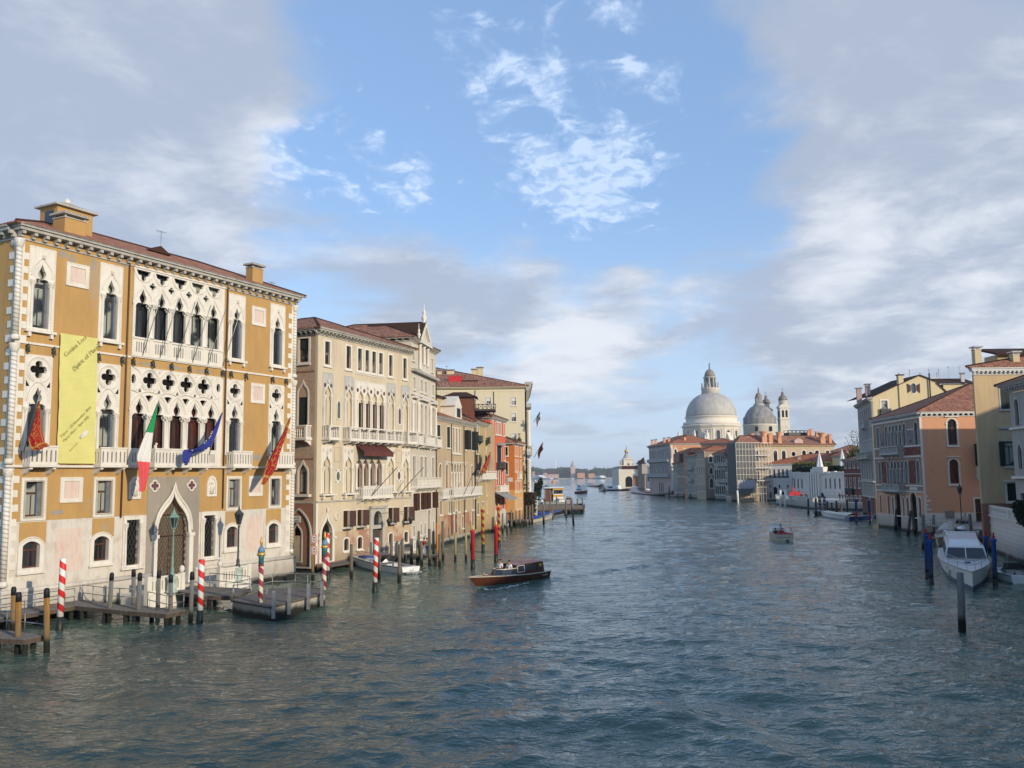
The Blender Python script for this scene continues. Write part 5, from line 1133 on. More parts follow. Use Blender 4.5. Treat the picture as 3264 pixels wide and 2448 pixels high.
for c in (1.3, 4.0, 7.3): 
    for v, h in ((12.8, 1.6), (9.9, 2.0), (6.2, 1.8)): W7.window(c, v, .9, h, 'rect', trim='istria', tw=.2, glass='glass_curtain', frame='frame_white')
    W7.window(c, 2.9, .9, 1.9, 'rect', trim='istria', tw=.14, glass='glass')
W7.balcony(3, 5.2, 8.6, 1.2, .6, 'istria', 'bal', 2); W7.wall('orange_wall', 14.8, 6.5); W7.wall('orange_low', 6.498, -1, name='lower_wall'); W7.cornice(15.2, 'flat_white', .7, .3, .6, bh=.1)
S7 = sidewall(P7, fp7, 3, 0); S7.shmat = 'shutter_brown'; xe = S7.L
for v, h in ((12.8, 1.55), (9.35, 2.15), (5.95, 1.7)): S7.window(xe - 1.62, v, .75, h, 'rect', trim='istria', tw=.16, glass='shutter_brown', frame=None)
S7.window(xe - 4.6, 9.35, .8, 2.1, 'rect', trim='istria', glass='shutter_brown', frame=None)
S7.part(MB().use('flat_white').box(xe - 1.35, xe - .35, -.06, 0, 8.0, 8.75), 'plaque')
S7.wall('orange_wall', 14.8, 6.5, u1=xe - .31); S7.wall('orange_low', 6.498, 2.4, u1=xe - .31, name='lower_wall'); S7.cornice(15.2, 'flat_white', .7, .3, .6, bh=.1, u1=xe - .1); hiproof(P7, fp7, 15.22, 1.8, .75, 'tiles')
# -- big yellow palace
P8, W8, fp8 = house('yellow_palace', 'huge pale yellow palace with tiled roof, its plain flank facing us', (-42, 190), (3.07, 190), 34, 'palace')
core(P8, fp8, 28.0, 'pale_yellow')
X8 = 42 - 26.93
for c, v, w_, h in ((27.26, 24.46, 1.05, 1.7), (27.22, 20.9, 1.05, 1.8), (21.75, 24.5, 1.0, 1.7), (21.75, 20.8, 1.0, 1.7), (16.0, 24.5, 1.0, 1.7), (27.2, 16.5, 1.05, 1.8), (27.2, 12.6, 1.05, 1.8)): W8.window(c + X8, v, w_, h, 'rect', trim='istria', tw=.14, glass='glass_curtain', frame='frame_white', blind='flat_white')
W8.wall('pale_yellow', 28.0); W8.cornice(28.7, 'pale_yellow', .5, .3, 30, bh=.1, e1=.3); W8.band(27.5, .12, .07, 'pale_yellow', name='ledge')
for u, z in ((22.9, 27.5), (18.8, 27.9)): W8.pipe(u + X8, 17, z, 'frame_dark')
hiproof(P8, fp8, 28.72, 6.2, .6, 'tiles_brown', ridge='bc', hip=(.8, .7))
F8 = Wall(fp8[1], fp8[2], P8); 
for v in (24.0, 13.5): F8.band(v, .9, 1.1, 'dirty_stone')
F8.cornice(29.6, 'dirty_stone', 1.5, 1.0, 1.4, bh=.9, bw=.6)
for i in range(10): F8.part(MB().use('istria').lathe([(.5, 0), (.42, .4), (.38, 7.2), (.6, 8.0)], 1 + i * 3.4, -.5, 8, 15.4), 'column'); F8.part(MB().use('istria').lathe([(.5, 0), (.42, .4), (.38, 7), (.6, 7.6)], 1 + i * 3.4, -.5, 8, 5.0), 'column')
for i in range(4): F8.window(3 + i * 3.4, 15.6, 1.8, 6, 'round', glass='glass'); F8.window(3 + i * 3.4, 6, 1.8, 5, 'round', glass='glass')
F8.wall('white_wall', 28.6); F8.balcony(1, 20, 14.4, 1.3, 1.3, 'istria', 'bal', 6)
for x, t, wd in ((228, 320, 1.0), (420, 312, 1.6), (843, 300, 1.3), (940, 268, 1.3)):
    d = 8 if x < 600 else 12; u, v = uvd(W8, 1360 + x / 5.53, 1120 + t / 5.53, d); chimney(P8, wp(W8, u, d), 28.5, v - 29.0, wd * 1.05, 1.1, 'butter')
ua, va = uvd(W8, 1360 + 640 / 5.53, 1120 + 510 / 5.53, 2.5); ub, vb = uvd(W8, 1360 + 890 / 5.53, 1120 + 550 / 5.53, 2.5); mb = MB().use('dark_in').box(ua, ub, 2.5, 6, vb - 1, va - .2); mb.use('tiles_brown').box(ua - .3, ub + .3, 2.2, 6, va - .2, va); mb.build('dormer', None, P8); MB().use('red_paint').box(ua - 3.2, ua - .2, 2.4, 2.6, va - .3, va + 1.0).build('red_tarpaulin', None, P8)
def flag_far(px, py, qx, qy, Y, mat='flag_tri', lab='', r=.06, ln=.55):
    p = atd(px, py, Y); q = atd(qx, qy, Y - 3); rt_ = empty('far_flag', p, 0, lab, 'flag', None); MB().use('steel').tube([(0, 0, 0), tuple(q - p)], r, 5).build('flagpole', None, rt_)
    mb = MB().use(mat); dv = q - p
    for i in range(9):
        a = dv * (1 - ln * i / 8)
        for j in range(5): mb.v.append((a.x + .1 * math.sin(i + j * 2), a.y + .35 * math.sin(j * 1.8 + i * .7), a.z - j * .38 * (1 + .3 * i / 8)))
    mb.smooth = True
    for i in range(8):
        for j in range(4): k = i * 5 + j; mb.face([k, k + 5, k + 6, k + 1], [(i / 8, 1 - j / 4), ((i + 1) / 8, 1 - j / 4), ((i + 1) / 8, 1 - (j + 1) / 4), (i / 8, 1 - (j + 1) / 4)])
    mb.build('cloth', None, rt_)
flag_far(1700, 1348, 1721, 1312, 189, lab='small tricolour flag high on the corner of the yellow palace'); flag_far(1702, 1458, 1730, 1409, 189, 'flag_lion', 'furled red and white flag on the lower balcony of the yellow palace')
p5 = empty('house_flag', W5.mw @ Vector((5, -1, 8.6)), math.atan2(W5.X.y, W5.X.x), 'faded orange flag drooping over the olive house balcony', 'flag')
mb = drape(None, W5, [(1562, 1440), (1545, 1480), (1532, 1500)], [(1564, 1440), (1562, 1470), (1545, 1510)], 1.6, 'flag_lion', 'cloth', fold=.3); mb.v = [(x - 5, y + 1, z - 8.6) for x, y, z in mb.v]; mb.build('cloth', None, p5)
MB().use('steel').tube([(0.5, 0.2, .3), (mb.v[0][0], mb.v[0][1], mb.v[0][2])], .05, 5).build('flagpole', None, p5)
# small villa bits between orange house and yellow palace
# ------------------------------------------------------------------ right bank
P9, W9, fp9 = house('mosaic_house', 'house with faded mosaic arcaded front and a plain terracotta flank', (60.13, 145), (59.03, 126), 16, 'house', skew=0)
fp9 = (fp9[0], fp9[1], Vector((83, 125.2, 0)), Vector((84, 144.5, 0)))
core(P9, fp9, 17.0, 'terracotta')
XA = (2.2, 5.9, 7.5, 8.8, 10.2, 11.7, 13.3, 17.6)
for c in XA: 
    op = c in (8.8, 10.2, 11.7, 17.6)
    W9.window(c, 12.95, .85 if c not in (2.2, 17.6, 5.9, 13.3) else 1.05, 3.3, 'round', trim='grey_stone', tw=.2, glass='glass_grey' if op else 'shutter_grey', frame='frame_white' if not op else 'frame_dark', sill=False)
    op = c in (8.8, 10.2, 11.7, 7.5)
    W9.window(c, 7.25, .85 if c not in (2.2, 17.6, 5.9, 13.3) else 1.05, 3.35, 'round', trim='grey_stone', tw=.2, glass='glass' if op else 'shutter_grey', frame='frame_white' if not op else 'frame_dark', sill=False)
for q in (6.7, 8.15, 9.5, 10.95, 12.5):
    for v in (12.95, 7.25): W9.part(MB().use('grey_stone').lathe([(.17, 0), (.13, .2), (.11, 2.0), (.2, 2.3)], q, -.15, 7, v), 'column')
W9.balcony(5.2, 12.6, 11.85, 1.1, 1.0, 'grey_stone', 'bal', 5); W9.balcony(5.2, 12.3, 6.15, 1.05, 1.0, 'grey_stone', 'bal', 5)
for c, w_, t_, b_ in ((1.8, .75, 5.35, 2.5), (5.3, .85, 5.35, 2.4), (7.05, .7, 5.1, 2.4), (9.1, 2.2, 5.85, .4), (11.35, .7, 5.1, 2.4), (12.95, .85, 5.2, 2.4), (15.2, 2.3, 5.95, .4), (17.5, .85, 5.3, 2.3)):
    W9.window(c, b_, w_, t_ - b_, 'round', trim='istria', tw=.22, dark=w_ > 2, glass='glass_grey', frame='frame_dark', sill=False, name='doorway' if w_ > 2 else 'window')
for v, h, u0, u1 in ((16.75, .22, 0, 19.03), (12.7, .22, 12.7, 19.03), (12.7, .22, 0, 5.1), (11.15, .2, 0, 19.03), (6.85, .22, 12.4, 19.03), (6.85, .22, 0, 5.1), (5.98, .2, 0, 19.03), (2.15, .18, 0, 19.03), (15.2, .15, 14.5, 16.8)): W9.band(v, h, .1, 'istria', u0=u0, u1=u1)
for u0, u1 in ((14.1, 16.8), (2.9, 5.1)): W9.part(MB().use('istria').box(u0, u1, -.04, 0, 6.3, 6.75), 'stone_panel')
for u0, u1, z0, z1, m_ in ((14.2, 16.7, 13.0, 15.1, 'mosaic_blue'), (14.2, 16.7, 7.3, 10.6, 'mosaic_red'), (3.0, 5.0, 7.3, 10.6, 'mosaic_red'), (3.0, 5.0, 13.0, 15.2, 'mosaic_blue'), (13.0, 18.8, 11.5, 12.6, 'mosaic_red')):
    mb = MB().use(m_).box(u0, u1, -.02, 0, z0, z1); o = W9.part(mb, 'mosaic_panel')
    if m_ == 'mosaic_blue': mb = MB().use('mosaic_wall').ball(((u0 + u1) / 2, -.05, z0 + .9), .35, 8, 6, (.8, .2, 1.6)); mb.use('mosaic_red').ball(((u0 + u1) / 2, -.06, z0 + .6), .3, 8, 6, (.9, .2, 1.0)); W9.sub(mb, 'mosaic_figure', None, o)
W9.wall('mosaic_wall', 17.0, 5.9); W9.wall('terracotta', 5.898, 2.2, name='lower_wall'); W9.wall('istria_low', 2.198, -1, name='stone_base'); W9.cornice(17.7, 'grey_stone', .5, .35, .45, bh=.25)
S9 = Wall((59.03, 126), (75, 125.5), P9)
for c, v, h, w_ in ((4.6, 12.8, 3.75, 1.3), (4.5, 7.25, 3.5, 1.3)):
    o = S9.window(c, v, w_, h, 'round', trim='istria', tw=.22, glass='glass' if v > 10 else 'glass_red', frame='frame_brown'); S9.part(MB().use('istria').box(c - 1.0, c + 1.0, -.2, 0, v + h + .28, v + h + .42), 'hood_mould')
    S9.sub(MB().use('istria').box(c - .95, c - .6, -.12, -.02, v + h - .8, v + h - .62), 'impost', None, o); S9.sub(MB().use('istria').box(c + .6, c + .95, -.12, -.02, v + h - .8, v + h - .62), 'impost', None, o)
S9.window(8.1, 1.75, 1.9, 3.3, 'rect', trim='istria', tw=.22, glass='glass', frame='frame_dark', sill=False, name='doorway')
S9.wall('terracotta', 17.0, 3.1, u0=.31); S9.wall('istria', 3.098, -1, u0=.31, name='stone_base'); S9.cornice(17.75, 'flat_white', .45, .42, .72, bh=.3, bw=.3, e0=.1, u0=.2)
mb = MB().use('istria')
for i in range(6): z = 2.2 + i * .62; mb.box(-.03, .55 if i % 2 else .95, -.05, .0, z, z + .3)
mb.box(-.03, .3, -.045, 0, 1.7, 17); S9.part(mb, 'quoins')
S9.part(MB().use('steel').box(2.9, 4.1, -.12, -.0, 2.3, 3.4), 'notice_board')
b_ = S9.balcony(7.6, 10.2, 8.3, 1.4, .9, 'istria', 'bal', 2); S9.part(MB().use('shutter').box(7.6, 10.2, -.9, 0, 12.6, 12.9), 'loggia_roof'); S9.part(MB().use('shutter').box(7.6, 8.0, -.85, -.0, 9.7, 12.6), 'loggia_wall')
hiproof(P9, fp9, 17.77, 4.8, .5, 'tiles', ridge='ab', hip=(1, 1))
# grey palace behind
P10, W10, fp10 = house('grey_palace', 'tall grey stone palace with a cream gabled flank and oval shuttered window', (75.6, 190), (70.44, 170), 20, 'palace')
fp10 = (fp10[0], fp10[1], Vector((92.4, 171, 0)), Vector((97, 191, 0))); core(P10, fp10, 22.9, 'butter')
for v in (19.6, 15.6):
    for c in (2.2, 5.2, 8.2, 11, 13.6, 16.4, 19): W10.window(c, v, 1.0, 2.3, 'rect', trim='grey_stone', tw=.25, glass='glass_grey', frame='frame_dark')
W10.balcony(9, 15, 18.2, 1.2, .8, 'grey_stone', 'bal', 4); W10.balcony(2, 18, 11.9, 1.2, 1.0, 'dirty_stone', 'bal', 6)
for c in (3, 6.5, 10, 13.5, 17): W10.window(c, 7.6, 1.4, 3.6, 'round', trim='grey_stone', tw=.3, glass='glass_grey', frame='frame_dark', hood=True)
W10.band(7.0, .3, .5, 'grey_stone')
for c in (2, 4.8, 7.2, 10.5, 13, 15.5, 18.4): W10.window(c, 4.2, 1.1, 2.3, 'rect', trim='istria', glass='shutter')
W10.window(11.8, .4, 1.8, 3.3, 'round', trim='istria', dark=True, name='doorway'); W10.wall('grey_wall', 22.9, 3.9); W10.wall('brown_red', 3.898, -1, name='lower_wall'); W10.cornice(23.6, 'grey_stone', .8, .4, .9, bh=.35)
S10 = Wall((70.44, 170), (92.4, 171), P10)
gable = [(.05, -1), (15.5, -1), (15.5, 24.3), (13.4, 26.4), (13.2, 26.75), (9.95, 27.9), (6.6, 26.4), (5.8, 26.1), (.05, 23.6)]
S10.window(2.6, 20.65, 1.25, 2.3, 'rect', trim='istria', tw=.3, glass='glass_curtain', frame='frame_white'); S10.balcony(1.6, 3.7, 20.3, 1.0, .5, 'iron', 'slots', 0)
lp = [(8.62 + .5 * math.cos(t) , 25.35 + .5 * math.sin(t) + (.5 if math.sin(t) > 0 else -.5)) for t in [i * math.pi / 10 for i in range(20)]]; S10.holes.append(lp)
mb = MB().use('istria').slab(grow(lp, .12), [lp], -.06, .02); o = S10.part(mb, 'window'); S10.sub(MB().use('glass_grey').slab(lp, [], .2, .22), 'pane', None, o)
for sg in (-1, 1): S10.sub(MB().use('shutter_brown').slab([(8.62 + sg * x, z) for x, z in ((.55, 24.9), (1.25, 24.4), (1.3, 26.3), (.55, 25.9))][::sg], [], -.1, -.05), 'shutter', None, o)
S10.wall('butter', 0, outline=gable, th=.6, name='gable_wall'); S10.part(MB().use('butter').box(5.6, 6.6, -.25, .6, 18.5, 27.9), 'chimney'); S10.part(MB().use('tiles_brown').box(5.45, 6.75, -.4, .75, 27.9, 28.1), 'chimney_cap')
for (a, b) in (((5.7, 26.2), (9.95, 28.05)), ((9.95, 28.05), (13.5, 26.7)), ((0, 23.75), (5.7, 26.25)), ((13.3, 26.5), (15.6, 24.3))):
    mb = MB().use('tiles_brown'); n_ = Vector((a[0], -.3, a[1])); q_ = Vector((b[0], -.3, b[1])); mb.add([n_, q_, q_ + Vector((0, 12, 0)), n_ + Vector((0, 12, 0)), n_ + Vector((0, 0, -.2)), q_ + Vector((0, 0, -.2))], [(0, 1, 2, 3), (4, 5, 1, 0)]); S10.part(mb, 'roof')
S10.part(MB().use('frame_dark').tube([(11.8, -.3, 21.3), (11.8, -.3, 28.3)], .14, 8), 'flue')
S10.part(MB().use('butter').box(15.5, 21.9, 1.5, 9, -1, 26.3), 'rear_wing'); mb = MB().use('tiles'); mb.add([(12.5, 1, 26.3), (22.4, 1, 26.3), (22.4, 6, 27.9), (12.5, 6, 27.9)], [(0, 1, 2, 3)]); S10.part(mb, 'roof')
mb = MB().use('steel')
for i, x in enumerate((8.9, 11.1, 13.3, 15.2, 16.8, 17.2)): mb.tube([(x, 6, 26.5), (x, 6, 29.6 if i % 2 else 28.9)], .05, 5); mb.ball((x, 6, 29.7 if i % 2 else 29.0), .13, 6, 4)
mb.bar((9.9, 6, 28.0), (17.2, 6, 28.0), .08); S10.part(mb, 'roof_terrace_rail')
for u, z, t in ((-1.4, 23.3, 24.6), (.45, 23.5, 25.4)): chimney(P10, wp(S10, u + 1.3, 5), 23, t + 1.0 - 23, 1.1, .9, 'far_pink')
chimney(P10, wp(S10, 20.4, 3), 26, 2.3, .7, .6, 'white_wall'); 
for u in (18.7, 21): antenna(P10, wp(S10, u, 5), 27, 3.2)
# mustard house
P11, W11, fp11 = house('mustard_house', 'mustard stucco house with dark shuttered windows and a tall chimney', (52.35, 98), (84, 98), 14, 'house')
fp11 = (fp11[0], fp11[1], Vector((84, 111, 0)), Vector((61.5, 110, 0)))
core(P11, fp11, 19.9, 'mustard'); W11.shmat = 'shutter'
W11.window(3.55, 15.95, 1.35, 2.5, 'rect', trim='grey_stone', tw=.16, glass='shutter', shutters=True, open_=1, hood=True)
W11.window(3.55, 9.55, 1.2, 2.75, 'rect', trim='grey_stone', tw=.16, glass='glass_curtain', shutters=True, open_=0, frame='frame_dark')
W11.part(MB().use('grey_stone').slab(grow(shape('round', 3.55, 12.5, 1.3, 1.0), .16), [shape('round', 3.55, 12.45, 1.3, 1.05)], -.06, 0), 'blind_arch'); W11.part(MB().use('grey_stone').box(2.4, 4.8, -.2, 0, 13.7, 13.9), 'hood_mould')
W11.window(3.5, 5.65, 1.2, 1.95, 'rect', trim='istria', tw=.2, glass='shutter', hood=True, frame=None)
for v in (15.95, 9.55, 5.65): W11.window(12.5, v, 1.3, 2.4, 'rect', trim='istria', glass='shutter')
W11.wall('mustard', 19.9, 5.4); W11.wall('brick_red', 5.398, -1, name='lower_wall'); W11.cornice(20.75, 'flat_white', .5, .5, .5, bh=.3, bw=.26)
hiproof(P11, fp11, 20.77, 3.3, .55, 'tiles', ridge='bc'); chimney(P11, wp(W11, 1.7, 2.2), 20.4, 2.6, .75, .75, 'butter', cap='white_wall'); chimney(P11, wp(W11, 5.4, 1.0), 20.0, 2.2, .75, .75, 'butter', cap='white_wall')
ua, va = uvd(W11, 3080 + 250 / 2.859, 1060 + 150 / 2.859, 8); MB().use('mustard').box(ua + .4, 15, 8, 11, 21, va - .7).build('attic', None, P11); mb = MB().use('tiles'); mb.add([(ua, 7.4, va - .6), (15.5, 7.4, va - .6), (15.5, 12, va + .6), (ua, 12, va + .6), (ua, 7.4, va - .85), (15.5, 7.4, va - .85), (ua, 12, va + .35)], [(0, 1, 2, 3), (4, 5, 1, 0), (4, 0, 3, 6)]); mb.build('attic_roof', None, P11)
P12, W12, fp12 = house('grey_arcade_house', 'grey stone fronted palace at the right edge with arched windows and a jutting eave', (50.5, 88), (44.0, 45), 16, 'palace')
core(P12, fp12, 16.8, 'grey_wall')
for i in range(10):
    c = 1.6 + i * 2.6; W12.window(c, 13.5, .9, 2.6, 'round', trim='grey_stone', tw=.25, glass='shutter', sill=False); W12.window(c, 9.2, .9, 2.6, 'ogee', trim='grey_stone', tw=.2, glass='glass', sill=False)
    W12.window(c, 4.6, 1.0, 2.2, 'rect', trim='grey_stone', glass='glass_grey')
W12.band(13.1, .2, .25, 'istria'); W12.band(8.2, .25, .35, 'istria'); W12.wall('grey_wall', 16.8); W12.cornice(17.7, 'grey_stone', 1.0, .3, .6, bh=.45, bw=.2, e0=.8); hiproof(P12, fp12, 17.72, 3.2, 1.0, 'tiles')
# unseen houses on the right, added and sized to shade the flank and piers
for nm, lb, A_, B_, h_ in (('corner_shade_block', 'unseen block beside the bridge foot, added to shade the canal', (44, 38), (40, 6), 19), ('academy_shade_block', 'long unseen building behind the bridge, raised to shade the piers', (42, -4), (30, -62), 26), ('back_shade_house', 'tall unseen house added right of the mustard house to shade the flank', (84, 92), (80, 62), 27), ('rear_shade_block', 'tall unseen block added beyond the right edge for its shade', (72, 56), (68, 24), 24)):
    Pn, Wn, fn = house(nm, lb, A_, B_, 18); core(Pn, fn, h_, 'grey_wall')
    for i in range(8):
        for v in (4, 9, 14): Wn.window(2.5 + i * 3.6, v, 1.3, 2.6, 'round', glass='glass')
    Wn.wall('grey_wall', h_); hiproof(Pn, fn, h_ + .1, 3.5, .6, 'tiles')

# garden wall with balustrade
GW = empty('garden_wall', (53.2, 98.0, 0), 0, 'white rusticated stone garden wall topped by a balustrade', 'wall'); GW.matrix_world = Matrix.Translation((53.2, 98.0, 0))
wg = Wall((53.2, 98.2), (46.6, 78), GW); wg.root = GW; wg.ml = GW.matrix_world.inverted() @ wg.mw
mb = MB().use('white_stone').box(0, wg.L, 0, .6, -1, 4.0)
for r_ in range(8):
    z = .5 + r_ * .44
    for i in range(11): x = (r_ % 2) * .9 + i * 1.85; mb.box(x + .02, min(wg.L, x + 1.82), -.05, 0, z + .02, z + .42)
mb.box(-.15, wg.L, -.2, .7, 3.98, 4.18); wg.part(mb, 'wall_face')
mb = MB().use('white_stone'); mb.box(0, wg.L, -.05, .3, 5.0, 5.2); mb.box(0, .6, -.06, .35, 4.18, 5.0); mb.box(9, 9.6, -.06, .35, 4.18, 5.0)
for i in range(34): mb.lathe([(.08, 0), (.05, .08), (.11, .28), (.05, .52), (.05, .58), (.1, .7), (.07, .82)], .8 + i * .36, .1, 7, 4.18) if not 8.9 < .8 + i * .36 < 9.7 else None
wg.part(mb, 'balustrade'); wf = Wall((68, 98.6), (53.2, 98.2), GW)
wn_ = Wall((53.2, 98.2), (53.8, 112), GW)
mb = MB().use('white_stone').box(-.3, 0.02, -.2, 14, -1, 4.0); 
# quay
Q = tag(MB().use('quay').prism([(57.6, 110.5), (72, 110.0), (72, 126), (59.0, 126.05), (57.7, 125)], 1.45, 1.7).build('quay'), kind='structure', label='paved stone quay in front of the terracotta flank')
tag(MB().use('istria_low').prism([(58.4, 111.3), (72, 110.9), (72, 126), (58.9, 126)], -1, 1.448).build('quay_base'), kind='structure')
def railing(name, label, pts, h=1.0, mat='steel', r=.03, posts=1.6, mids=1, group=None):
    """pts are world points at deck level; posts and rails along them"""
    o0 = Vector(pts[0]); rt_ = empty(name, o0, 0, label, 'railing', group); P_ = MB().use(mat); q = [Vector(p) - o0 for p in pts]
    ra = MB().use(mat)
    for a, b in zip(q, q[1:]):
        n = max(1, round((b - a).length / posts))
        for i in range(n + 1):
            p = a + (b - a) * i / n
            if i or a == q[0]: MB().use(mat).tube([p, p + Vector((0, 0, h))], r, 5).build('post', None, rt_)
    for k in range(mids + 1): z = Vector((0, 0, h * (1 - k / (mids + 1)))); ra.tube([p + z for p in q], r, 5)
    ra.build('rail', None, rt_); return rt_
railing('quay_railing', 'thin metal railing along the terracotta house quay', [(57.8, 125, 1.7), (57.8, 110.8, 1.7), (66, 110.5, 1.7)])
def lamp_post(name, label, loc, h=4.2, n=1, mat='iron', sc=1.0, pedestal=None):
    rt_ = empty(name, loc, 0, label, 'street lamp'); z0 = 0
    if pedestal: MB().use(pedestal).lathe([(.42, 0), (.45, .1), (.36, .18), (.34, .9), (.42, 1.0), (.42, 1.12), (.2, 1.18)], 0, 0, 8, 0).build('pedestal', None, rt_); z0 = 1.15
    MB().use(mat).lathe([(.2 * sc, 0), (.18 * sc, .15), (.12 * sc, .3), (.14 * sc, .5), (.075 * sc, .7), (.06 * sc, h * .8 - z0), (.1 * sc, h * .8 - z0 + .05), (.04 * sc, h * .82 - z0 + .1), (.05 * sc, h * .9 - z0)], 0, 0, 8, z0).build('column', None, rt_)
    s_ = .9 * sc; zl = h * .86
    g = MB().use('glass_grey').lathe([(.16 * s_, 0), (.34 * s_, .75 * s_)], 0, 0, 6, zl, sm=False); l_ = g.build('lantern', None, rt_)
    f = MB().use(mat)
    for k in range(6): a = k * math.pi / 3; f.bar((.17 * s_ * math.cos(a), .17 * s_ * math.sin(a), zl), (.36 * s_ * math.cos(a), .36 * s_ * math.sin(a), zl + .76 * s_), .035 * s_)
    f.lathe([(.18 * s_, -.06), (.18 * s_, 0)], 0, 0, 6, zl, sm=False); f.lathe([(.4 * s_, 0), (.42 * s_, .06), (.2 * s_, .24 * s_ + .06), (.16 * s_, .3 * s_), (.08 * s_, .5 * s_), (.01, .8 * s_)], 0, 0, 6, zl + .76 * s_, sm=False); f.build('lantern_frame', None, l_)
    for k in range(6): a = k * math.pi / 3; 
    return rt_
qp = atz(3066, 1672, 1.7); lamp_post('street_lamp', 'black iron lamp post with greenish lantern on the quay before the terracotta wall', (qp.x, qp.y, 1.7), 4.9, sc=1.05)

# -- far side row towards the dome
def flatfar(name, label, A, B, depth, h, mat, rise=3, roofm='tiles', rows=((12, 2.2), (7.5, 2.2), (3, 2.2)), cols=4, ww=1.0, kind='rect', trim='istria', side=None, corn='dirty_stone', hipk=(1, 1), ridge=None, base=None, glass='glass', tw=.18):
    P_, W_, f_ = house(name, label, A, B, depth, 'house'); core(P_, f_, h - .3, side or mat)
    for v, hh in rows:
        for i in range(cols): W_.window(W_.L * (i + .5) / cols, v, ww, hh, kind, trim=trim, tw=tw, glass=glass, frame=None, sill=True)
    W_.wall(mat, h - .3); W_.cornice(h, corn, .5, .3, 1.0, bh=.25); hiproof(P_, f_, h + .02, rise, .5, roofm, hip=hipk, ridge=ridge); return P_, W_, f_
def at(px, Y): p = atd(px, 1500, Y); return (p.x, Y)
def hz(px, py, Y): return atd(px, py, Y).z
# dark red house and white museum
PA, WA_, fA = flatfar('dark_red_house', 'dark red brick house with pale window frames beside the grey palace', at(2690, 216), at(2744, 208), 12, hz(2700, 1466, 213), 'brown_red', 1.5, 'tiles_brown', rows=((10.2, 1.6), (5.4, 2.2), (1.4, 2.0)), cols=4, ww=.55, trim='istria', glass='shutter')
WA_.band(8.6, .15, .1); WA_.balcony(1, 4.5, 4.3, .9, .6, 'iron', 'slots', 2)
WB = at(2422, 287); WC = at(2524, 283)
PB, WB_, fB = house('white_villa', 'plain white three storey house with window boxes and a red tiled roof', WB, WC, 14, 'house'); core(PB, fB, 11.6, 'white_wall')
for i, x in enumerate((625, 682, 740, 808, 878, 940, 1003)):
    u, v = WB_.uv(2300 + x / 4.809, 1500); WB_.window(u, 8.2, .55, 2.1, 'rect', trim='istria', tw=.1, glass='shutter', frame=None); bx = MB().use('foliage_dark')
    for k in range(14): bx.ball((u - .5 + k * .08, -.25 + .1 * (k % 2), 7.75 + .12 * (k % 3)), .16, 5, 3)
    WB_.part(bx, 'flower_box')
for x in (632, 745, 885, 1015): WB_.window(WB_.u(2300 + x / 4.809, 1540), 4.3, .5, .9, 'rect', trim='istria', tw=.08, dark=True)
for x, w_ in ((635, .7), (690, .9), (750, .7), (950, 1.1)): WB_.window(WB_.u(2300 + x / 4.809, 1560), .9, w_, 2.1, 'rect', trim='istria', tw=.1, dark=True, name='doorway')
WB_.window(WB_.u(2300 + 825 / 4.809, 1560), 1.2, 1.2, 3.4, 'round', trim='istria', tw=.15, dark=True, name='doorway'); WB_.wall('white_wall', 11.6); WB_.cornice(12.0, 'flat_white', .4, .25, 30, bh=.1); fR = (fB[0], wp(WB_, 27, 1.0), wp(WB_, 27, 16), wp(WB_, 0, 16)); hiproof(PB, fR, 12.02, 3.3, .5, 'tiles_bright', ridge='ab', hip=(2.0, .6)); MB().use('butter').box(12, 26, 2, 15, 3, 11.8).build('rear_wing', None, PB)
u, _ = uvd(WB_, 2548, 1470, 4); chimney(PB, wp(WB_, u, 4), 12, 2.0, .9, .7, 'white_wall')
# museum: low, unfinished white stone front of stepped blocks
MA = at(2526, 262); MBp = at(2696, 243)
PC, WC_, fC = house('museum', 'low white rusticated stone museum front with slit windows and a roof hedge', MA, MBp, 14, 'museum'); core(PC, fC, 8.8, 'white_stone')
for x in (1118, 1174, 1232, 1600, 1667, 1738, 1812): WC_.window(WC_.u(2300 + x / 4.809, 1540), 4.5, .55, 2.9, 'round', trim='white_stone', tw=.1, dark=True, sill=False)
WC_.window(WC_.u(2300 + 1525 / 4.809, 1580), .8, 3.2, 2.6, 'round', trim='istria', tw=.2, dark=True, name='doorway')
mb = MB().use('white_stone'); rnd = random.Random(5)
for r_ in range(9):
    x = 0
    while x < WC_.L - 1: 
        wd = .7 + rnd.random() * 1.1; z = .9 + r_ * .85
        if not any(abs((q[0][0] + q[1][0]) / 2 - x - wd / 2) < wd / 2 + .45 and z < max(p[1] for p in q) and z + .8 > q[0][1] for q in WC_.holes): mb.box(x + .02, min(WC_.L, x + wd) - .02, -.06 - rnd.random() * .12, -.001, z + .02, z + .82)
        x += wd
WC_.part(mb, 'stone_blocks'); mb = MB().use('white_stone')
for i in range(16):
    x = WC_.L * i / 16; mb.box(x, x + WC_.L / 16 * .96, -.2 - .3 * (5 < i < 10), .8, 8.6, 9.0 + rnd.random() * .45 + (.7 if 5 < i < 10 else 0))
for q in range(5): x = WC_.L * .33 + q * .95; mb.box(x, x + .55, -.75, 0, 1.5, 9.2)
WC_.part(mb, 'parapet'); WC_.part(MB().use('istria').box(WC_.L * .42, WC_.L * .62, -.6, 1.2, 9.3, 10.7), 'roof_block'); WC_.wall('white_stone', 8.8)
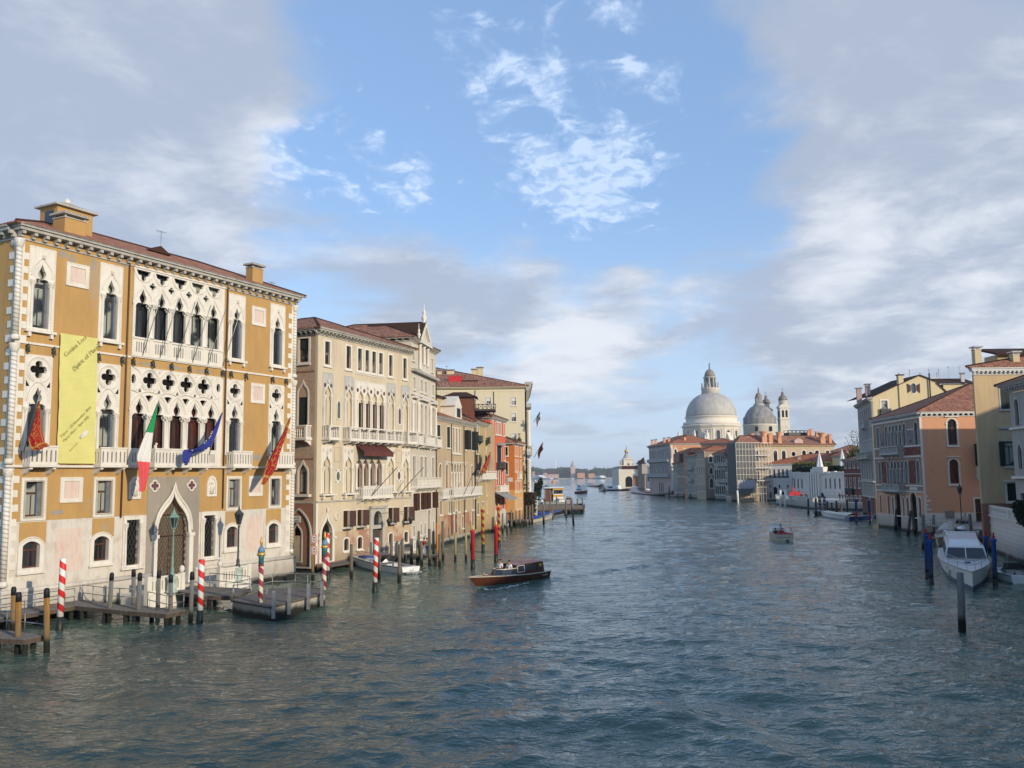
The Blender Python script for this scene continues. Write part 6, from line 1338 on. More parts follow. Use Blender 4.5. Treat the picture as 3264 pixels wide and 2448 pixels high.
# terrace in front
TR = [atz(2482, 1612), atz(2600, 1625), atz(2735, 1640)]
tp = [(75.0, 250), (74.0, 214), (82, 206), (90, 214), fC[1].to_2d()[:], fC[0].to_2d()[:]]
tag(MB().use('istria_low').prism([tuple(p) for p in tp], -1, 1.9).build('terrace'), kind='structure', label='stone waterfront terrace of the white museum')
rt_ = empty('terrace_balustrade', (74.1, 247, 1.9), 0, 'pale stone balustrade along the museum terrace', 'balustrade'); mb = MB().use('istria'); mb.bar((0, 0, 1.05), (0, -33, 1.05), .3, .15); mb.bar((0, -33, 1.05), (8, -41, 1.05), .3, .15)
for i in range(60): mb.box(-.08, .08, -.1 - i * .55, .08 - i * .55, 0, 1.0)
for i in range(6): mb.box(-.25, .25, -.3 - i * 6.5, .3 - i * 6.5, 0, 1.2)
mb.build('balusters', None, rt_)
# ------------------------------------------------------------------ distant right bank row
e1 = lambda x, y: (2040 + x / 5.53, 1340 + y / 5.53)
def R1():
    P_, W_, f_ = house('pink_palace', 'grey and rose marble gothic palace with lit orange flank at the far bend', (62.49, 400), (65.16, 360), 20, 'palace')
    core(P_, f_, 21, 'far_orange')
    for i, x in enumerate((190, 225, 265, 310, 335, 355, 375, 395, 420, 460, 500, 540)):
        for v0, v1, py in ((15.7, 20.2, 600), (9.6, 14, 850)): W_.window(W_.u(*e1(x, py)), v0, 1.5 if i in (0, 1, 2, 3, 8, 9, 10, 11) else 1.1, v1 - v0, 'ogee', trim='grey_stone', tw=.6, glass='glass_grey', frame=None, sill=False, proud=.15)
    for x in (345, 375, 405): W_.window(W_.u(*e1(x, 1100)), .6, 2.0, 5.2, 'round', trim='istria', tw=.3, dark=True, name='doorway')
    for v in (14.6, 8.2): W_.balcony(1, 39.5, v, 1.2, 1.3, 'grey_stone', 'slots', 12)
    W_.wall('far_pink', 21); W_.cornice(21.8, 'dirty_stone', .8, .4, 1.2, bh=.4)
    S_ = Wall(f_[1], f_[2], P_); S_.window(2.1, 17, .9, 2.6, 'ogee', trim='istria', tw=.5, dark=True); S_.window(6.0, 17, .9, 2.6, 'ogee', trim='istria', tw=.3, dark=True); S_.wall('far_orange', 21, u0=.31); S_.part(MB().use('istria').box(0, .9, -.1, 0, 0, 21), 'quoins'); S_.cornice(21.8, 'istria', .6, .35, .5, bh=.35, u0=.1)
    hiproof(P_, f_, 21.82, 4.0, .8, 'tiles_bright', ridge='ab', hip=(1, 1.0))
    for u, d in ((3, 1.0), (9, 1.2), (24, 1.5), (30, 2), (37, 7)): chimney(P_, wp(W_, u, d), 21.8, 2.6, .9, .9, 'terracotta', cap='tiles')
R1()
def small(name, label, px0, px1, Y0, Y1, ytop, mat, rows, cols, ww=1.0, depth=14, rise=1.8, roofm='tiles_bright', kind='round', trim='istria', **k):
    a, b = at(px0, Y0), at(px1, Y1); h = (hz(px0, ytop, Y0) + hz(px1, ytop, Y1)) / 2
    return flatfar(name, label, a, b, depth, h, mat, rise, roofm, rows, cols, ww, kind, trim, **k)
a_ = small('grey_loggia_house', 'narrow grey stone house wedged beside the rose marble palace', 2146, 2160, 351, 345, 1478, 'far_grey', ((9.5, 3), (2, 3.5)), 2, 1.2)
b_ = small('oriel_house', 'brick house with an oriel of dark timber under its eaves', 2158, 2182, 345, 336, 1443, 'far_brown', ((13.2, 2.6), (8.2, 3.2), (2, 2.5)), 4, 1.0)
b_[1].part(MB().use('brown_paint').box(1, b_[1].L - 1, -1.6, 0, 13.8, 17.0), 'oriel')
c_ = small('brown_house', 'ochre brown house with a big arched upper window', 2181, 2194, 336, 331, 1443, 'far_orange', ((13.0, 3.0), (8.0, 2.6), (3, 2.5)), 2, 1.1)
d_ = small('grey_narrow_house', 'grey house with stacked closed balconies, second left of the brown chimneyed house', 2191, 2221, 331, 318, 1453, 'far_grey', ((11.5, 2.4), (7.2, 2.4), (2, 3)), 5, 1.0)
for v in (6.5, 10.8): d_[1].balcony(3, 9, v, 1.0, 1.0, 'dirty_stone', 'slots', 3)
e_ = small('tan_corner_house', 'tan corner house with white gothic windows one above another on its flank', 2220, 2247, 318, 308, 1437, 'far_tan', ((14.4, 2.6), (8.5, 3.2), (3, 2.4)), 4, 1.0, depth=12)
fe = e_[2]; se = Wall(fe[1], fe[2], e_[0])
for v, h in ((13.2, 2.4), (9.0, 2.6), (4.2, 3.6)): se.window(2.2, v, 1.2, h, 'ogee', trim='istria', tw=.35, glass='glass', frame=None)
se.wall('far_brown', 17.6, u0=.31)
f_ = small('balcony_house', 'pale house with tall central balcony windows under a steep red roof', 2277, 2312, 302, 296, 1446, 'far_grey', ((12.5, 3.0), (7.0, 3.6), (2, 3)), 5, 1.1)
for v in (6.3, 11.8): f_[1].balcony(3, 9.5, v, 1.0, 1.0, 'dirty_stone', 'slots', 3)
g_ = small('pink_narrow_house', 'narrow rose house next to the scaffolded building', 2311, 2330, 296, 292, 1462, 'far_pink', ((9.5, 2.4), (5, 3.2), (1.5, 2.2)), 3, 1.0)
h_ = small('back_orange_house', 'low orange house set back behind the row with a plain wall', 2238, 2330, 325, 318, 1412, 'far_orange', ((15, 1.2),), 3, 1.0, depth=10)
# leaning palace with gothic side, scaffolded
PD, WD, fD = house('leaning_palace', 'brown gothic palace wrapped in grey scaffold netting beside a long tan flank', at(2328, 292), at(2352, 284), 16, 'palace')
hD = hz(2340, 1404, 288)
fD = (fD[0], fD[1], Vector((*at(2662, 292), 0)), Vector((*at(2655, 308), 0)))
core(PD, fD, hD - 4.4, 'far_tan', .65)
for v in (4, 9.5, 14.5):
    for c in (1.0, 2.2, 3.4): WD.window(c * WD.L / 4.4, v, .7, 3.0, 'ogee', trim='istria', tw=.2, glass='glass')
WD.wall('far_brown', hD - .3)
SD = Wall(at(2352, 284), at(2662, 292), PD); zt = SD.v(2300 + 1000 / 4.809, 1340 + 400 / 4.809)
for x in (540, 822, 950, 1262, 1460, 1622): 
    u, _ = SD.uv(2300 + x / 4.809, 1340 + 480 / 4.809); SD.window(u, zt - 4.7, 1.4, 3.4, 'round', trim='istria', tw=.3, glass='glass', frame=None, sill=False)
for x in (1100, 1362): u, _ = SD.uv(2300 + x / 4.809, 1340 + 460 / 4.809); SD.window(u, zt - 3.3, 1.5, 1.6, 'circle', trim='white_wall', tw=.25, dark=True, sill=False)
SD.window(SD.u(2300 + 545 / 4.809, 1470), zt - 12, 1.6, 4, 'round', trim='istria', glass='glass')
SD.wall('far_tan', zt, u0=.31); SD.cornice(zt + .5, 'butter', .6, .3, .9, bh=.3)
hiproof(PD, fD, zt + .52, 3.3, .7, 'tiles_brown', ridge='bc', hip=(.7, .5))
for x, yt, yb, w_, st in ((405, 240, 330, 1.0, 'pot'), (458, 200, 320, 1.0, 'pot'), (645, 170, 370, 1.6, 'pot'), (740, 200, 380, 1.6, 'box'), (880, 180, 385, 1.2, 'pot'), (1325, 150, 270, .9, 'box'), (1370, 130, 290, 1.0, 'box'), (1460, 170, 320, 1.2, 'box'), (1537, 190, 385, 1.6, 'pot'), (1655, 210, 375, 1.1, 'box')):
    d = 1.2 if yb > 350 else 7; u, z1 = uvd(SD, 2300 + x / 4.809, 1340 + yt / 4.809, d); _, z0 = uvd(SD, 2300 + x / 4.809, 1340 + yb / 4.809, d)
    chimney(PD, wp(SD, u, d), z0 - .3, z1 - z0 + (.3 if st == 'pot' else -.1), w_, w_ * .8, 'terracotta', st, cap='terracotta')
u, z = uvd(SD, 2300 + 1182 / 4.809, 1340 + 380 / 4.809, 1.0); MB().use('far_pink').slab(shape('seg', u, z - 1, 3.2, 3.2), [], .8, 2.4).build('dormer', None, PD).matrix_basis = SD.ml
# altana terrace frame
u0, z0 = uvd(SD, 2300 + 1030 / 4.809, 1340 + 240 / 4.809, 9); u1, z1 = uvd(SD, 2300 + 1330 / 4.809, 1340 + 155 / 4.809, 9)
mb = MB().use('frame_dark')
for i in range(6): x = u0 + (u1 - u0) * i / 5; mb.box(x - .08, x + .08, 9, 9.15, z0, z1); mb.box(x - .08, x + .08, 12, 12.15, z0, z1)
mb.box(u0, u1, 9, 9.15, z1, z1 + .15); mb.box(u0, u1, 12, 12.15, z1, z1 + .15); mb.box(u0, u1, 8.8, 12.3, z0 + .2, z0 + 1.2); SD.part(mb, 'roof_terrace')
# scaffold
u0, _ = SD.uv(2300 + 470 / 4.809, 1500); sc = empty('scaffold', WD.mw @ Vector((0, 0, 0)), math.atan2(SD.X.y, SD.X.x), 'tall scaffold with grey netting and a white sheet round the leaning palace', 'scaffold'); u1, _ = SD.uv(2300 + 720 / 4.809, 1500); o = WD.A
def L_(p): q = sc.matrix_world.inverted() @ Vector(p); return q
sc.matrix_world = Matrix.Translation(WD.A) @ Matrix.Rotation(math.atan2(SD.X.y, SD.X.x), 4, 'Z')
x0 = L_((SD.A.x, SD.A.y, 0)).x; y0 = L_((SD.A.x, SD.A.y, 0)).y
mb = MB().use('net'); mb.box(x0 - 1.5, x0 + 5.2, y0 - 2.0, y0 - 1.95, 2.5, hD - 1); mb.build('netting', None, sc)
mb = MB().use('net'); mb.add([(-1.5, -1.0, 2.5), (x0 - 1.5, y0 - 2.0, 2.5), (x0 - 1.5, y0 - 2.0, hD - 1), (-1.5, -1, hD - 1)], [(0, 1, 2, 3)]); mb.build('netting', None, sc)
MB().use('sheet').box(x0 - 1.2, x0 + 5.0, y0 - 2.08, y0 - 2.02, 4.2, 6.9).build('sheet', None, sc)
mb = MB().use('steel'); xa, xb = x0 + 5.2, x0 + (u1 - 0) + 0
for x in np.linspace(x0 - 1.5, xb, 12):
    mb.box(x - .05, x + .05, y0 - 2.12, y0 - 2.02, -1, hD - 1); x > x0 + 5 and mb.box(x - .05, x + .05, y0 - .9, y0 - .8, -1, hD - 3)
for z in np.arange(2.5, hD - 1, 2.05): mb.box(x0 - 1.5, xb, y0 - 2.12, y0 - 2.04, z, z + .1)
mb.build('poles', None, sc); mb = MB().use('flat_white')
for z in np.arange(6.5, hD - 3, 4.1): mb.box(x0 + 5.2, xb, y0 - 2.0, y0 - .75, z, z + .3)
mb.build('platform', None, sc)
# background roofs right of the tan flank
small('back_red_house', 'low red roofed house behind the roof hedge of the white museum', 2655, 2750, 275, 270, 1438, 'brown_red', ((9, 1.5),), 4, 1.0, depth=14, rise=2.0, roofm='tiles')
small('back_cream_house', 'cream gabled cottage behind the museum parasols', 2655, 2705, 268, 264, 1452, 'butter', ((9.5, 1.2),), 2, 1.0, depth=10, rise=1.6, roofm='tiles')
# parasols on the museum roof
def parasol(px, Y, z0, z1, lab, r=1.5):
    p = at(px, Y); rt_ = empty('closed_parasol', (p[0], p[1], z0), 0, lab, 'parasol', 'closed parasols on the museum roof'); h = z1 - z0
    MB().use('flat_white').lathe([(.08, 0), (.08, h * .2)], 0, 0, 6, 0).build('pole', None, rt_); mb = MB().use('cloth_white'); n = 12; o = 0
    prof = [(.25, .12), (r * .6, .16), (r * .66, .22), (r * .5, .45), (r * .3, .7), (.06, 1.0)]
    for rr, t in prof:
        for k in range(n): a = k * 2 * math.pi / n; q = rr * (1 if k % 2 else .78); mb.v.append((q * math.cos(a), q * math.sin(a), h * t))
    for i in range(len(prof) - 1):
        for k in range(n): k2 = (k + 1) % n; mb.face([i * n + k, i * n + k2, (i + 1) * n + k2, (i + 1) * n + k])
    mb.build('canopy', None, rt_)
parasol(2300 + 1508 / 4.809, 252, 9.5, hz(2613, 1340 + 470 / 4.809, 252), 'left closed white parasol standing on the museum roof')
parasol(2300 + 1860 / 4.809, 249, 9.5, hz(2687, 1340 + 435 / 4.809, 249), 'right closed white parasol standing on the museum roof')

# ------------------------------------------------------------------ domed church
CH = empty('domed_church', (119.1, 520, 0), 0, 'white baroque church with two lead domes, twin bell towers and a tall lantern', 'church')
def LT(mat, prof, cx, cy, n, name, par=CH, sm=True, a0=0): return MB().use(mat).lathe(prof, cx, cy, n, 0, a0, sm).build(name, None, par)
LT('salute', [(16.5, 0), (16.5, 36.5), (17.6, 36.9), (17.8, 37.6), (16.9, 38)], 0, 0, 16, 'drum', sm=False, a0=R(11.25))
LT('salute', [(16.7, 38), (16.7, 39.6), (15.0, 39.61), (15.0, 42.2), (15.6, 42.5), (15.6, 43.0), (15, 43.1)], 0, 0, 48, 'upper_drum')
dm = [(15.0 * math.cos(t) ** .92 if t < 1.5 else 1, 43 + 14.6 * math.sin(t)) for t in np.linspace(0, 1.27, 16)]
LT('dome_lead', dm + [(4.9, 57.2)], 0, 0, 96, 'dome')
LT('salute', [(5.2, 57.0), (5.2, 59.6), (5.5, 59.8), (5.5, 60.2), (3.4, 60.3)], 0, 0, 24, 'lantern_base')
LT('dirty_stone', [(2.2, 60), (2.2, 66.2), (3.8, 66.4), (4.0, 67.0), (3.2, 67.2)], 0, 0, 16, 'lantern'); LT('dome_tan', [(3.2, 67.1), (3.15, 68.4), (2.6, 70), (1.5, 71.3), (.5, 71.8), (.5, 72.4)], 0, 0, 24, 'lantern_dome')
for k in range(8):
    a = R(22.5 + 45 * k); MB().use('dirty_stone').lathe([(.6, 0), (.5, .4), (.5, 5.6), (.7, 6.3)], 3.2 * math.cos(a), 3.2 * math.sin(a), 8, 60.2).build('column', None, CH)
for k in range(16): a = R(11 + 22.5 * k); MB().use('dirty_stone').lathe([(.4, 0), (.3, .5), (.45, 1.2), (.25, 1.6), (.12, 3.9)], 4.9 * math.cos(a), 4.9 * math.sin(a), 6, 59.8).build('obelisk', None, CH)
st = MB().use('verdigris').lathe([(.5, 0), (.4, 1), (.55, 1.9), (.3, 2.6), (.3, 3.1), (.05, 3.5)], 0, 0, 8, 72.4); st.tube([(0, 0, 74.6), (.6, -.2, 75.6), (1.0, -.2, 75.4)], .12, 5); st.build('statue', None, CH)
# drum windows, pilasters, cornice brackets, statues on scroll buttresses
for k in range(16):
    a = R(22.5 * k); ca, sa = math.cos(a), math.sin(a); r_ = 16.5 * math.cos(R(11.25))
    ex, ey = Vector((-sa, ca, 0)), Vector((ca, sa, 0)); mw = Matrix((ex, -ey, Vector((0, 0, 1)))).transposed().to_4x4(); mw.translation = ey * r_
    if sa < .5:
        mb = MB().use('salute'); lp = shape('round', 0, 28, 2.3, 6.3); mb.slab(grow(lp, .4), [lp], -.35, -.01); o = mb.build('window', None, CH, mw=mw); MB().use('glass_grey').slab(lp, [], -.08, -.03).build('pane', None, o)
        mb = MB().use('salute'); 
        for q in (-2.6, 2.6): mb.box(q - .35, q + .35, -.5, 0, 24, 35)
        mb.box(-3.1, 3.1, -.6, 0, 35, 35.8); mb.build('pilasters', None, CH, mw=mw)
for k in range(80): a = 2 * math.pi * k / 80; 
mb = MB().use('salute')
for k in range(96): a = 2 * math.pi * k / 96; mb.box(17.0 * math.cos(a) - .22, 17.0 * math.cos(a) + .22, 17.0 * math.sin(a) - .22, 17.0 * math.sin(a) + .22, 36.2, 36.9) if math.sin(a) < .3 else None
mb.build('bracket_course', None, CH)
for k in range(8):
    a = R(22.5 + 45 * k); ca, sa = math.cos(a), math.sin(a)
    if sa > .6: continue
    mb = MB().use('salute'); ex = Vector((-sa, ca, 0)); ey = Vector((ca, sa, 0)); mw = Matrix((ey, ex, Vector((0, 0, 1)))).transposed().to_4x4()
    mb.slab([(16, 20), (24, 20), (24.5, 23), (24, 26), (22.5, 27), (20.5, 26.2), (19, 27.5), (18, 30.5), (16.5, 33), (15.5, 33)], [], -1.2, 1.2, back=True); mb.build('scroll_buttress', None, CH, mw=mw)
    MB().use('istria').lathe([(.9, 0), (.8, .5), (.55, .6), (.7, 2.2), (.45, 3.4), (.4, 3.9), (.1, 4.3)], 22.5 * ca, 22.5 * sa, 8, 27).build('statue', None, CH)
for (x, y) in ((-20.5, -4), (-13.2, -14), (-6.6, -17)):
    MB().use('istria').lathe([(1.1, 0), (1.0, .6), (.6, .8), (.9, 2.6), (.5, 4.4), (.5, 5), (.1, 5.6)], x, y, 8, 29).build('statue', None, CH)
LT('salute', [(24, -1), (24, 26), (24.6, 26.6), (20, 27)], 0, 0, 8, 'lower_church', sm=False, a0=R(22.5))
# rear dome (at 59.3, +40)
rx, ry = 159.4 - 119.1, 40
LT('salute', [(10.4, 0), (10.4, 39.4), (10.9, 39.7), (10.9, 40.2), (10.2, 40.4)], rx, ry, 40, 'rear_drum')
dm = [(10.2 * math.cos(t) if t > .35 else 10.35 - .15 * t, 40.2 + 13.2 * math.sin(t) * (1.0)) for t in np.linspace(0, 1.3, 16)]; LT('dome_dark', dm, rx, ry, 72, 'rear_dome')
LT('dirty_stone', [(3.4, 52.4), (3.4, 53.6), (2.9, 53.8), (1.2, 54.0), (1.2, 57.4), (2.6, 57.6), (2.6, 58.0)], rx, ry, 16, 'rear_lantern'); LT('dome_tan', [(2.2, 57.9), (2.1, 59), (1.5, 60.2), (.6, 60.9), (.4, 61.3), (.5, 62.5), (.3, 64.2)], rx, ry, 16, 'rear_lantern_dome')
for k in range(8): a = R(45 * k); MB().use('dirty_stone').lathe([(.35, 0), (.35, 3.6)], rx + 2.1 * math.cos(a), ry + 2.1 * math.sin(a), 6, 53.9).build('column', None, CH)
for x in (-5.0, 4.0): MB().use('dark_in').box(rx + x - .8, rx + x + .8, ry - 10.5, ry - 9.5, 35.6, 38.6).build('window', None, CH)
# bell towers
for tx, ty, dz_ in ((174.3 - 119.1, 38, 0), (167.0 - 119.1, 50, -2.4 + 1.2)):
    t_ = MB().use('salute'); t_.box(tx - 2.9, tx + 2.9, ty - 2.9, ty + 2.9, 0, 50.6 + dz_); t_.box(tx - 3.3, tx + 3.3, ty - 3.3, ty + 3.3, 43.2 + dz_, 43.8 + dz_); t_.box(tx - 3.4, tx + 3.4, ty - 3.4, ty + 3.4, 50.602 + dz_, 51.2 + dz_)
    t_.lathe([(2.7, 51.2), (2.7, 55.2), (2.9, 55.4)], tx, ty, 20, dz_); to = t_.build('bell_tower', None, CH)
    MB().use('dome_tan').lathe([(2.75, 55.4), (2.8, 56.6), (2.3, 58), (1.2, 58.9), (.9, 59.1), (.9, 59.6), (.95, 60.3), (.7, 61.0), (.2, 61.4)], tx, ty, 20, dz_).build('tower_cap', None, to)
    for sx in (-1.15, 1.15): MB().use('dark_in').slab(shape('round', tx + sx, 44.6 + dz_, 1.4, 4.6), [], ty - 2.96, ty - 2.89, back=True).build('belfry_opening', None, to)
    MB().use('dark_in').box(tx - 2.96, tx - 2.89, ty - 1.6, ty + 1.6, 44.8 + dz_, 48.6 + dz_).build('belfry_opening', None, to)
    for f in (0, 1): MB().use('salute').slab([(tx - 3.4, 51.2 + dz_)] + [(tx + 3.4, 51.2 + dz_)] + arc(tx, 51.2 + dz_, 3.4, 0, 180, 10)[1:-1], [], ty - 3.4, ty - 2.6, back=True) if f else None
    mb = MB().use('salute'); mb.slab([(tx - 3.4, 51.2 + dz_), (tx + 3.4, 51.2 + dz_)] + [(tx + 3.4 * math.cos(R(a)), 51.2 + dz_ + 1.9 * math.sin(R(a))) for a in range(15, 180, 15)], [], ty - 3.3, ty + 3.3, back=True); mb.build('arched_gable', None, to)
    mb = MB().use('iron'); mb.bar((tx, ty, 61.4 + dz_), (tx, ty, 63.9 + dz_), .14); mb.bar((tx - .8, ty, 62.9 + dz_), (tx + .8, ty, 62.9 + dz_), .14); mb.build('cross', None, to)
    if not dz_: MB().use('iron').bar((tx - .2, ty - 2.95, 37.5), (tx + .6, ty - 2.95, 38.6), .12).build('clock_hand', None, to); mb = MB().use('salute'); ringtube(mb, tx, 37.2, 1.9, .15, ty - 2.95, 24); mb.build('clock_face', None, to)

# ------------------------------------------------------------------ customs point
DG = empty('customs_house', (*at(1972, 620), 0), 0, 'low white customs house with square tower and a golden ball on top', 'building')
dx = lambda px, Y=620: at(px, Y)[0] - DG.location.x
W_ = dx(2075); mb = MB().use('salute').box(0, W_, 0, 40, -1, 13.2); mb.build('wall', None, DG); MB().use('tiles_bright').box(2.5, W_ - 3, -.15, 1, 13.0, 15.4).build('roof_parapet', None, DG); MB().use('istria').box(-.3, W_, -.3, 2, 15.4, 15.9).build('cornice', None, DG)
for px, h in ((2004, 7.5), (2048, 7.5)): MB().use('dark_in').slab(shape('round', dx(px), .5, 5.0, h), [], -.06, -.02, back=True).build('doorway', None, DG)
MB().use('brick_red').box(dx(2017), dx(2036), -.1, -.0, .5, 8.2).build('brick_panel', None, DG)
tx0, tx1 = dx(1990), dx(2021); MB().use('salute').box(tx0, tx1, 2, 9, 13, 20.0).build('tower', None, DG); MB().use('salute').box(dx(1981), tx0, 3.5, 9, 13, 19.4).build('tower_wing', None, DG)
MB().use('istria').box(tx0 - .5, tx1 + .5, 1.5, 9.5, 20.0, 20.9).build('tower_cornice', None, DG); MB().use('brown_paint').box(dx(2001.5), dx(2009), 1.9, 2.0, 14.2, 17.2).build('tower_door', None, DG)
cx = dx(2001); MB().use('dirty_stone').lathe([(2.4, 0), (2.3, .8), (1.6, 1.6), (1.5, 2.6)], cx, 5.5, 8, 20.9, sm=False).build('ball_base', None, DG)
mb = MB().use('bronze')
for k in (0, 1, 2): a = 2.1 * k; mb.tube([(cx + .7 * math.cos(a), 5.5 + .7 * math.sin(a), 23.4), (cx + .9 * math.cos(a), 5.5 + .9 * math.sin(a), 24.4), (cx + 1.1 * math.cos(a), 5.5 + 1.1 * math.sin(a), 25.2)], .2, 5)
mb.build('atlas_figures', None, DG); MB().use('gold').ball((cx, 5.5, 25.8), 1.4, 16, 12).build('golden_ball', None, DG); MB().use('verdigris').lathe([(.2, 0), (.3, 1), (.18, 2), (.06, 3.2)], cx, 5.5, 6, 27.1).build('weather_statue', None, DG)
LH = empty('low_waterfront_house', (*at(2048, 470), 0), 0, 'small house with a projecting upper room between customs house and rose palace', 'house')
wl = at(2072, 455)[0] - LH.location.x; MB().use('far_brown').box(1.0, wl, 0, 25, -1, 17).build('wall', None, LH); MB().use('tiles_bright').add([], []) ; mb = MB().use('tiles_bright'); mb.add([(-1, -2, 14.9), (wl, -2, 14.9), (wl, 8, 18.6), (2, 8, 18.6), (-1, 20, 14.9)], [(0, 1, 2, 3), (0, 3, 4)]); mb.build('roof', None, LH)
MB().use('far_grey').box(-.5, 2.4, -1.6, 1, 9.5, 14.8).build('oriel', None, LH)
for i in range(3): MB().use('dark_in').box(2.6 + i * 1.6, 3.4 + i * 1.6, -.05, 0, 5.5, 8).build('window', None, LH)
chimney(LH, (at(2056, 468)[0], 474), 16, 5, 1.6, 1.6, 'terracotta', 'pot')

# ------------------------------------------------------------------ far shore and trees
def foliage(mb, c, r, n, sq=(1, 1, 1), leaf=.3, rnd=random, shell=.55):
    """n leaf clumps spread through an uneven crown volume"""
    lobes = [(Vector((rnd.uniform(-.55, .55) * sq[0], rnd.uniform(-.55, .55) * sq[1], rnd.uniform(-.5, .6) * sq[2])) * r, rnd.uniform(.35, .6)) for _ in range(7)] + [(Vector((0, 0, 0)), .7)]
    for _ in range(n):
        l, lr = rnd.choice(lobes); d = Vector((rnd.gauss(0, 1), rnd.gauss(0, 1), rnd.gauss(0, 1))).normalized() * (shell + (1 - shell) * rnd.random()) * lr * r
        p = Vector(c) + l + Vector((d.x * sq[0], d.y * sq[1], d.z * sq[2])); a = Vector((rnd.gauss(0, 1), rnd.gauss(0, 1), rnd.gauss(0, .7))).normalized(); b = a.orthogonal().normalized(); cc = a.cross(b); s_ = leaf * rnd.uniform(.6, 1.4)
        ang = rnd.random() * 6.28; b, cc = b * math.cos(ang) + cc * math.sin(ang), cc * math.cos(ang) - b * math.sin(ang)
        o = len(mb.v); mb.v += [tuple(p - b * s_), tuple(p - cc * s_ * .6), tuple(p + b * s_), tuple(p + cc * s_ * .6)]; mb.face([o, o + 1, o + 2, o + 3])
def tree(name, label, loc, h, r, mats=('foliage', 'foliage_dark'), n=900, leaf=.35, sq=(1, 1, 1), trunk=.35, group=None, bare=False, cat='tree'):
    rnd = random.Random(int(loc[0] * 7 + loc[1])); rt_ = empty(name, loc, 0, label, cat, group); hc = h - r * sq[2] * .95
    t_ = MB().use('bark'); t_.tube([(0, 0, -.2), (.05 * h, 0, h * .3), (0, .03 * h, max(hc, h * .5))], [trunk, trunk * .7, trunk * .35], 7)
    for k in range(7): a = k * .9 + rnd.random(); t_.tube([(0, 0, h * (.35 + .05 * k)), (r * .5 * math.cos(a) * sq[0], r * .5 * math.sin(a) * sq[1], h * (.55 + .05 * k)), (r * .85 * math.cos(a) * sq[0], r * .85 * math.sin(a) * sq[1], h * (.68 + .05 * k))], [trunk * .35, trunk * .2, .03], 4)
    t_.build('trunk', None, rt_)
    if not bare or True:
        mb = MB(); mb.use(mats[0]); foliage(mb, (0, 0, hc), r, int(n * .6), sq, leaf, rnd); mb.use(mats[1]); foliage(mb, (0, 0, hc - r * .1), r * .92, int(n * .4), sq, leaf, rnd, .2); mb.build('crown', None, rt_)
    return rt_
SH = tag(MB().use('quay').prism([(-200, 2400), (1500, 2400), (1500, 3400), (-200, 3400)], -1, 2.2).build('far_shore'), kind='structure', label='low far shore of the lagoon')
mb = MB().use('haze_tree'); rnd = random.Random(11)
e5 = lambda x: 1660 + x / 4.916
tops = [(170, 240), (230, 238), (300, 262), (350, 272), (420, 262), (480, 258), (560, 262), (640, 240), (700, 240), (770, 252), (860, 262), (900, 262), (950, 275), (1010, 262), (1060, 288), (1130, 275), (1160, 258), (1240, 262), (1290, 248), (1330, 270), (1400, 258), (1480, 235), (1540, 228), (1600, 230), (1700, 225), (1800, 222), (1870, 208), (1930, 220), (2020, 240)]
for i in range(720):
    x = 165 + 1900 * rnd.random(); j = max(k for k in range(len(tops)) if tops[k][0] <= x) if x > 170 else 0; a, b = tops[j], tops[min(j + 1, len(tops) - 1)]; ty = a[1] + (b[1] - a[1]) * ((x - a[0]) / max(1, b[0] - a[0]))
    Y = rnd.uniform(2440, 2560); p = atd(e5(x), 1440 + ty / 4.916, Y); top = p.z - rnd.random() * 6; r_ = rnd.uniform(6, 13); c = Vector((p.x, Y, top - r_ * .9))
    for _ in range(26):
        d = Vector((rnd.gauss(0, 1), rnd.gauss(0, 1), rnd.gauss(0, 1))).normalized() * r_ * rnd.uniform(.6, 1); s_ = rnd.uniform(1.6, 3.4); o = len(mb.v); b_ = Vector((rnd.gauss(0, 1), rnd.gauss(0, .4), rnd.gauss(0, 1))).normalized() * s_; c_ = Vector((b_.z, rnd.gauss(0, 1), -b_.x)).normalized() * s_ * .7; q = c + d
        mb.v += [tuple(q - b_), tuple(q - c_), tuple(q + b_), tuple(q + c_)]; mb.face([o, o + 1, o + 2, o + 3])
    if i % 3 == 0: mb.box(c.x - r_, c.x + r_, Y - 3, Y + 3, 0, max(3, c.z))
tag(mb.build('far_wood'), kind='stuff', label='wooded park along the far shore', cat='wood')
def farb(name, label, x0, x1, ytop, Y, mat, roof='tiles_bright', rise=3, hollow=True, yb=425):
    a = atd(e5(x0), 1440 + ytop / 4.916, Y); b = atd(e5(x1), 1440 + ytop / 4.916, Y); rt_ = empty(name, (a.x, Y, 2), 0, label, 'building', 'buildings on the far shore'); w_ = b.x - a.x; h = a.z - 2
    MB().use(mat).box(0, w_, 0, 18, 0, h).build('wall', None, rt_)
    if roof: mb = MB().use(roof); mb.add([(-1, -1, h), (w_ + 1, -1, h), (w_ + 1, 19, h), (-1, 19, h), (4, 9, h + rise), (w_ - 4, 9, h + rise)], [(0, 1, 5, 4), (1, 2, 5), (2, 3, 4, 5), (3, 0, 4)]); mb.build('roof', None, rt_)
    n = max(2, int(w_ / 7)); m = MB()
    for i in range(n): 
        for z in ([h * .25, h * .65] if h > 9 else [h * .4]): MB().use('dark_in').box(w_ * (i + .5) / n - .8, w_ * (i + .5) / n + .8, -.15, -.02, z, z + h * .18).build('window', None, rt_)
farb('pink_barracks', 'pink walled building on the far shore left of the white yacht', 415, 592, 352, 2385, 'far_pink', rise=9); farb('orange_villa', 'orange building on the far shore beneath the church spire', 888, 1002, 330, 2390, 'far_orange', rise=5); farb('tan_block', 'flat tan building on the far shore, right of the orange villa', 1060, 1158, 342, 2392, 'far_orange', None); farb('rose_house', 'rose coloured end house on the far shore next to the yellow palace', 178, 222, 310, 2388, 'far_pink', rise=3); farb('long_shed', 'long red roofed shed behind the pink barracks', 350, 560, 330, 2430, 'far_pink', rise=7)
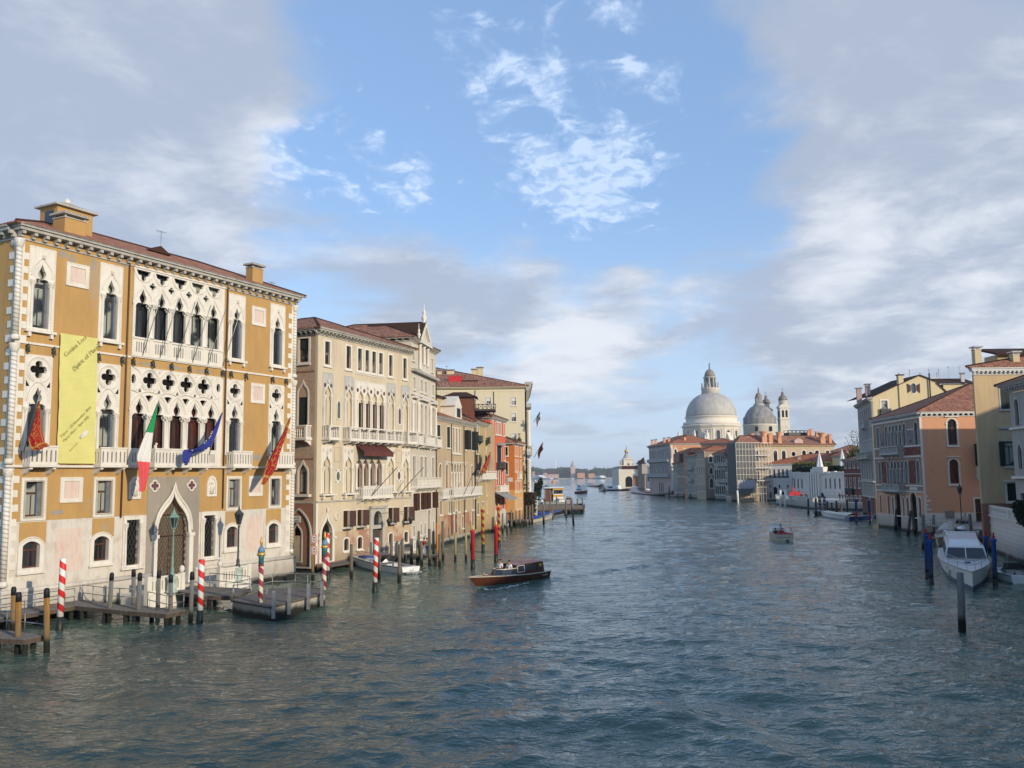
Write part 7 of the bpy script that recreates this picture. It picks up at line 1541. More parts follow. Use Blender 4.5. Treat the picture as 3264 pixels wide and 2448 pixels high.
p = atd(e5(815), 1440 + 235 / 4.916, 2420); sp = empty('far_bell_tower', (p.x, 2420, 2), 0, 'brick bell tower rising over the far wood', 'tower'); h = p.z - 2; MB().use('far_pink').box(-6, 6, -6, 6, 0, h).build('shaft', None, sp); MB().use('far_grey').lathe([(7, 0), (6, 3), (3, 10), (.3, 20)], 0, 0, 8, h).build('spire', None, sp)
p = atd(e5(543), 1440 + 122 / 4.916, 2600); mb = MB().use('white_paint'); mb.lathe([(2.0, 0), (1.6, p.z)], 0, 0, 8, 0); o = mb.build('white_mast'); o.location = (p.x, 2600, 0); tag(o, 'tall white mast standing above the far wood', 'mast')
p = atd(e5(1140), 1440 + 230 / 4.916, 2500); mb = MB().use('net'); mb.tube([(-8, 0, 0), (0, 0, p.z - 8), (6, 0, p.z)], 1.5, 5); mb.tube([(6, 0, p.z), (2, 0, p.z * .7)], .8, 4); o = mb.build('harbour_crane'); o.location = (p.x, 2500, 0); tag(o, 'slanting harbour crane above the far trees', 'crane')
# trees near
tree('bare_tree', 'thin sparsely leaved tree behind the grey palace on the right', (*at(2731, 232), 2), hz(2731, 1352, 232) - 2, 3.4, ('foliage_yellow', 'bark'), 500, .16, (1, 1, 1.9), .22)
tree('garden_tree', 'small green tree in front of the thin bare tree', (*at(2735, 226), 2), hz(2735, 1415, 226) - 2, 2.6, ('foliage', 'foliage_yellow'), 900, .22, (1.3, 1, 1.2), .2)
tree('dark_garden_tree', 'dark clipped evergreen cut by the right edge beside the garden wall', (*at(3262, 82), 1.5), hz(3255, 1595, 82) - 1.0, 1.5, ('foliage_dark', 'foliage_dark'), 2600, .12, (1, 1, 1.15), .12)
def hedge(name, label, p0, p1, z, h, w_, n, mats=('foliage_dark', 'foliage')):
    rt_ = empty(name, (p0[0], p0[1], z), 0, label, 'hedge'); mb = MB(); rnd = random.Random(2); d = Vector((p1[0] - p0[0], p1[1] - p0[1], 0))
    for i in range(n):
        mb.use(mats[i % 2]); q = d * rnd.random() + Vector((rnd.uniform(-w_, w_), rnd.uniform(-w_, w_), rnd.random() ** .7 * h)); b = Vector((rnd.gauss(0, 1), rnd.gauss(0, 1), rnd.gauss(0, 1))).normalized() * .35; c = b.orthogonal().normalized() * .25; o = len(mb.v); mb.v += [tuple(q - b), tuple(q - c), tuple(q + b), tuple(q + c)]; mb.face([o, o + 1, o + 2, o + 3])
    mb.build('leaves', None, rt_)
a, b = at(2545, 262), at(2690, 248); hedge('roof_hedge', 'trimmed hedge running along the museum roof edge', a, b, 9.3, 1.6, .8, 2600)
a, b = at(2545, 270), at(2640, 262); hedge('roof_garden', 'taller shrubs on the museum roof behind the left parasol', a, b, 9.5, 2.7, 2.0, 1500, ('foliage', 'foliage_yellow'))
# ------------------------------------------------------------------ landing stages
def deck(name, label, px, z=.85, th=.28, mat='deck', piles=True, rz=None, pil='post_dark', planks=True):
    """px: pixel corners of the deck top, counter clockwise seen from above"""
    P_ = [atz(x, y, z) for x, y in px]; o0 = P_[0].copy(); o0.z = 0; rt_ = empty(name, o0, 0, label, 'jetty'); q = [p - o0 for p in P_]
    ar = sum(q[i].x * q[(i + 1) % len(q)].y - q[(i + 1) % len(q)].x * q[i].y for i in range(len(q)))
    if ar < 0: q = q[::-1]
    MB().use('deck_edge').prism([(p.x, p.y) for p in q], z - th, z - .03).build('beams', None, rt_)
    # planks: clip strips against the polygon
    mb = MB().use(mat); poly = [(p.x, p.y) for p in q]; e = max(((q[(i + 1) % len(q)] - q[i]).length, i) for i in range(len(q)))[1]; d = (q[(e + 1) % len(q)] - q[e]); d.z = 0; d.normalize(); nn = Vector((-d.y, d.x, 0))
    a0 = min(p.dot(d) for p in q); a1 = max(p.dot(d) for p in q); wv = .16; t = a0; k = 0
    while t < a1:
        loc = [(Vector((x, y, 0)).dot(d), Vector((x, y, 0)).dot(nn)) for x, y in poly]; c = clip(clip(loc, 0, t + .008, 1), 0, min(t + wv, a1) - .008, -1)
        if len(c) > 2: pts = [d * a + nn * b for a, b in c]; mb.prism([(p.x, p.y) for p in pts], z - .028, z + .006 * ((k * 7) % 3))
        t += wv; k += 1
    mb.build('planks', None, rt_)
    if piles:
        for i in range(len(q)):
            a, b = q[i], q[(i + 1) % len(q)]; n = max(1, int((b - a).length / 2.2))
            for j in range(n): p = a + (b - a) * ((j + .15) / n); c = sum(q, Vector()) / len(q); p = p + (c - p).normalized() * .3; MB().use(pil).lathe([(.17, -1.5), (.15, z - th)], p.x, p.y, 8).build('pile', None, rt_)
    return rt_
deck('walkway', 'long timber walkway along the foot of the ochre palace', [(-120, 1997), (0, 1970), (239, 1931), (268, 1912), (224, 1908), (0, 1938), (-120, 1958)])
deck('boat_landing', 'timber landing stage in front of the palace door with grey planks', [(239, 1931), (380, 1945), (530, 1957), (594, 1944), (430, 1931), (352, 1924), (268, 1912)])
deck('small_jetty', 'small plank jetty cut by the left edge with ochre posts at its corners', [(-60, 2006), (0, 2007), (147, 2024), (79, 2038), (-60, 2032)])
deck('door_gangway', 'grey gangway from the palace door to the floating platform', [(560, 1884), (650, 1899), (760, 1900), (800, 1876), (700, 1872), (610, 1866)], .95)
pl = deck('floating_platform', 'wide grey floating platform with rust streaked pontoon sides', [(735, 1912), (859, 1934), (1042, 1889), (1030, 1874), (870, 1874), (800, 1893)], .95, .12, piles=False)
q = [atz(x, y, .95) for x, y in [(735, 1912), (859, 1934), (1042, 1889), (1030, 1874), (870, 1874), (800, 1893)]]; o0 = q[0].copy(); o0.z = 0; c = sum(q, Vector()) / 6
MB().use('istria_low').prism([((p + (c - p) * .04 - o0).x, (p + (c - p) * .04 - o0).y) for p in q], -.4, .82).build('pontoon', None, pl)
for x, y in ((872, 1933), (922, 1921), (983, 1906), (1026, 1896)): p = atz(x, y, .95) - o0; MB().use('steel').box(p.x - .1, p.x + .1, p.y - .1, p.y + .1, .2, 1.9).build('bollard', None, pl)
def rl(name, label, px, z, h=1.0, **k): return railing(name, label, [tuple(atz(x, y, z)) for x, y in px], h, **k)
rl('walkway_railing', 'grey pipe railing along the walkway in front of the ochre palace', [(-60, 1975), (0, 1966), (110, 1948), (236, 1927)], .87, 1.05, posts=2.0)
rl('landing_railing', 'grey pipe railing round the landing stage by the palace door', [(262, 1914), (330, 1924), (430, 1930)], .87, 1.05)
rl('short_railing', 'short railing at the right end of the landing stage', [(470, 1937), (530, 1952), (585, 1943)], .87, 1.0)
rl('jetty_railing', 'railing at the far side of the small jetty on the left', [(-40, 2010), (20, 2009), (78, 2014), (140, 2022)], .87, 1.05)
rl('gangway_railing', 'pipe railing along the gangway beside the standing lamp', [(668, 1872), (720, 1877), (795, 1884)], .97, 1.05)
rl('platform_railing', 'curved pipe railing round the back of the floating platform', [(745, 1906), (800, 1893), (868, 1876), (940, 1875), (980, 1876), (1028, 1877)], .97, 1.05)
rl('front_railing', 'low pipe railing on the near left corner of the floating platform', [(742, 1914), (800, 1909), (850, 1916)], .97, 1.0)
# door steps with balustrades and the two lamps
st = empty('water_stairs', atz(440, 1905, .2), math.atan2(W1.X.y, W1.X.x), 'stone water stairs with white balustrades before the palace door', 'stairs')
st.matrix_world = W1.mw.copy()
mb = MB().use('istria_low')
for i in range(4): mb.box(10.9 - .2 * i, 15.8 + .2 * i, -1.2 - .5 * i, .0 - (.0 if i == 0 else 1.2 + .5 * (i - 1)), -1, 1.0 - .22 * i)
mb.build('steps', None, st)
for u0 in (8.6, 15.3):
    b = MB().use('istria'); hs = [[(u0 + .3 + i * .28, 1.15), (u0 + .42 + i * .28, 1.15), (u0 + .42 + i * .28, 1.75), (u0 + .36 + i * .28, 1.85), (u0 + .3 + i * .28, 1.75)] for i in range(9)]
    b.slab([(u0, .9), (u0 + 3, .9), (u0 + 3, 2.0), (u0, 2.0)], hs, -3.2, -3.05, back=True); b.box(u0 - .05, u0 + 3.05, -3.27, -2.98, 2.0, 2.12)
    for x in (u0, u0 + 3): b.box(x - .17, x + .17, -3.3, -2.95, .2, 2.2)
    b.box(u0, u0 + 3.0, -3.4, -.1, -1, .89); b.ball((u0 + (3 if u0 < 10 else 0), -3.12, 2.45), .2, 8, 6, (1, 1, 1.4)); b.build('balustrade', None, st)
pA = W1.mw @ Vector((10.3, -3.6, .9)); pB = W1.mw @ Vector((17.2, -3.1, .9))
lamp_post('street_lamp', 'green lamp post on a pale green pedestal left of the palace door', tuple(pA), 5.4, mat='verdigris', pedestal='green_pedestal', sc=1.05)
lamp_post('street_lamp', 'grey lamp post with verdigris crown right of the palace door', tuple(pB), 5.3, mat='iron', pedestal='green_pedestal', sc=1.05)

# ------------------------------------------------------------------ mooring posts
def pole(name, label, base, top, r, mat, style='plain', group=None, z0=0.0, band=.9):
    """base: pixel where it meets the water (or deck at height z0); top: pixel of its top"""
    b = atz(base[0], base[1], z0); t = atd(top[0], top[1], b.y); h = t.z - z0; rt_ = empty(name, (b.x, b.y, z0), 0, label, 'mooring post', group)
    lean = math.atan2(t.x - b.x, h); rt_.rotation_euler = (0, lean, 0); zb = -1.2 if z0 < .3 else 0
    if style == 'plain': MB().use(mat).lathe([(r * 1.1, zb), (r, h * .5), (r * .92, h - .04), (r * .7, h)], 0, 0, 9).build('shaft', None, rt_)
    elif style == 'cap':
        MB().use(mat).lathe([(r * 1.05, zb), (r, h * .5), (r * .95, h - .5)], 0, 0, 9).build('shaft', None, rt_); MB().use('black_cap').lathe([(r * 1.05, h - .5), (r * .98, h - .1), (r * .6, h)], 0, 0, 9).build('cap', None, rt_)
    elif style == 'stripe':
        MB().use(mat).lathe([(r, band), (r, h - .03), (r * .9, h)], 0, 0, 14).build('shaft', None, rt_); MB().use('tide_band').lathe([(r * 1.2, zb), (r * 1.15, .1), (r * 1.03, band)], 0, 0, 10).build('tide_band', None, rt_)
    elif style == 'finial':
        MB().use(mat).lathe([(r, band), (r * .95, h - .75), (r * 1.35, h - .68), (r * 1.35, h - .58), (r * .8, h - .5)], 0, 0, 12).build('shaft', None, rt_); MB().use('tide_band').lathe([(r * 1.15, zb), (r * 1.1, .1), (r * 1.02, band)], 0, 0, 10).build('tide_band', None, rt_)
        MB().use('gold' if mat != 'blue_post' else 'red_post').lathe([(r * .4, h - .5), (r * .7, h - .35), (r * .3, h - .25), (r * .45, h - .1), (.01, h)], 0, 0, 8).build('finial', None, rt_)
    elif style == 'capital':
        MB().use(mat).lathe([(r * 1.0, 0), (r, h - 1.9)], 0, 0, 14).build('shaft', None, rt_)
        c = MB().use('red_post').lathe([(r * 1.2, h - 1.9), (r * 1.2, h - 1.8)], 0, 0, 12); c.use('teal').lathe([(r * 1.05, h - 1.8), (r * 1.1, h - 1.35), (r * 1.5, h - 1.2)], 0, 0, 12); c.use('gold').lathe([(r * 1.7, h - 1.2), (r * 1.75, h - 1.1), (r * 1.3, h - 1.0)], 0, 0, 12); c.use('sky_paint').lathe([(r * 1.5, h - 1.0), (r * 1.3, h - .8), (r * .5, h - .6)], 0, 0, 12)
        cp = c.build('capital', None, rt_); MB().use('gold').lathe([(r * .3, h - .6), (r * .65, h - .4), (r * .5, h - .2), (.02, h)], 0, 0, 8).build('finial', None, cp)
    elif style == 'bicolour':
        MB().use('red_post').lathe([(r, band), (r, h * .5)], 0, 0, 10).build('shaft', None, rt_); MB().use('blue_top').lathe([(r * 1.02, h * .5), (r * 1.02, h - .25), (r * 1.5, h - .2), (r * 1.2, h - .05), (r * .3, h)], 0, 0, 10).build('blue_top', None, rt_); MB().use('tide_band').lathe([(r * 1.1, zb), (r * 1.05, band)], 0, 0, 10).build('tide_band', None, rt_)
    return rt_
G = 'striped mooring posts before the palaces'
pole('striped_post', 'red and white striped post nearest the left edge, between the jetties', (189, 2014), (202, 1778), .19, 'stripe_red', 'stripe', G)
pole('striped_post', 'red and white striped post in the water left of the floating platform', (636, 1992), (643, 1783), .19, 'stripe_red', 'stripe', G)
pole('striped_post', 'red and white striped post standing beside the white motorboat', (1194, 1893), (1200, 1714), .19, 'stripe_red', 'stripe', G)
pole('striped_post', 'red and white striped post close behind the far maroon palina', (1045, 1851), (1045, 1700), .16, 'stripe_red', 'stripe', G)
pole('palina', 'maroon and cream palina with teal capital at the near corner of the floating platform', (830, 1921), (834, 1711), .16, 'stripe_maroon', 'capital', 'capped palinas on the floating platform', .95)
pole('palina', 'maroon and cream palina with teal capital at the far corner of the floating platform', (1033, 1880), (1036, 1693), .16, 'stripe_maroon', 'capital', 'capped palinas on the floating platform', .95)
for lb, b, t in (('ochre post with black cap behind the small jetty', (41, 2022), (44, 1870)), ('ochre post with black cap at the front of the small jetty', (56, 2083), (60, 1887)), ('ochre post with black cap at the right corner of the small jetty', (149, 2082), (149, 1874))): pole('capped_post', lb, b, t, .15, 'post_ochre', 'cap', 'ochre posts round the small jetty')
for i, (b, t) in enumerate((((347, 1983), (357, 1825)), ((426, 1965), (426, 1814)), ((438, 1988), (447, 1825)), ((502, 1967), (507, 1818)), ((543, 1991), (545, 1831)), ((607, 1990), (613, 1822)))): pole('capped_post', '%s from the left of the dark grey black capped posts round the landing stage' % ('first', 'second', 'third', 'fourth', 'fifth', 'sixth')[i], b, t, .14, 'post_grey', 'cap', 'grey capped posts at the landing stage')
sp = pole('sign_post', 'ochre wooden post carrying two small white navigation signs', (997, 1852), (996, 1708), .13, 'post_ochre')
for z in (2.3, 3.3): MB().use('flat_white').box(-.05, .42, -.2, -.16, z, z + .75).build('sign_plate', None, sp); MB().use('red_paint').slab([(-.02, z + .03), (.39, z + .03), (.39, z + .72), (-.02, z + .72)], [[(.04, z + .09), (.33, z + .09), (.33, z + .66), (.04, z + .66)]], -.21, -.2).build('sign_border', None, sp); MB().use('ink').slab([(.1, z + .18), (.27, z + .18), (.2, z + .37), (.27, z + .56), (.1, z + .56), (.17, z + .37)], [], -.21, -.2).build('symbol', None, sp)
ORD = ('first', 'second', 'third', 'fourth', 'fifth', 'sixth', 'seventh', 'eighth', 'ninth', 'tenth', 'eleventh', 'twelfth', 'thirteenth', 'fourteenth', 'fifteenth', 'sixteenth')
def rowp(fmt, lst, r, mat, group, style='plain'):
    for i, (b, t) in enumerate(lst): pole('mooring_post', fmt % ORD[i], b, t, r, mat, style, group)
rowp('%s from the left of the brown posts around the white motorboat', (((1120, 1846), (1120, 1734)), ((1208, 1848), (1207, 1718)), ((1247, 1800), (1248, 1700)), ((1268, 1800), (1266, 1724)), ((1272, 1858), (1274, 1735)), ((1284, 1800), (1282, 1719)), ((1312, 1800), (1312, 1717))), .15, 'post', 'brown posts by the white motorboat')
rowp('%s from the left of the weathered posts in front of the baroque palace', (((1333, 1795), (1335, 1693)), ((1344, 1805), (1342, 1724)), ((1369, 1803), (1369, 1686)), ((1382, 1785), (1381, 1693)), ((1401, 1810), (1401, 1702)), ((1412, 1788), (1411, 1661))), .15, 'post', 'posts before the baroque palace')
rowp('%s from the left of the yellowed posts in front of the tan house', (((1330, 1797), (1330, 1746)), ((1451, 1791), (1452, 1698)), ((1485, 1790), (1485, 1698)), ((1501, 1752), (1501, 1660))), .13, 'post_yellow', 'yellowed posts before the tan house')
pole('orange_post', 'bright orange slanting post among the brown posts by the baroque palace', (1394, 1760), (1394, 1666), .12, 'orange_paint')
pole('red_post', 'plain crimson post with a gold finial, nearer the left bank', (1507, 1812), (1507, 1673), .2, 'pink_post', 'finial', 'crimson posts behind the water taxi'); pole('red_post', 'plain crimson post with a gold finial, right one behind the water taxi', (1581, 1793), (1581, 1660), .2, 'pink_post', 'finial', 'crimson posts behind the water taxi')
pole('spiral_post', 'yellow and red spiral post on the left of its pair', (1540, 1759), (1538, 1611), .2, 'stripe_yellow', 'finial', 'yellow and red spiral posts'); pole('spiral_post', 'yellow and red spiral post on the right of its pair', (1591, 1744), (1589, 1605), .2, 'stripe_yellow', 'finial', 'yellow and red spiral posts')
rowp('%s from the left of the grey posts before the red and orange houses', (((1558, 1688), (1558, 1630)), ((1602, 1699), (1602, 1636)), ((1616, 1696), (1616, 1633)), ((1630, 1692), (1630, 1625)), ((1645, 1680), (1645, 1628)), ((1658, 1680), (1657, 1626))), .16, 'post_grey', 'posts before the red house')
rowp('%s from the left of the pale posts among the blue covered boats', (((1677, 1677), (1678, 1611)), ((1688, 1674), (1688, 1611)), ((1696, 1669), (1697, 1608)), ((1704, 1634), (1705, 1608)), ((1733, 1671), (1732, 1608)), ((1755, 1652), (1754, 1609)), ((1761, 1653), (1761, 1610)), ((1775, 1633), (1774, 1584)), ((1791, 1635), (1790, 1611)), ((1805, 1650), (1803, 1592)), ((1841, 1627), (1840, 1589)), ((1857, 1628), (1856, 1586)), ((1820, 1622), (1820, 1585)), ((1738, 1624), (1738, 1560)), ((1754, 1624), (1753, 1562))), .19, 'post', 'pale posts among the blue boats')
pole('channel_post', 'lone grey post with a white top right of the blue boats', (1828, 1672), (1822, 1590), .2, 'post_grey')
# right bank
pole('channel_post', 'thick grey timber post standing alone in the right foreground', (3067, 2010), (3060, 1824), .2, 'post_grey')
for lb, b, t in (('left of the pair of blue posts off the cruiser bow', (2956, 1846), (2951, 1684)), ('right of the pair of blue posts off the cruiser bow', (2969, 1866), (2964, 1700)), ('blue post between the cruiser and the garden wall, farther one', (3146, 1822), (3141, 1690)), ('blue post between the cruiser and the small open boat, nearer one', (3173, 1870), (3166, 1696))): pole('blue_post', lb, b, t, .17, 'blue_post', 'finial', 'blue posts round the white cruiser', band=.6)
for i, (b, t) in enumerate((((2944, 1753), (2942, 1640)), ((2976, 1712), (2976, 1641)), ((3097, 1739), (3091, 1638)))): pole('mooring_post', '%s from the left of the tall grey posts at the quay edge' % ORD[i], b, t, .2, 'post_grey', 'plain', 'grey posts at the quay')
for i, (b, t) in enumerate((((2854, 1690), (2858, 1621)), ((2873, 1690), (2866, 1624)), ((2864, 1682), (2861, 1622)))): pole('bricola_post', '%s leaning post of the left cluster before the mosaic house' % ORD[i], b, t, .22, 'post_dark', 'plain', 'leaning post cluster, left')
for i, (b, t) in enumerate((((2894, 1708), (2904, 1626)), ((2919, 1704), (2909, 1628)), ((2907, 1690), (2906, 1627)))): pole('bricola_post', '%s leaning post of the right cluster before the mosaic house' % ORD[i], b, t, .2, 'post_dark', 'plain', 'leaning post cluster, right')
for i, (b, t) in enumerate((((2730, 1668), (2728, 1590)), ((2773, 1673), (2770, 1594)), ((2811, 1680), (2806, 1600)), ((2851, 1678), (2849, 1604)))): pole('bicolour_post', '%s from the left of the posts painted blue above red' % ORD[i], b, t, .2, 'blue_post', 'bicolour', 'blue and red posts by the mosaic house')
for i, (b, t) in enumerate((((2488, 1614), (2487, 1562)), ((2504, 1616), (2503, 1562)), ((2353, 1605), (2350, 1563)))): pole('white_post', ('left white post at the museum terrace', 'right white post at the museum terrace', 'leaning white post before the scaffold')[i], b, t, .3, 'white_paint')
for i, (b, t) in enumerate((((2614, 1629), (2612, 1579)), ((2629, 1629), (2627, 1581)))): pole('striped_dark_post', ('left', 'right')[i] + ' of the two dark and pale spiral posts at the museum landing', b, t, .32, 'stripe_black', 'stripe', 'spiral posts at the museum landing')
rowp('%s from the left of the dark posts along the museum terrace', (((2539, 1614), (2538, 1587)), ((2547, 1614), (2546, 1587)), ((2565, 1617), (2564, 1587)), ((2577, 1640), (2576, 1590)), ((2601, 1645), (2600, 1590)), ((2651, 1638), (2651, 1602)), ((2667, 1640), (2666, 1596)), ((2681, 1653), (2681, 1608)), ((2701, 1642), (2700, 1594)), ((2638, 1645), (2637, 1598))), .22, 'post_dark', 'dark posts at the museum terrace')
rowp('%s from the left of the small posts along the far right bank', (((2075, 1573), (2075, 1550)), ((2088, 1576), (2088, 1552)), ((2102, 1578), (2102, 1553)), ((2133, 1586), (2133, 1551)), ((2160, 1588), (2160, 1573)), ((2180, 1588), (2180, 1572)), ((2200, 1589), (2200, 1573)), ((2295, 1591), (2294, 1556))), .3, 'post', 'far posts on the right bank')
# left bank jetties
deck('far_jetty', 'narrow jetty with posts below the baroque palace where two people stand', [(1285, 1769), (1395, 1772), (1397, 1767), (1285, 1764)], .95, .2)
deck('tan_jetty', 'low jetty beside the blue covered boats', [(1570, 1657), (1675, 1659), (1672, 1655), (1572, 1652)], 1.1, .25)
deck('timber_pier', 'long timber pier crowded with posts in front of the yellow palace', [(1695, 1625), (1860, 1618), (1850, 1606), (1680, 1608)], 1.4, .4)
lb_ = W2.mw
fnc = empty('landing_balustrade', W2.mw @ Vector((9.0, -2.2, .9)), 0, 'cream stone balustrade on the landing of the cream palace', 'balustrade'); fnc.matrix_world = W2.mw.copy()
mb = MB().use('istria_low').box(8.9, 17, -2.4, -.02, -1, .9); mb.use('istria')
for u0, u1 in ((9.4, 12.2), (14.1, 17)):
    hs = [[(x, 1.1), (x + .17, 1.1), (x + .17, 1.75), (x, 1.75)] for x in np.arange(u0 + .2, u1 - .3, .34)]; mb.slab([(u0, .9), (u1, .9), (u1, 2.0), (u0, 2.0)], hs, -2.4, -2.25, back=True); mb.box(u0 - .1, u1 + .1, -2.5, -2.15, 2.0, 2.1)
mb.build('balusters', None, fnc)
deck('rio_gangway', 'plank gangway along the brick foot of the cream palace', [(1040, 1806), (1110, 1795), (1160, 1780), (1150, 1772), (1040, 1794)], .6, .15)
# ------------------------------------------------------------------ boats
def boat(name, label, stern, bow, group=None, cat='boat', z=0):
    """stern and bow: waterline pixels; local x runs from stern to bow"""
    s_ = atz(*stern); b_ = atz(*bow); d = b_ - s_; rt_ = empty(name, (s_.x, s_.y, z), math.atan2(d.y, d.x), label, cat, group); return rt_, d.length
def hull(rt_, L_, B, hs, hb, mat, deckm, bottom=None, rake=.9, flare=.25, full=.55, tr=.9, trim=None, deckz=.0, n=14, cockpit=None, tumble=0.0, stem=0.0):
    """lofted hull: hs/hb freeboard at stern and bow"""
    mb = MB().use(mat); mb.smooth = True; rows = []; K = 5
    for i in range(n + 1):
        t = i / n; x = L_ * t; w_ = B / 2 * (tr + (1 - tr) * min(1, t / .35)) * (1 - max(0, (t - full) / (1 - full)) ** 2.1); hz_ = hs + (hb - hs) * t ** 1.8; row = []
        for k in range(K + 1):
            q = k / K; zz_ = -.35 + (hz_ + .35) * q; ww = w_ * ((1 - flare) + flare * q ** .7) * (1 if q > .15 else .92); xx = x + rake * max(0, t - .55) ** 1.5 / .45 ** 1.5 * (q - .3)
            row.append((xx, ww, zz_))
        rows.append(row)
    for sg in (1, -1):
        o = len(mb.v)
        for row in rows: mb.v += [(x, sg * y, z) for x, y, z in row]
        for i in range(n):
            for k in range(K):
                mb.use(bottom if bottom and k < 2 else mat); a = o + i * (K + 1) + k; f = [a, a + K + 1, a + K + 2, a + 1]; mb.face(f if sg < 0 else f[::-1])
    mb.smooth = False; mb.use(mat); o = len(mb.v); mb.v += [(x, y, z) for x, y, z in rows[0]] + [(x, -y, z) for x, y, z in rows[0]]
    for k in range(K): mb.face([o + k, o + k + 1, o + K + 2 + k, o + K + 1 + k])
    h_ = mb.build('hull', None, rt_)
    dk = MB().use(deckm); o = 0; cx0, cx1 = cockpit if cockpit else (2, -1)
    for i, row in enumerate(rows):
        x, y, z = row[-1]; dk.v += [(x, y, z - .02 - deckz), (x, y * .72, z - deckz), (x, -y * .72, z - deckz), (x, -y, z - .02 - deckz)]
    for i in range(n):
        t = (i + .5) / n
        for k in range(3):
            if k == 1 and cx0 < t < cx1: continue
            a = i * 4 + k; dk.face([a, a + 1, a + 5, a + 4][::-1])
    dk.build('deck', None, rt_)
    if cockpit: MB().use(deckm).box(L_ * cx0, L_ * cx1, -B * .34, B * .34, .0, .12).build('cockpit_floor', None, rt_)
    tr_ = MB().use(trim or mat)
    for sg in (1, -1): tr_.tube([(r_[-1][0], sg * (r_[-1][1] + .01), r_[-1][2] - .02) for r_ in rows], .045, 5)
    tr_.build('rubbing_strake', None, rt_)
    def hz2(t): return hs + (hb - hs) * t ** 1.8
    return hz2
def person(name, label, loc, rz, shirt, legs, pose='stand', scale=1.0, parent=None, hair='hair', cat='person'):
    rt_ = empty(name, loc, rz, label, cat); rt_.scale = (scale,) * 3
    def skin(nm, mat, V, E, Rr, smooth=1):
        me = bpy.data.meshes.new(nm); me.from_pydata(V, E, []); o = bpy.data.objects.new(nm, me); C.objects.link(o); o.parent = rt_; me.materials.append(M[mat])
        md = o.modifiers.new('skin', 'SKIN'); md.use_smooth_shade = True
        for v, r_ in zip(me.skin_vertices[0].data, Rr): v.radius = (r_, r_)
        me.skin_vertices[0].data[0].use_root = True; s2 = o.modifiers.new('sub', 'SUBSURF'); s2.levels = 1; s2.render_levels = 1; return o
    if pose == 'stand': hip = .92; kn = ((.1, .02, .48), (-.1, -.04, .48)); ft = ((.11, .03, .06), (-.12, .05, .06)); toe = ((.12, -.14, .03), (-.13, -.12, .03))
    else: hip = .5; kn = ((.13, -.42, .52), (-.13, -.42, .5)); ft = ((.13, -.42, .08), (-.13, -.40, .08)); toe = ((.13, -.58, .04), (-.13, -.56, .04))
    s_ = hip + .5; wr = ((.27, -.22, hip + .12), (-.27, -.2, hip + .14)) if pose != 'lean' else ((.2, -.4, hip + .3), (-.2, -.4, hip + .3)); el = ((.27, -.02, hip + .2), (-.27, -.0, hip + .2))
    V = [(0, 0, hip), (0, .01, hip + .22), (0, 0, s_), (0, -.01, s_ + .09), (0, -.02, s_ + .2), (0, -.03, s_ + .3), (.19, 0, s_ - .03), el[0], wr[0], (-.19, 0, s_ - .03), el[1], wr[1], (.09, 0, hip - .05), kn[0], ft[0], toe[0], (-.09, 0, hip - .05), kn[1], ft[1], toe[1], tuple(Vector(wr[0]) + Vector((0, -.08, -.03))), tuple(Vector(wr[1]) + Vector((0, -.08, -.03)))]
    E = [(0, 1), (1, 2), (2, 3), (3, 4), (4, 5), (2, 6), (6, 7), (7, 8), (8, 20), (2, 9), (9, 10), (10, 11), (11, 21), (0, 12), (12, 13), (13, 14), (14, 15), (0, 16), (16, 17), (17, 18), (18, 19)]
    skin('body', 'skin', V, E, [.13, .12, .13, .055, .1, .075, .06, .045, .033, .06, .045, .033, .085, .06, .045, .035, .085, .06, .045, .035, .035, .035])
    skin('shirt', shirt, [V[0], V[1], V[2], V[6], V[7], V[9], V[10]], [(0, 1), (1, 2), (2, 3), (3, 4), (2, 5), (5, 6)], [.155, .15, .165, .085, .068, .085, .068])
    skin('trousers', legs, [V[0], V[12], V[13], V[14], V[16], V[17], V[18]], [(0, 1), (1, 2), (2, 3), (0, 4), (4, 5), (5, 6)], [.15, .105, .078, .062, .105, .078, .062])
    MB().use(hair).ball((0, .015, s_ + .27), .118, 10, 6, (.95, 1.05, .85)).build('hair', None, rt_)
    return rt_
# --- water taxi
TX, TL = boat('water_taxi', 'varnished wooden water taxi with a long cabin heading out to the left', (1727, 1839), (1534, 1875), cat='boat')
TL += .6; hf = hull(TX, TL, 2.35, .62, 1.05, 'mahogany', 'mahogany_deck', 'boat_green', rake=1.5, flare=.35, full=.45, tr=.85, trim='boat_cream')
c0, c1 = TL * .10, TL * .56
mb = MB().use('mahogany'); wb = .86
def cabin(mat, x0, x1, w_, z0, z1, slope0=.1, slope1=.25, top=.88): 
    m_ = MB().use(mat); m_.add([(x0, -w_, z0), (x1, -w_, z0), (x1, w_, z0), (x0, w_, z0), (x0 + slope0, -w_ * top, z1), (x1 - slope1, -w_ * top, z1), (x1 - slope1, w_ * top, z1), (x0 + slope0, w_ * top, z1)], [(0, 1, 5, 4), (1, 2, 6, 5), (2, 3, 7, 6), (3, 0, 4, 7), (4, 5, 6, 7)]); return m_
cb = cabin('mahogany', c0, c1, .92, .6, 1.55, .1, .15).build('cabin', None, TX)
rf = MB().use('mahogany_deck'); rf.smooth = True
for i in range(9):
    for j in range(7):
        x = c0 - .15 + (c1 + .1 - c0 + .1) * i / 8; y = (j / 6 * 2 - 1); rf.v.append((x, y * .9, 1.55 + .12 * (1 - y * y) + (.1 if .2 < i / 8 < .75 else 0) * (1 if abs(y) < .6 else 0)))
for i in range(8):
    for j in range(6): a = i * 7 + j; rf.face([a, a + 1, a + 8, a + 7][::-1])
rf.build('cabin_roof', None, TX)
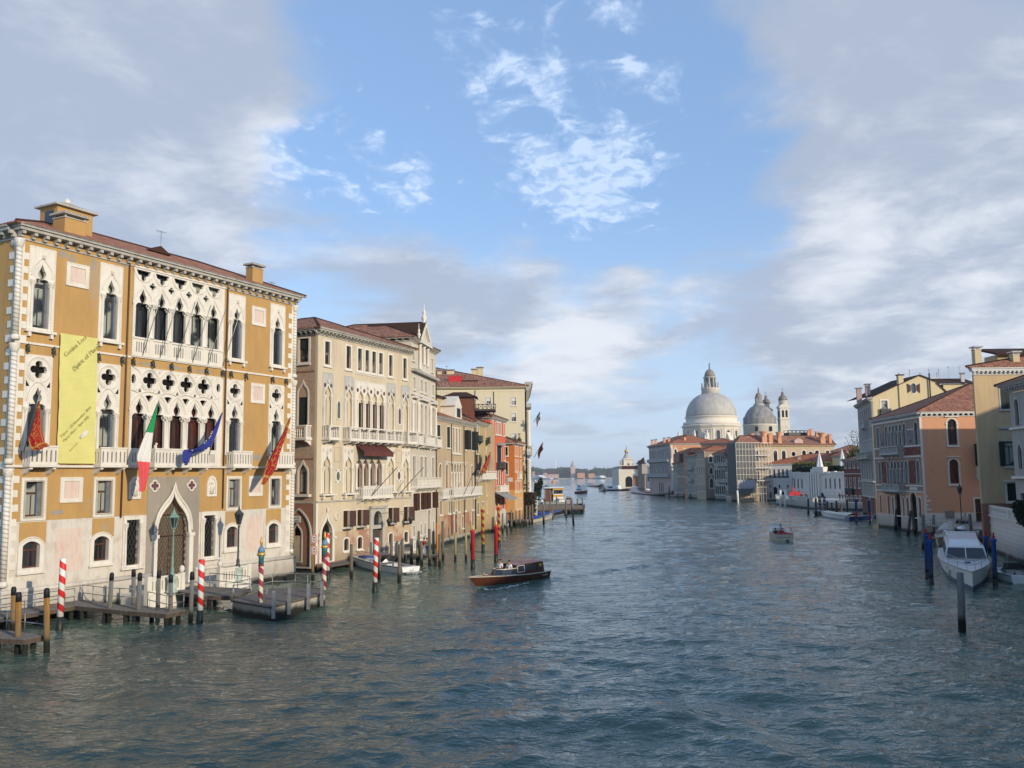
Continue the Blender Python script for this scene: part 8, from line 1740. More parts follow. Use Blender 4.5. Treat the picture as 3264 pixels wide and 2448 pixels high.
for sg in (-1, 1):
    for a, b, w_ in ((.05, .27, 'boat_glass'), (.31, .69, 'boat_glass'), (.73, .98, 'boat_glass')):
        xa, xb = c0 + .1 + (c1 - c0 - .3) * a, c0 + .1 + (c1 - c0 - .3) * b; g = MB().use(w_); g.add([(xa, sg * .905, .92), (xb, sg * .905, .92), (xb, sg * .84, 1.46), (xa, sg * .84, 1.46)], [(0, 1, 2, 3) if sg < 0 else (3, 2, 1, 0)]); wo = g.build('window', None, cb)
        if a > .7: f = MB().use('boat_white'); [f.bar(p, q, .04) for p, q in zip([(xa, sg * .92, .92), (xb, sg * .92, .92), (xb, sg * .86, 1.46), (xa, sg * .86, 1.46)], [(xb, sg * .92, .92), (xb, sg * .86, 1.46), (xa, sg * .86, 1.46), (xa, sg * .92, .92)])]; f.build('window_frame', None, cb)
MB().use('yellow_paint').box(c0 + .45, c0 + .95, .93, .94, 1.15, 1.4).build('taxi_sign', None, TX); MB().use('yellow_paint').box(c0 + .45, c0 + .95, -.94, -.925, 1.15, 1.4).build('taxi_sign', None, TX)
ws0, ws1 = TL * .62, TL * .74
w_ = MB().use('boat_glass'); pts = [(ws0 - .6, .95), (ws0 + .1, .9), (ws1 - .1, .62), (ws1 + .1, 0), (ws1 - .1, -.62), (ws0 + .1, -.9), (ws0 - .6, -.95)]; w_.v = [(x, y, .78) for x, y in pts] + [(x - .35, y * .9, 1.28) for x, y in pts]
for i in range(6): w_.face([i, i + 1, i + 8, i + 7])
w_.build('windshield', None, TX); f = MB().use('boat_white'); f.tube([(x, y, .79) for x, y in pts], .035, 5); f.build('windshield_base', None, TX); MB().use('boat_cream').tube([(x - .35, y * .9, 1.29) for x, y in pts], .05, 6).build('rolled_hood', None, TX)
MB().use('steel').lathe([(.1, 0), (.1, .14), (.02, .2)], TL * .9, 0, 8, 1.0).build('bow_light', None, TX); MB().use('steel').tube([(c0 + .5, .3, 1.8), (c0 + .5, .3, 2.3)], .02, 5).build('aerial', None, TX)
MB().use('cloth_white').box(.02, .03, -.5, .5, .2, .45)
for sg in (-1, 1): text('VE 8947', .24, 'boat_cream', TX, (.55 if sg < 0 else 1.6, sg * 1.14, .3), (R(90), 0, 0 if sg < 0 else R(180)))
def onboat(B_, x, y, z): return tuple(B_.matrix_world @ Vector((x, y, z)))
TX.matrix_world = Matrix.Translation(TX.location) @ Matrix.Rotation(TX.rotation_euler.z, 4, 'Z')
person('person', 'man in white shirt and sunglasses at the front of the water taxi', onboat(TX, TL * .615, -.35, .28), TX.rotation_euler.z + R(95), 'cloth_white', 'cloth_dark'); person('person', 'dark haired driver in white shirt just before the taxi cabin', onboat(TX, TL * .585, .4, .2), TX.rotation_euler.z + R(95), 'cloth_white', 'cloth_dark')
# bow wave
def foam(name, label, pts, w_, par=None):
    mb = MB().use('cloth_white'); rnd = random.Random(len(name) + int(pts[0][0])); 
    for p, q in zip(pts, pts[1:]):
        a, b = atz(*p, .02), atz(*q, .02); n = int((b - a).length / .1)
        for i in range(n): 
            c = a + (b - a) * (i + rnd.random()) / n + Vector((rnd.gauss(0, w_), rnd.gauss(0, w_), 0)); r_ = rnd.uniform(.02, .075); mb.ball((c.x, c.y, .03 + rnd.random() * .05), r_, 5, 3, (1.8, 1.2, .4))
    o = mb.build(name); tag(o, label, 'foam', kind='stuff'); return o
foam('bow_foam', 'white foam along the hull of the water taxi', [(1520, 1872), (1560, 1882), (1620, 1872), (1690, 1858)], .14)
foam('bow_spray', 'patch of white water at the right boat stern', [(2500, 1727), (2530, 1726)], .22)
# --- white motorboat by the striped post
def runabout(name, label, stern, bow, mat='boat_white', B=2.3, hs=.65, hb=1.1, ws=True, cushions=True, rail=True, group=None, cov=None, tr=.9, mats=None):
    b_, L_ = boat(name, label, stern, bow, group); b_.matrix_world = Matrix.Translation(b_.location) @ Matrix.Rotation(b_.rotation_euler.z, 4, 'Z')
    hf = hull(b_, L_, B, hs, hb, mat, mat, 'boat_grey', rake=1.3, flare=.3, full=.4, tr=tr, trim='frame_dark', cockpit=(.08, .42))
    if ws:
        x0, x1 = L_ * .40, L_ * .58; pts = [(x0 - .5, B * .42), (x0 + .3, B * .4), (x1, B * .18), (x1, -B * .18), (x0 + .3, -B * .4), (x0 - .5, -B * .42)]; z0 = hs + .12; w_ = MB().use('boat_glass'); w_.v = [(x, y, z0 + .1) for x, y in pts] + [(x - .55, y * .8, z0 + .6) for x, y in pts]; [w_.face([i, i + 1, i + 7, i + 6]) for i in range(5)]; w_.build('windshield', None, b_)
        MB().use('frame_brown').tube([(x - .55, y * .8, z0 + .61) for x, y in pts], .035, 5).build('windshield_rail', None, b_)
        k = cabin(mat, L_ * .48, L_ * .8, B * .3, hs, hs + .38, .1, .9, .8).build('cuddy', None, b_)
    if cushions: MB().use('tarp_white').box(.3, .8, -B * .32, B * .32, .12, .6).build('bench', None, b_); MB().use('tarp_white').box(L_ * .3, L_ * .36, -B * .3, -.1, .12, .75).build('seat', None, b_); MB().use('tarp_white').box(L_ * .3, L_ * .36, .1, B * .3, .12, .75).build('seat', None, b_)
    if rail:
        r_ = MB().use('steel'); P3 = [(L_ * t, s_ * B * .5 * (1 - max(0, (t - .4) / .6) ** 2.1) * .85, hs + (hb - hs) * t ** 1.8 + .5) for s_, ts in ((1, (.55, .7, .85, .97)), (-1, (.97, .85, .7, .55))) for t in ts]; r_.tube(P3, .022, 5); [r_.tube([p, (p[0], p[1], p[2] - .5)], .018, 4) for p in P3]; r_.build('bow_rail', None, b_)
    if cov: 
        m_ = MB().use(cov); n = 8
        for i in range(n + 1):
            t = i / n; x = L_ * (.05 + .8 * t); wv = B * .5 * (1 - max(0, (t - .45) / .75) ** 2) ; m_.v += [(x, -wv, hs - .05), (x, -wv * .5, hs + .3 + .08 * math.sin(i * 2)), (x, 0, hs + .45 + .1 * math.sin(i)), (x, wv * .5, hs + .3), (x, wv, hs - .05)]
        for i in range(n):
            for j in range(4): a = i * 5 + j; m_.face([a, a + 1, a + 6, a + 5][::-1])
        m_.build('cover', None, b_)
    return b_, L_
mb1, ml = runabout('motorboat', 'white cabin motorboat with blue cushions moored behind the striped post', (1310, 1829), (1130, 1806))
MB().use('tarp_blue').box(ml * .72, ml * .86, -.45, .45, 1.05, 1.2).build('sun_cushion', None, mb1); lad = MB().use('boat_white'); lad.bar((-.35, -.3, .6), (-.55, -.3, -.2), .05); lad.bar((-.35, .1, .6), (-.55, .1, -.2), .05); [lad.bar((-.4 - .04 * i, -.3, .4 - .2 * i), (-.4 - .04 * i, .1, .4 - .2 * i), .05) for i in range(3)]; lad.build('ladder', None, mb1)
MB().use('boat_grey').box(-.5, .0, -.9, .9, .1, .2).build('swim_platform', None, mb1)
fm = MB().use('steel').tube([(.6, .2, .7), (.4, .2, 2.3)], .02, 5); fm.build('flagstaff', None, mb1); MB().use('flag_tri').add([], []); 
# --- cruiser on the right
CR, CL = boat('cabin_cruiser', 'white cabin cruiser with flybridge moored bow towards us between blue posts', (3062, 1784), (3102, 1888)); CR.matrix_world = Matrix.Translation(CR.location) @ Matrix.Rotation(CR.rotation_euler.z, 4, 'Z')
hull(CR, CL, 4.3, 1.15, 1.6, 'boat_white', 'boat_white', 'boat_blue', rake=1.3, flare=.3, full=.35, tr=.92, trim='boat_grey')
k1 = cabin('boat_white', CL * .12, CL * .62, 1.72, 1.15, 2.55, .1, .95, .84).build('cabin', None, CR)
g = MB().use('boat_glass'); x1 = CL * .62; g.add([(x1 - .12, -1.5, 1.62), (x1 - .12, 1.5, 1.62), (x1 - .78, 1.35, 2.42), (x1 - .78, -1.35, 2.42)], [(0, 1, 2, 3)]); g.v = [(x + .06, y, z + .02) for x, y, z in g.v]; wg_ = g.build('windshield', None, k1)
f = MB().use('boat_white'); f.bar((x1 - .02, 0, 1.62), (x1 - .7, 0, 2.45), .07); f.build('mullion', None, wg_)
for sg in (-1, 1): g = MB().use('boat_glass'); g.add([(CL * .16, sg * 1.66, 1.65), (x1 - .6, sg * 1.66, 1.65), (x1 - 1.0, sg * 1.50, 2.4), (CL * .2, sg * 1.50, 2.4)], [(0, 1, 2, 3) if sg < 0 else (3, 2, 1, 0)]); g.build('side_window', None, k1)
fb = MB().use('boat_white'); fb.add([(CL * .14, -1.3, 2.55), (CL * .54, -1.2, 2.55), (CL * .54, 1.2, 2.55), (CL * .14, 1.3, 2.55), (CL * .14, -1.35, 3.0), (CL * .48, -1.15, 2.95), (CL * .48, 1.15, 2.95), (CL * .14, 1.35, 3.0)], [(0, 1, 5, 4), (1, 2, 6, 5), (2, 3, 7, 6), (3, 0, 4, 7), (4, 5, 6, 7)]); fo = fb.build('flybridge', None, CR)
a_ = MB().use('boat_white'); a_.tube([(CL * .2, -1.5, 2.9), (CL * .3, -1.45, 3.4), (CL * .42, -1.2, 3.5), (CL * .44, 0, 3.52), (CL * .42, 1.2, 3.5), (CL * .3, 1.45, 3.4), (CL * .2, 1.5, 2.9)], .07, 6); a_.build('arch', None, fo); MB().use('boat_white').lathe([(.3, 0), (.34, .1), (.3, .22), (.1, .26)], CL * .32, 0, 12, 3.6).build('radar', None, fo)
r_ = MB().use('steel'); P3 = [(CL * t, s_ * 2.15 * (1 - max(0, (t - .35) / .65) ** 2.1) * .86 + s_ * .05, 1.15 + .45 * t ** 1.8 + .65) for s_, ts in ((1, (.4, .55, .7, .85, .96)), (-1, (.96, .85, .7, .55, .4))) for t in ts]; r_.tube(P3, .025, 5); r_.tube([(x, y, z - .3) for x, y, z in P3], .018, 5); [r_.tube([p, (p[0], p[1], p[2] - .65)], .022, 4) for p in P3]; r_.build('bow_rail', None, CR)
hm = MB().use('boat_glass'); [hm.box(CL * .7 - .2 + .0, CL * .7 + .25, sg * .35 - .22, sg * .35 + .22, 1.42, 1.5) for sg in (0,)]; hm.build('deck_hatch', None, CR)
for t, sg in ((.55, -1), (.68, -1), (.55, 1)): MB().use('frame_dark').ball((CL * t, sg * 2.0 * (1 - max(0, (t - .35) / .65) ** 2.1), .95), .12, 8, 5, (1.6, .5, .8)).build('porthole', None, CR)
MB().use('boat_cream').lathe([(.02, 0), (.13, .1), (.14, .5), (.02, .62)], CL * .75, -1.45, 8, .4).build('fender', None, CR)
# --- beige boat with canvas behind the cruiser
b2, l2 = runabout('canvas_boat', 'cream boat with a beige canvas hood moored by the quay', (3040, 1706), (2992, 1746), 'boat_cream', 2.6, .95, 1.2, ws=False, cushions=False, rail=True)
hd = MB().use('tarp_white'); hd.smooth = True
for i in range(5):
    for j in range(7): a = math.pi * j / 6; x = l2 * (.25 + .09 * i); s_ = (1, 1.05, 1, .9, .55)[i]; hd.v.append((x, -1.05 * math.cos(a), .95 + 1.25 * s_ * math.sin(a) ** .8))
for i in range(4):
    for j in range(6): a = i * 7 + j; hd.face([a, a + 7, a + 8, a + 1])
hd.face([28 + j for j in range(7)]); hd.build('canvas_hood', None, b2); MB().use('mahogany').box(.1, l2 * .9, -1.28, 1.28, .7, .85).build('wood_strake', None, b2)
# --- small open boat on the far right
b3, l3 = runabout('open_boat', 'small white open motorboat with a dark windscreen at the right edge', (3262, 1860), (3178, 1838), 'boat_white', 2.0, .6, .8, ws=True, rail=False)
MB().use('frame_dark').box(l3 * .32, l3 * .36, -.7, .7, .95, 1.5).build('screen', None, b3); MB().use('steel').tube([(l3 * .3, .5, .9), (l3 * .3, .5, 3.0)], .015, 5).build('aerial', None, b3)
# --- taxi seen from behind in mid channel
B4, L4 = boat('launch', 'pale launch with red upholstery and passengers seen from behind in mid channel', (2502, 1727), (2435, 1701)); B4.matrix_world = Matrix.Translation(B4.location) @ Matrix.Rotation(B4.rotation_euler.z, 4, 'Z'); 
ps = 118.; L4 = 8.0; hull(B4, L4, 2.5, .95, 1.15, 'boat_cream', 'mahogany_deck', 'boat_cream', rake=1.2, flare=.2, full=.5, tr=.95, trim='boat_cream', cockpit=(.05, .5))
MB().use('red_paint').box(.25, .8, -1.0, 1.0, .3, 1.1).build('rear_seat', None, B4); cabin('boat_white', L4 * .5, L4 * .75, .95, 1.0, 1.65, .1, .5).build('cabin', None, B4); MB().use('red_paint').box(L4 * .9, L4 * .95, -.3, .0, 1.15, 1.5).build('bow_fender', None, B4)
cr_ = MB().use('frame_dark'); cr_.tube([(.2, -1.1, 1.0), (1.2, -1.05, 1.75), (2.2, -1.0, 1.75)], .04, 5); cr_.tube([(.2, 1.1, 1.0), (1.2, 1.05, 1.75), (2.2, 1.0, 1.75)], .04, 5); cr_.build('hood_frame', None, B4)
text('Lady Emmanuel', .26, 'ink', B4, (-.02, .95, .5), (R(90), 0, R(-90))); MB().use('frame_dark').ball((-.12, -.3, .1), .22, 8, 6).build('exhaust', None, B4)
for lb, x, y, m_ in (('passenger in dark jacket at the left side of the mid channel launch', 2.4, .7, 'cloth_dark'), ('dark haired passenger in white standing in the mid channel launch', 3.6, -.2, 'cloth_white'), ('passenger in red top seated in the mid channel launch', 2.2, -.1, 'cloth_red')): person('person', lb, onboat(B4, x, y, .35), B4.rotation_euler.z + R(90), m_, 'cloth_dark', 'sit' if x < 3 else 'stand')
# --- blue covered boats
for lb, s_, b_, m_, w_ in (('pale green work boat under a dark blue tarpaulin, nearest of the covered boats', (1672, 1668), (1762, 1652), 'boat_cream', 2.6), ('dark hulled boat under a peaked blue tarpaulin behind the pale green one', (1700, 1652), (1798, 1640), 'boat_black', 2.6), ('third boat under blue tarpaulin, farthest of the covered boats', (1720, 1640), (1800, 1632), 'boat_blue', 2.4)):
    runabout('covered_boat', lb, s_, b_, m_, w_, .7, 1.2, False, False, False, 'boats under blue tarpaulins', 'tarp_blue')
runabout('rowing_boat', 'small white rowing boat moored between the spiral posts', (1610, 1680), (1544, 1693), 'boat_white', 1.6, .7, .95, False, False, False); runabout('work_boat', 'dark work boat with a yellow crate at the end of the timber pier', (1800, 1623), (1858, 1626), 'boat_black', 2.6, .7, 1.1, False, False, False, None, 'tarp_white')
runabout('blue_boat', 'small blue and white boat at the outer end of the pier', (1842, 1629), (1860, 1624), 'boat_blue', 2.2, 1.0, 1.5, True, False, False)
# --- right bank boats
runabout('white_launch', 'long white launch with a black underside moored by the blue and red posts', (2725, 1660), (2622, 1648), 'boat_white', 2.6, .9, 1.3, False, True, False, None, 'boat_cream'); runabout('dark_blue_boat', 'low boat with white gunwale and blue hull ahead of the mosaic house', (2700, 1662), (2778, 1661), 'boat_blue', 2.4, .8, 1.3, False, True, False)
runabout('red_stern_boat', 'small boat with a red stern light by the museum landing', (2625, 1640), (2598, 1645), 'boat_grey', 2.2, .8, 1.0, True, False, False); runabout('white_cabin_boat', 'small white cabin boat moored below the tan corner house', (2250, 1585), (2252, 1590), 'boat_white', 4.2, 2.2, 2.6, True, False, False); runabout('tarped_boat', 'pale covered boat moored along the far grey houses', (2206, 1587), (2160, 1584), 'boat_cream', 3.2, 1.4, 2.0, False, False, False, None, 'tarp_white')
runabout('moored_launch', 'white launch behind the gondolas at the rose marble palace', (2068, 1567), (2016, 1562), 'boat_white', 4, 1.4, 2.4, True, False, False)
def gondola(name, label, stern, bow, group='gondolas'):
    b_, L_ = boat(name, label, stern, bow, group); mb = MB().use('boat_black'); mb.smooth = True; n = 18; B = max(1.5, L_ * .13)
    for i in range(n + 1): t = i / n; x = L_ * t; w_ = B / 2 * math.sin(math.pi * min(1, max(0, t * .96 + .02))) ** .7; s_ = (2 * t - 1); zt = .55 + 1.5 * abs(s_) ** 5 + .3 * s_ * s_; zb = -.3 + 1.2 * abs(s_) ** 4; mb.v += [(x, w_, zt), (x, w_ * .6, zb), (x, -w_ * .6, zb), (x, -w_, zt)]
    for i in range(n):
        for j in range(3): a = i * 4 + j; mb.face([a, a + 4, a + 5, a + 1])
        a = i * 4; mb.face([a, a + 3, a + 7, a + 4])
    mb.build('hull', None, b_); f = MB().use('steel'); f.box(L_ - .15, L_ + .1, -.04, .04, .9, 2.4); f.build('prow_iron', None, b_); MB().use('red_paint').box(L_ * .42, L_ * .55, -B * .25, B * .25, .6, .95).build('seat', None, b_); return b_
gondola('gondola', 'long black gondola lowest in the row before the rose marble palace', (2150, 1583), (2023, 1566)); gondola('gondola', 'second black gondola with blue cover behind the lowest one', (2205, 1587), (2112, 1579)); gondola('gondola', 'black gondola pointing left off the customs point', (1918, 1553), (1878, 1548)); g_ = gondola('gondola', 'gondola with a standing rower in mid channel before the customs house', (1928, 1568), (1912, 1565))
p_ = atz(1921, 1566); person('person', 'gondolier standing on the mid channel gondola', (p_.x, p_.y, .8), 0, 'cloth_white', 'cloth_dark', scale=1.6)
# --- vaporetto stop and boats in the distance
def box_boat(name, label, px0, px1, yw, ytop, mat, cab, hm='boat_white', beam=None, cat='boat', cabfr=(.2, .8), tiers=1, group=None):
    a, b = atz(px0, yw), atz(px1, yw); rt_ = empty(name, a, math.atan2(b.y - a.y, b.x - a.x), label, cat, group); L_ = (b - a).length; H_ = atd(px0, ytop, a.y).z; B = beam or L_ * .25
    hull(rt_, L_, B, H_ * .22, H_ * .32, hm, mat, None, rake=L_ * .06, full=.6, tr=.8); z = H_ * .25
    for k in range(tiers):
        z1 = z + (H_ * .95 - z) / (tiers - k) * .9; c_ = cabin(cab, L_ * (cabfr[0] + .08 * k), L_ * (cabfr[1] - .12 * k), B * (.38 - .05 * k), z, z1, L_ * .02, L_ * .05, .9).build('cabin', None, rt_)
        for sg in (-1, 1): g = MB().use('boat_glass').box(L_ * (cabfr[0] + .12 + .08 * k), L_ * (cabfr[1] - .16 - .12 * k), sg * B * (.37 - .05 * k), sg * B * (.385 - .05 * k), z + (z1 - z) * .4, z + (z1 - z) * .75); g.build('window', None, c_)
        z = z1
    MB().use('steel').tube([(L_ * .5, 0, z), (L_ * .5, 0, H_ * 1.15)], max(.05, L_ * .004), 5).build('mast', None, rt_); return rt_
box_boat('water_bus', 'white and yellow ferry coming up the channel beside the pier', 1840, 1870, 1573, 1543, 'boat_white', 'boat_white', 'brown_paint', 9, 'ferry', (.15, .85), 2)
box_boat('ferry', 'grey roofed ferry moored before the customs house', 1935, 2012, 1564, 1545, 'boat_grey', 'boat_white', 'brown_paint', 9, 'ferry', (.05, .5))
vs_ = empty('ferry_stop', atz(1748, 1606), 0, 'floating ferry stop with an orange fascia band at the end of the pier', 'ferry stop'); Yv = vs_.location.y; wx = atz(1797, 1606).x - vs_.location.x; wl_ = atd(1764, 1600, Yv).x - vs_.location.x; zv = lambda y: atd(1780, y, Yv).z
MB().use('boat_grey').box(-2, wx + 3, -3, 8, -.5, .7).build('pontoon', None, vs_); MB().use('boat_white').box(wl_, wx, 0, 6, .7, zv(1574)).build('lower_wall', None, vs_); MB().use('glass').box(wl_ + .2, wx - .2, .2, 5.8, zv(1574), zv(1562)).build('glazing', None, vs_); MB().use('yellow_paint').box(wl_ - .1, wx + .1, -.2, 6.2, zv(1562), zv(1556)).build('fascia', None, vs_); MB().use('boat_white').box(-1.2, wx + .3, -.5, 6.5, zv(1556), zv(1553.5)).build('roof', None, vs_); MB().use('brown_paint').box(-.9, wl_ - .15, .5, 6, .7, zv(1556)).build('side_cabin', None, vs_); MB().use('yellow_paint').box(wl_, wx, -.06, 0, 2.2, 2.9).build('stripe', None, vs_)
for nm, lb, x0, x1, yw, yt, t_, hm in (('white_ship', 'long white ship moored at the far shore by the yellow palace', 210, 400, 432, 362, 3, 'boat_white'), ('superyacht', 'streamlined white superyacht with twin radar domes in the distance', 570, 730, 418, 338, 3, 'boat_white'), ('small_ferry', 'small white ferry between the ship and the superyacht', 405, 500, 432, 412, 1, 'boat_white'), ('day_boat', 'low white day boat right of the superyacht', 762, 830, 430, 412, 1, 'boat_white'), ('navy_ship', 'grey ship with a white superstructure right of centre at the far shore', 1165, 1330, 423, 370, 2, 'boat_grey'), ('far_launch', 'white launch far off at the left by the palace corner', 190, 240, 462, 440, 1, 'boat_white'), ('far_tug', 'tiny dark tug far out on the lagoon', 1035, 1055, 452, 436, 1, 'boat_black'), ('sail_dinghy', 'tiny white boat far out right of the orange buoy', 556, 592, 492, 474, 1, 'boat_white')):
    box_boat(nm, lb, e5(x0), e5(x1), 1440 + yw / 4.916, 1440 + yt / 4.916, 'boat_white', 'boat_white', hm, None, 'ship' if t_ > 1 else 'boat', (.1, .85), t_)
p_ = atz(e5(507), 1440 + 488 / 4.916); o = MB().use('orange_paint').lathe([(2.2, -1), (2.2, 2), (1.2, 3), (.2, 4)], 0, 0, 10).build('buoy'); o.location = p_; tag(o, 'orange buoy floating far out in the lagoon', 'buoy')
runabout('distant_launch', 'motor launch moving past the ferry stop', (1745, 1557), (1733, 1558), 'boat_white', 3, 1.6, 2, True, False, False)
# white covered work boats on the pier
for lb, s_, b_ in (('white boat with a cover lying behind the timber pier, left', (1715, 1606), (1755, 1604)), ('white covered boat behind the timber pier, right', (1775, 1606), (1808, 1605))): runabout('pier_boat', lb, s_, b_, 'boat_white', 3, 1.2, 1.8, False, False, False, 'white boats behind the pier', 'tarp_white')
# cypress, ivy and garden at the yellow palace
tp_ = atd(1716, 1585, 215); tree('cypress', 'small clipped cone cypress in a pot beside the pier', (tp_.x, 215, 3.2), 5.2, 1.3, ('foliage_dark', 'foliage_dark'), 1500, .25, (.9, .9, 2.0), .12)
gd = empty('garden_terrace', (-2 + 6, 176, 0), 0, 'white garden wall and terrace below the yellow palace', 'wall'); a0 = atd(1665, 1600, 178).x - 4; a1 = atd(1712, 1600, 178).x - 4
MB().use('white_wall').box(a0, a1, 0, 12, -1, 3.2).build('wall', None, gd); MB().use('istria').box(a0, a1, -.2, .1, 3.9, 4.1).build('coping', None, gd); 
for i in range(9): MB().use('istria').box(a0 + (a1 - a0) * i / 8 - .12, a0 + (a1 - a0) * i / 8 + .12, -.12, .06, 3.2, 3.9).build('baluster', None, gd)
hedge('creeper', 'dark red creeper hanging over the garden wall of the yellow palace', (a0 + 4, 175.6), (a0 + 4 + (a1 - a0) * .75, 175.6), 1.0, 4.6, .5, 1500, ('foliage_red', 'foliage_dark'))
iv = empty('ivy', (2.2, 189.4, 2), 0, 'green ivy climbing the corner of the yellow palace', 'climbing plant'); mb = MB(); rnd = random.Random(9)
for i in range(1800):
    mb.use(('foliage', 'foliage_yellow')[i % 2]); t = rnd.random(); q = Vector((rnd.gauss(-.9, .9 * (1.25 - t)) * .9, rnd.uniform(-.7, 0), t * 15 + rnd.gauss(0, .5))); b = Vector((rnd.gauss(0, 1), rnd.gauss(0, 1), rnd.gauss(0, 1))).normalized() * .25; c = b.orthogonal().normalized() * .18; o = len(mb.v); mb.v += [tuple(q - b), tuple(q - c), tuple(q + b), tuple(q + c)]; mb.face([o, o + 1, o + 2, o + 3])
mb.build('leaves', None, iv)
# red sculpture, people on the right bank and on the jetty
p_ = atz(2520, 1583, 1.9); sc_ = MB().use('red_paint'); sc_.slab([(0, 0), (5, 0), (5.2, 4.2), (4.2, 2.9), (3.3, 4.0), (2.4, 3.2), (2.0, 6.3), (1.3, 3.0), (.6, 3.6), (0, 2.5)], [], -.6, .6, back=True); o = sc_.build('sculpture'); o.scale = (.6,) * 3; o.location = (at(2510, 238)[0], 238, 1.9); tag(o, 'large jagged red sculpture on the museum terrace', 'sculpture')
sc_ = MB().use('red_paint'); sc_.box(0, 3.2, -.4, .4, .0, 1.6); sc_.slab([(2.2, 1.6), (3.2, 1.6), (3.5, 4.2), (2.9, 3.0)], [], -.2, .2, back=True); sc_.ball((1.0, -.3, 1.9), .7, 10, 7); o = sc_.build('sculpture'); o.scale = (.5,) * 3; o.location = (at(2536, 236)[0], 236, 1.9); tag(o, 'smaller red sculpture right of the jagged one', 'sculpture')
for i, x in enumerate((2558, 2562, 2573, 2578, 2646, 2655, 2664)): q = at(x, 232); person('person', ('dark clothed visitor on the museum terrace right of the sculptures', 'second dark clothed visitor near the sculptures', 'visitor by the terrace balustrade', 'visitor leaning at the terrace balustrade, right of three', 'visitor in black waiting at the museum landing', 'middle visitor of three at the museum landing', 'rightmost visitor at the museum landing')[i], (q[0], 226 if i > 3 else 234, 1.9), 0, ('cloth_dark', 'cloth_blue')[i % 2], 'cloth_dark', scale=1.05)
q = atz(1352, 1769, .95); person('person', 'person in red and white top and pale trousers on the far jetty', tuple(q), R(150), 'cloth_red', 'cloth_pale'); q = atz(1361, 1769, .95); person('person', 'person in green t-shirt beside the one in red', tuple(q), R(170), 'cloth_green', 'cloth_blue')
q = atz(3078, 1668, 1.7); person('person', 'dark haired person seated at the foot of the quay lamp', (q.x, q.y, 1.75), R(-30), 'cloth_pale', 'cloth_dark', 'sit'); o = MB().use('white_stone').box(-.9, .9, -.5, .4, 0, .75).build('stone_bench'); o.location = (q.x - .6, q.y - .6, 1.7); tag(o, 'low white stone block on the quay under the lamp', 'bench')
for lb, x, y in (('person on the pier by the ferry stop, left of two', 1808, 1578), ('person on the pier by the ferry stop, right of two', 1814, 1577)): q = atd(x, y, 230); person('person', lb, (q.x, 230, 1.5), 0, 'cloth_dark', 'cloth_pale', scale=1.2)
o = MB().use('flat_white').lathe([(.12, 0), (.08, .3), (.06, 3.4), (.3, 3.7), (.35, 4.1), (.1, 4.4)], 0, 0, 8).build('globe_lamp'); q = at(1712, 236); o.location = (q[0], 236, 3.2); tag(o, 'white globe lamp rising behind the cypress', 'street lamp')
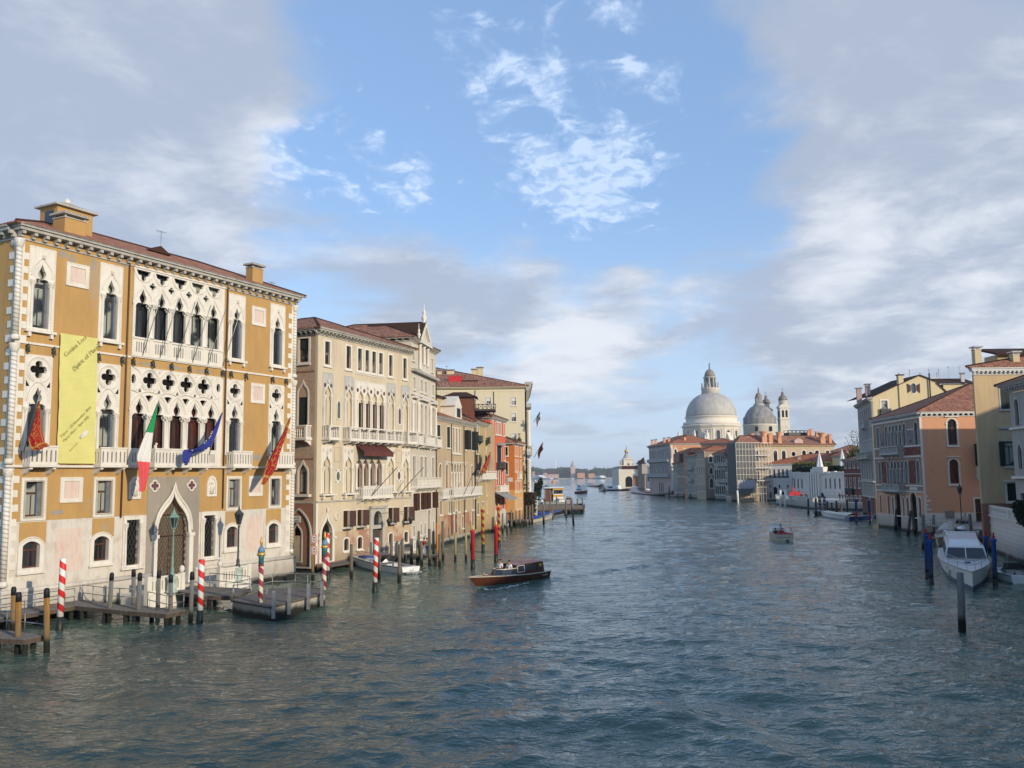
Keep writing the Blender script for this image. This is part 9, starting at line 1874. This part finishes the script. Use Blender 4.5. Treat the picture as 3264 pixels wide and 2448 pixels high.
# ------------------------------------------------------------------ water
def water():
    ny, nx = 1300, 480
    yy = np.concatenate([np.array([-40., -15.]), np.exp(np.linspace(math.log(6.), math.log(3600.), ny)), np.array([7000.])])
    s = np.linspace(-1, 1, nx)
    X = np.zeros((len(yy), nx)); Y = np.zeros_like(X)
    for j, y in enumerate(yy):
        half = max(60., abs(y) * .8 + 20); X[j] = s * half; Y[j] = y
    rng = np.random.RandomState(4); Z = np.zeros_like(X)
    for i in range(54):
        lam = np.exp(rng.uniform(np.log(.7), np.log(9.0))); th = rng.normal(0.35, .75); k = 2 * np.pi / lam
        amp = .0078 * lam ** .56 * rng.uniform(.5, 1.3)
        cell = np.maximum(np.abs(Y) * .0052, .08); fade = np.clip(lam / (cell * 2.2) - .6, 0, 1)
        Z += amp * fade * np.sin(k * (X * np.sin(th) + Y * np.cos(th)) + rng.uniform(0, 6.28) + .6 * np.sin(X * .13 + i) + .5 * np.sin(Y * .09 + 2 * i))
    patch = .75 + .35 * np.sin(X * .07 + 1.2 * np.sin(Y * .03)) * np.sin(Y * .05 + .5)
    Z *= patch
    for W_ in WAKES: Z += W_(X, Y)
    v = np.stack([X.ravel(), Y.ravel(), Z.ravel()], 1); rows, cols = X.shape
    idx = np.arange(rows * cols).reshape(rows, cols); f = np.stack([idx[:-1, :-1].ravel(), idx[:-1, 1:].ravel(), idx[1:, 1:].ravel(), idx[1:, :-1].ravel()], 1)
    me = bpy.data.meshes.new('water'); me.vertices.add(len(v)); me.vertices.foreach_set('co', v.ravel()); me.loops.add(f.size); me.loops.foreach_set('vertex_index', f.ravel())
    me.polygons.add(len(f)); me.polygons.foreach_set('loop_start', np.arange(0, f.size, 4)); me.polygons.foreach_set('loop_total', np.full(len(f), 4)); me.polygons.foreach_set('use_smooth', np.ones(len(f), bool)); me.update(); me.validate()
    me.materials.append(M['water']); o = bpy.data.objects.new('water', me); C.objects.link(o); tag(o, kind='structure', label='rippled green blue canal water')
    return o
WAKES = []
def wake(p, q, amp, lam, width):
    """a train of crests running along the line p-q"""
    p = np.array(p); q = np.array(q); d = (q - p) / np.linalg.norm(q - p); n = np.array([-d[1], d[0]]); Ln = np.linalg.norm(q - p)
    def f(X, Y):
        a = (X - p[0]) * d[0] + (Y - p[1]) * d[1]; b = (X - p[0]) * n[0] + (Y - p[1]) * n[1]
        wd = width * (.35 + .65 * np.clip(a / Ln, 0, 1)); e = np.exp(-(b / wd) ** 2) * np.clip(a / 2, 0, 1) * np.clip((Ln - a) / (Ln * .4), 0, 1)
        return amp * e * np.sin(2 * np.pi * b / lam + .8 * np.sin(a * .5)) * (.7 + .3 * np.sin(a * 1.3))
    WAKES.append(f)
def pz(x, y): q = atz(x, y); return (q.x, q.y)
wake(pz(1720, 1855), pz(2420, 1745), .15, 2.4, 2.2); wake(pz(1540, 1880), pz(1900, 2010), .06, 1.6, 1.6); wake(pz(2500, 1720), pz(3000, 1790), .07, 2.2, 2); wake(pz(2420, 1715), pz(1750, 1780), .05, 2.5, 3)
water()
# ------------------------------------------------------------------ haze
hm_ = bpy.data.materials.new('haze'); hm_.use_nodes = True; t = hm_.node_tree; t.nodes.clear()
pv = t.nodes.new('ShaderNodeVolumePrincipled'); pv.inputs['Color'].default_value = (.80, .88, 1.0, 1); pv.inputs['Density'].default_value = .00013; pv.inputs['Anisotropy'].default_value = 0.0
om = t.nodes.new('ShaderNodeOutputMaterial'); t.links.new(pv.outputs[0], om.inputs['Volume']); M['haze'] = hm_
hz_o = MB().use('haze').box(-3000, 3000, -200, 7200, -3, 90).build('haze'); tag(hz_o, kind='stuff', label='thin pale haze over the lagoon', cat='haze')
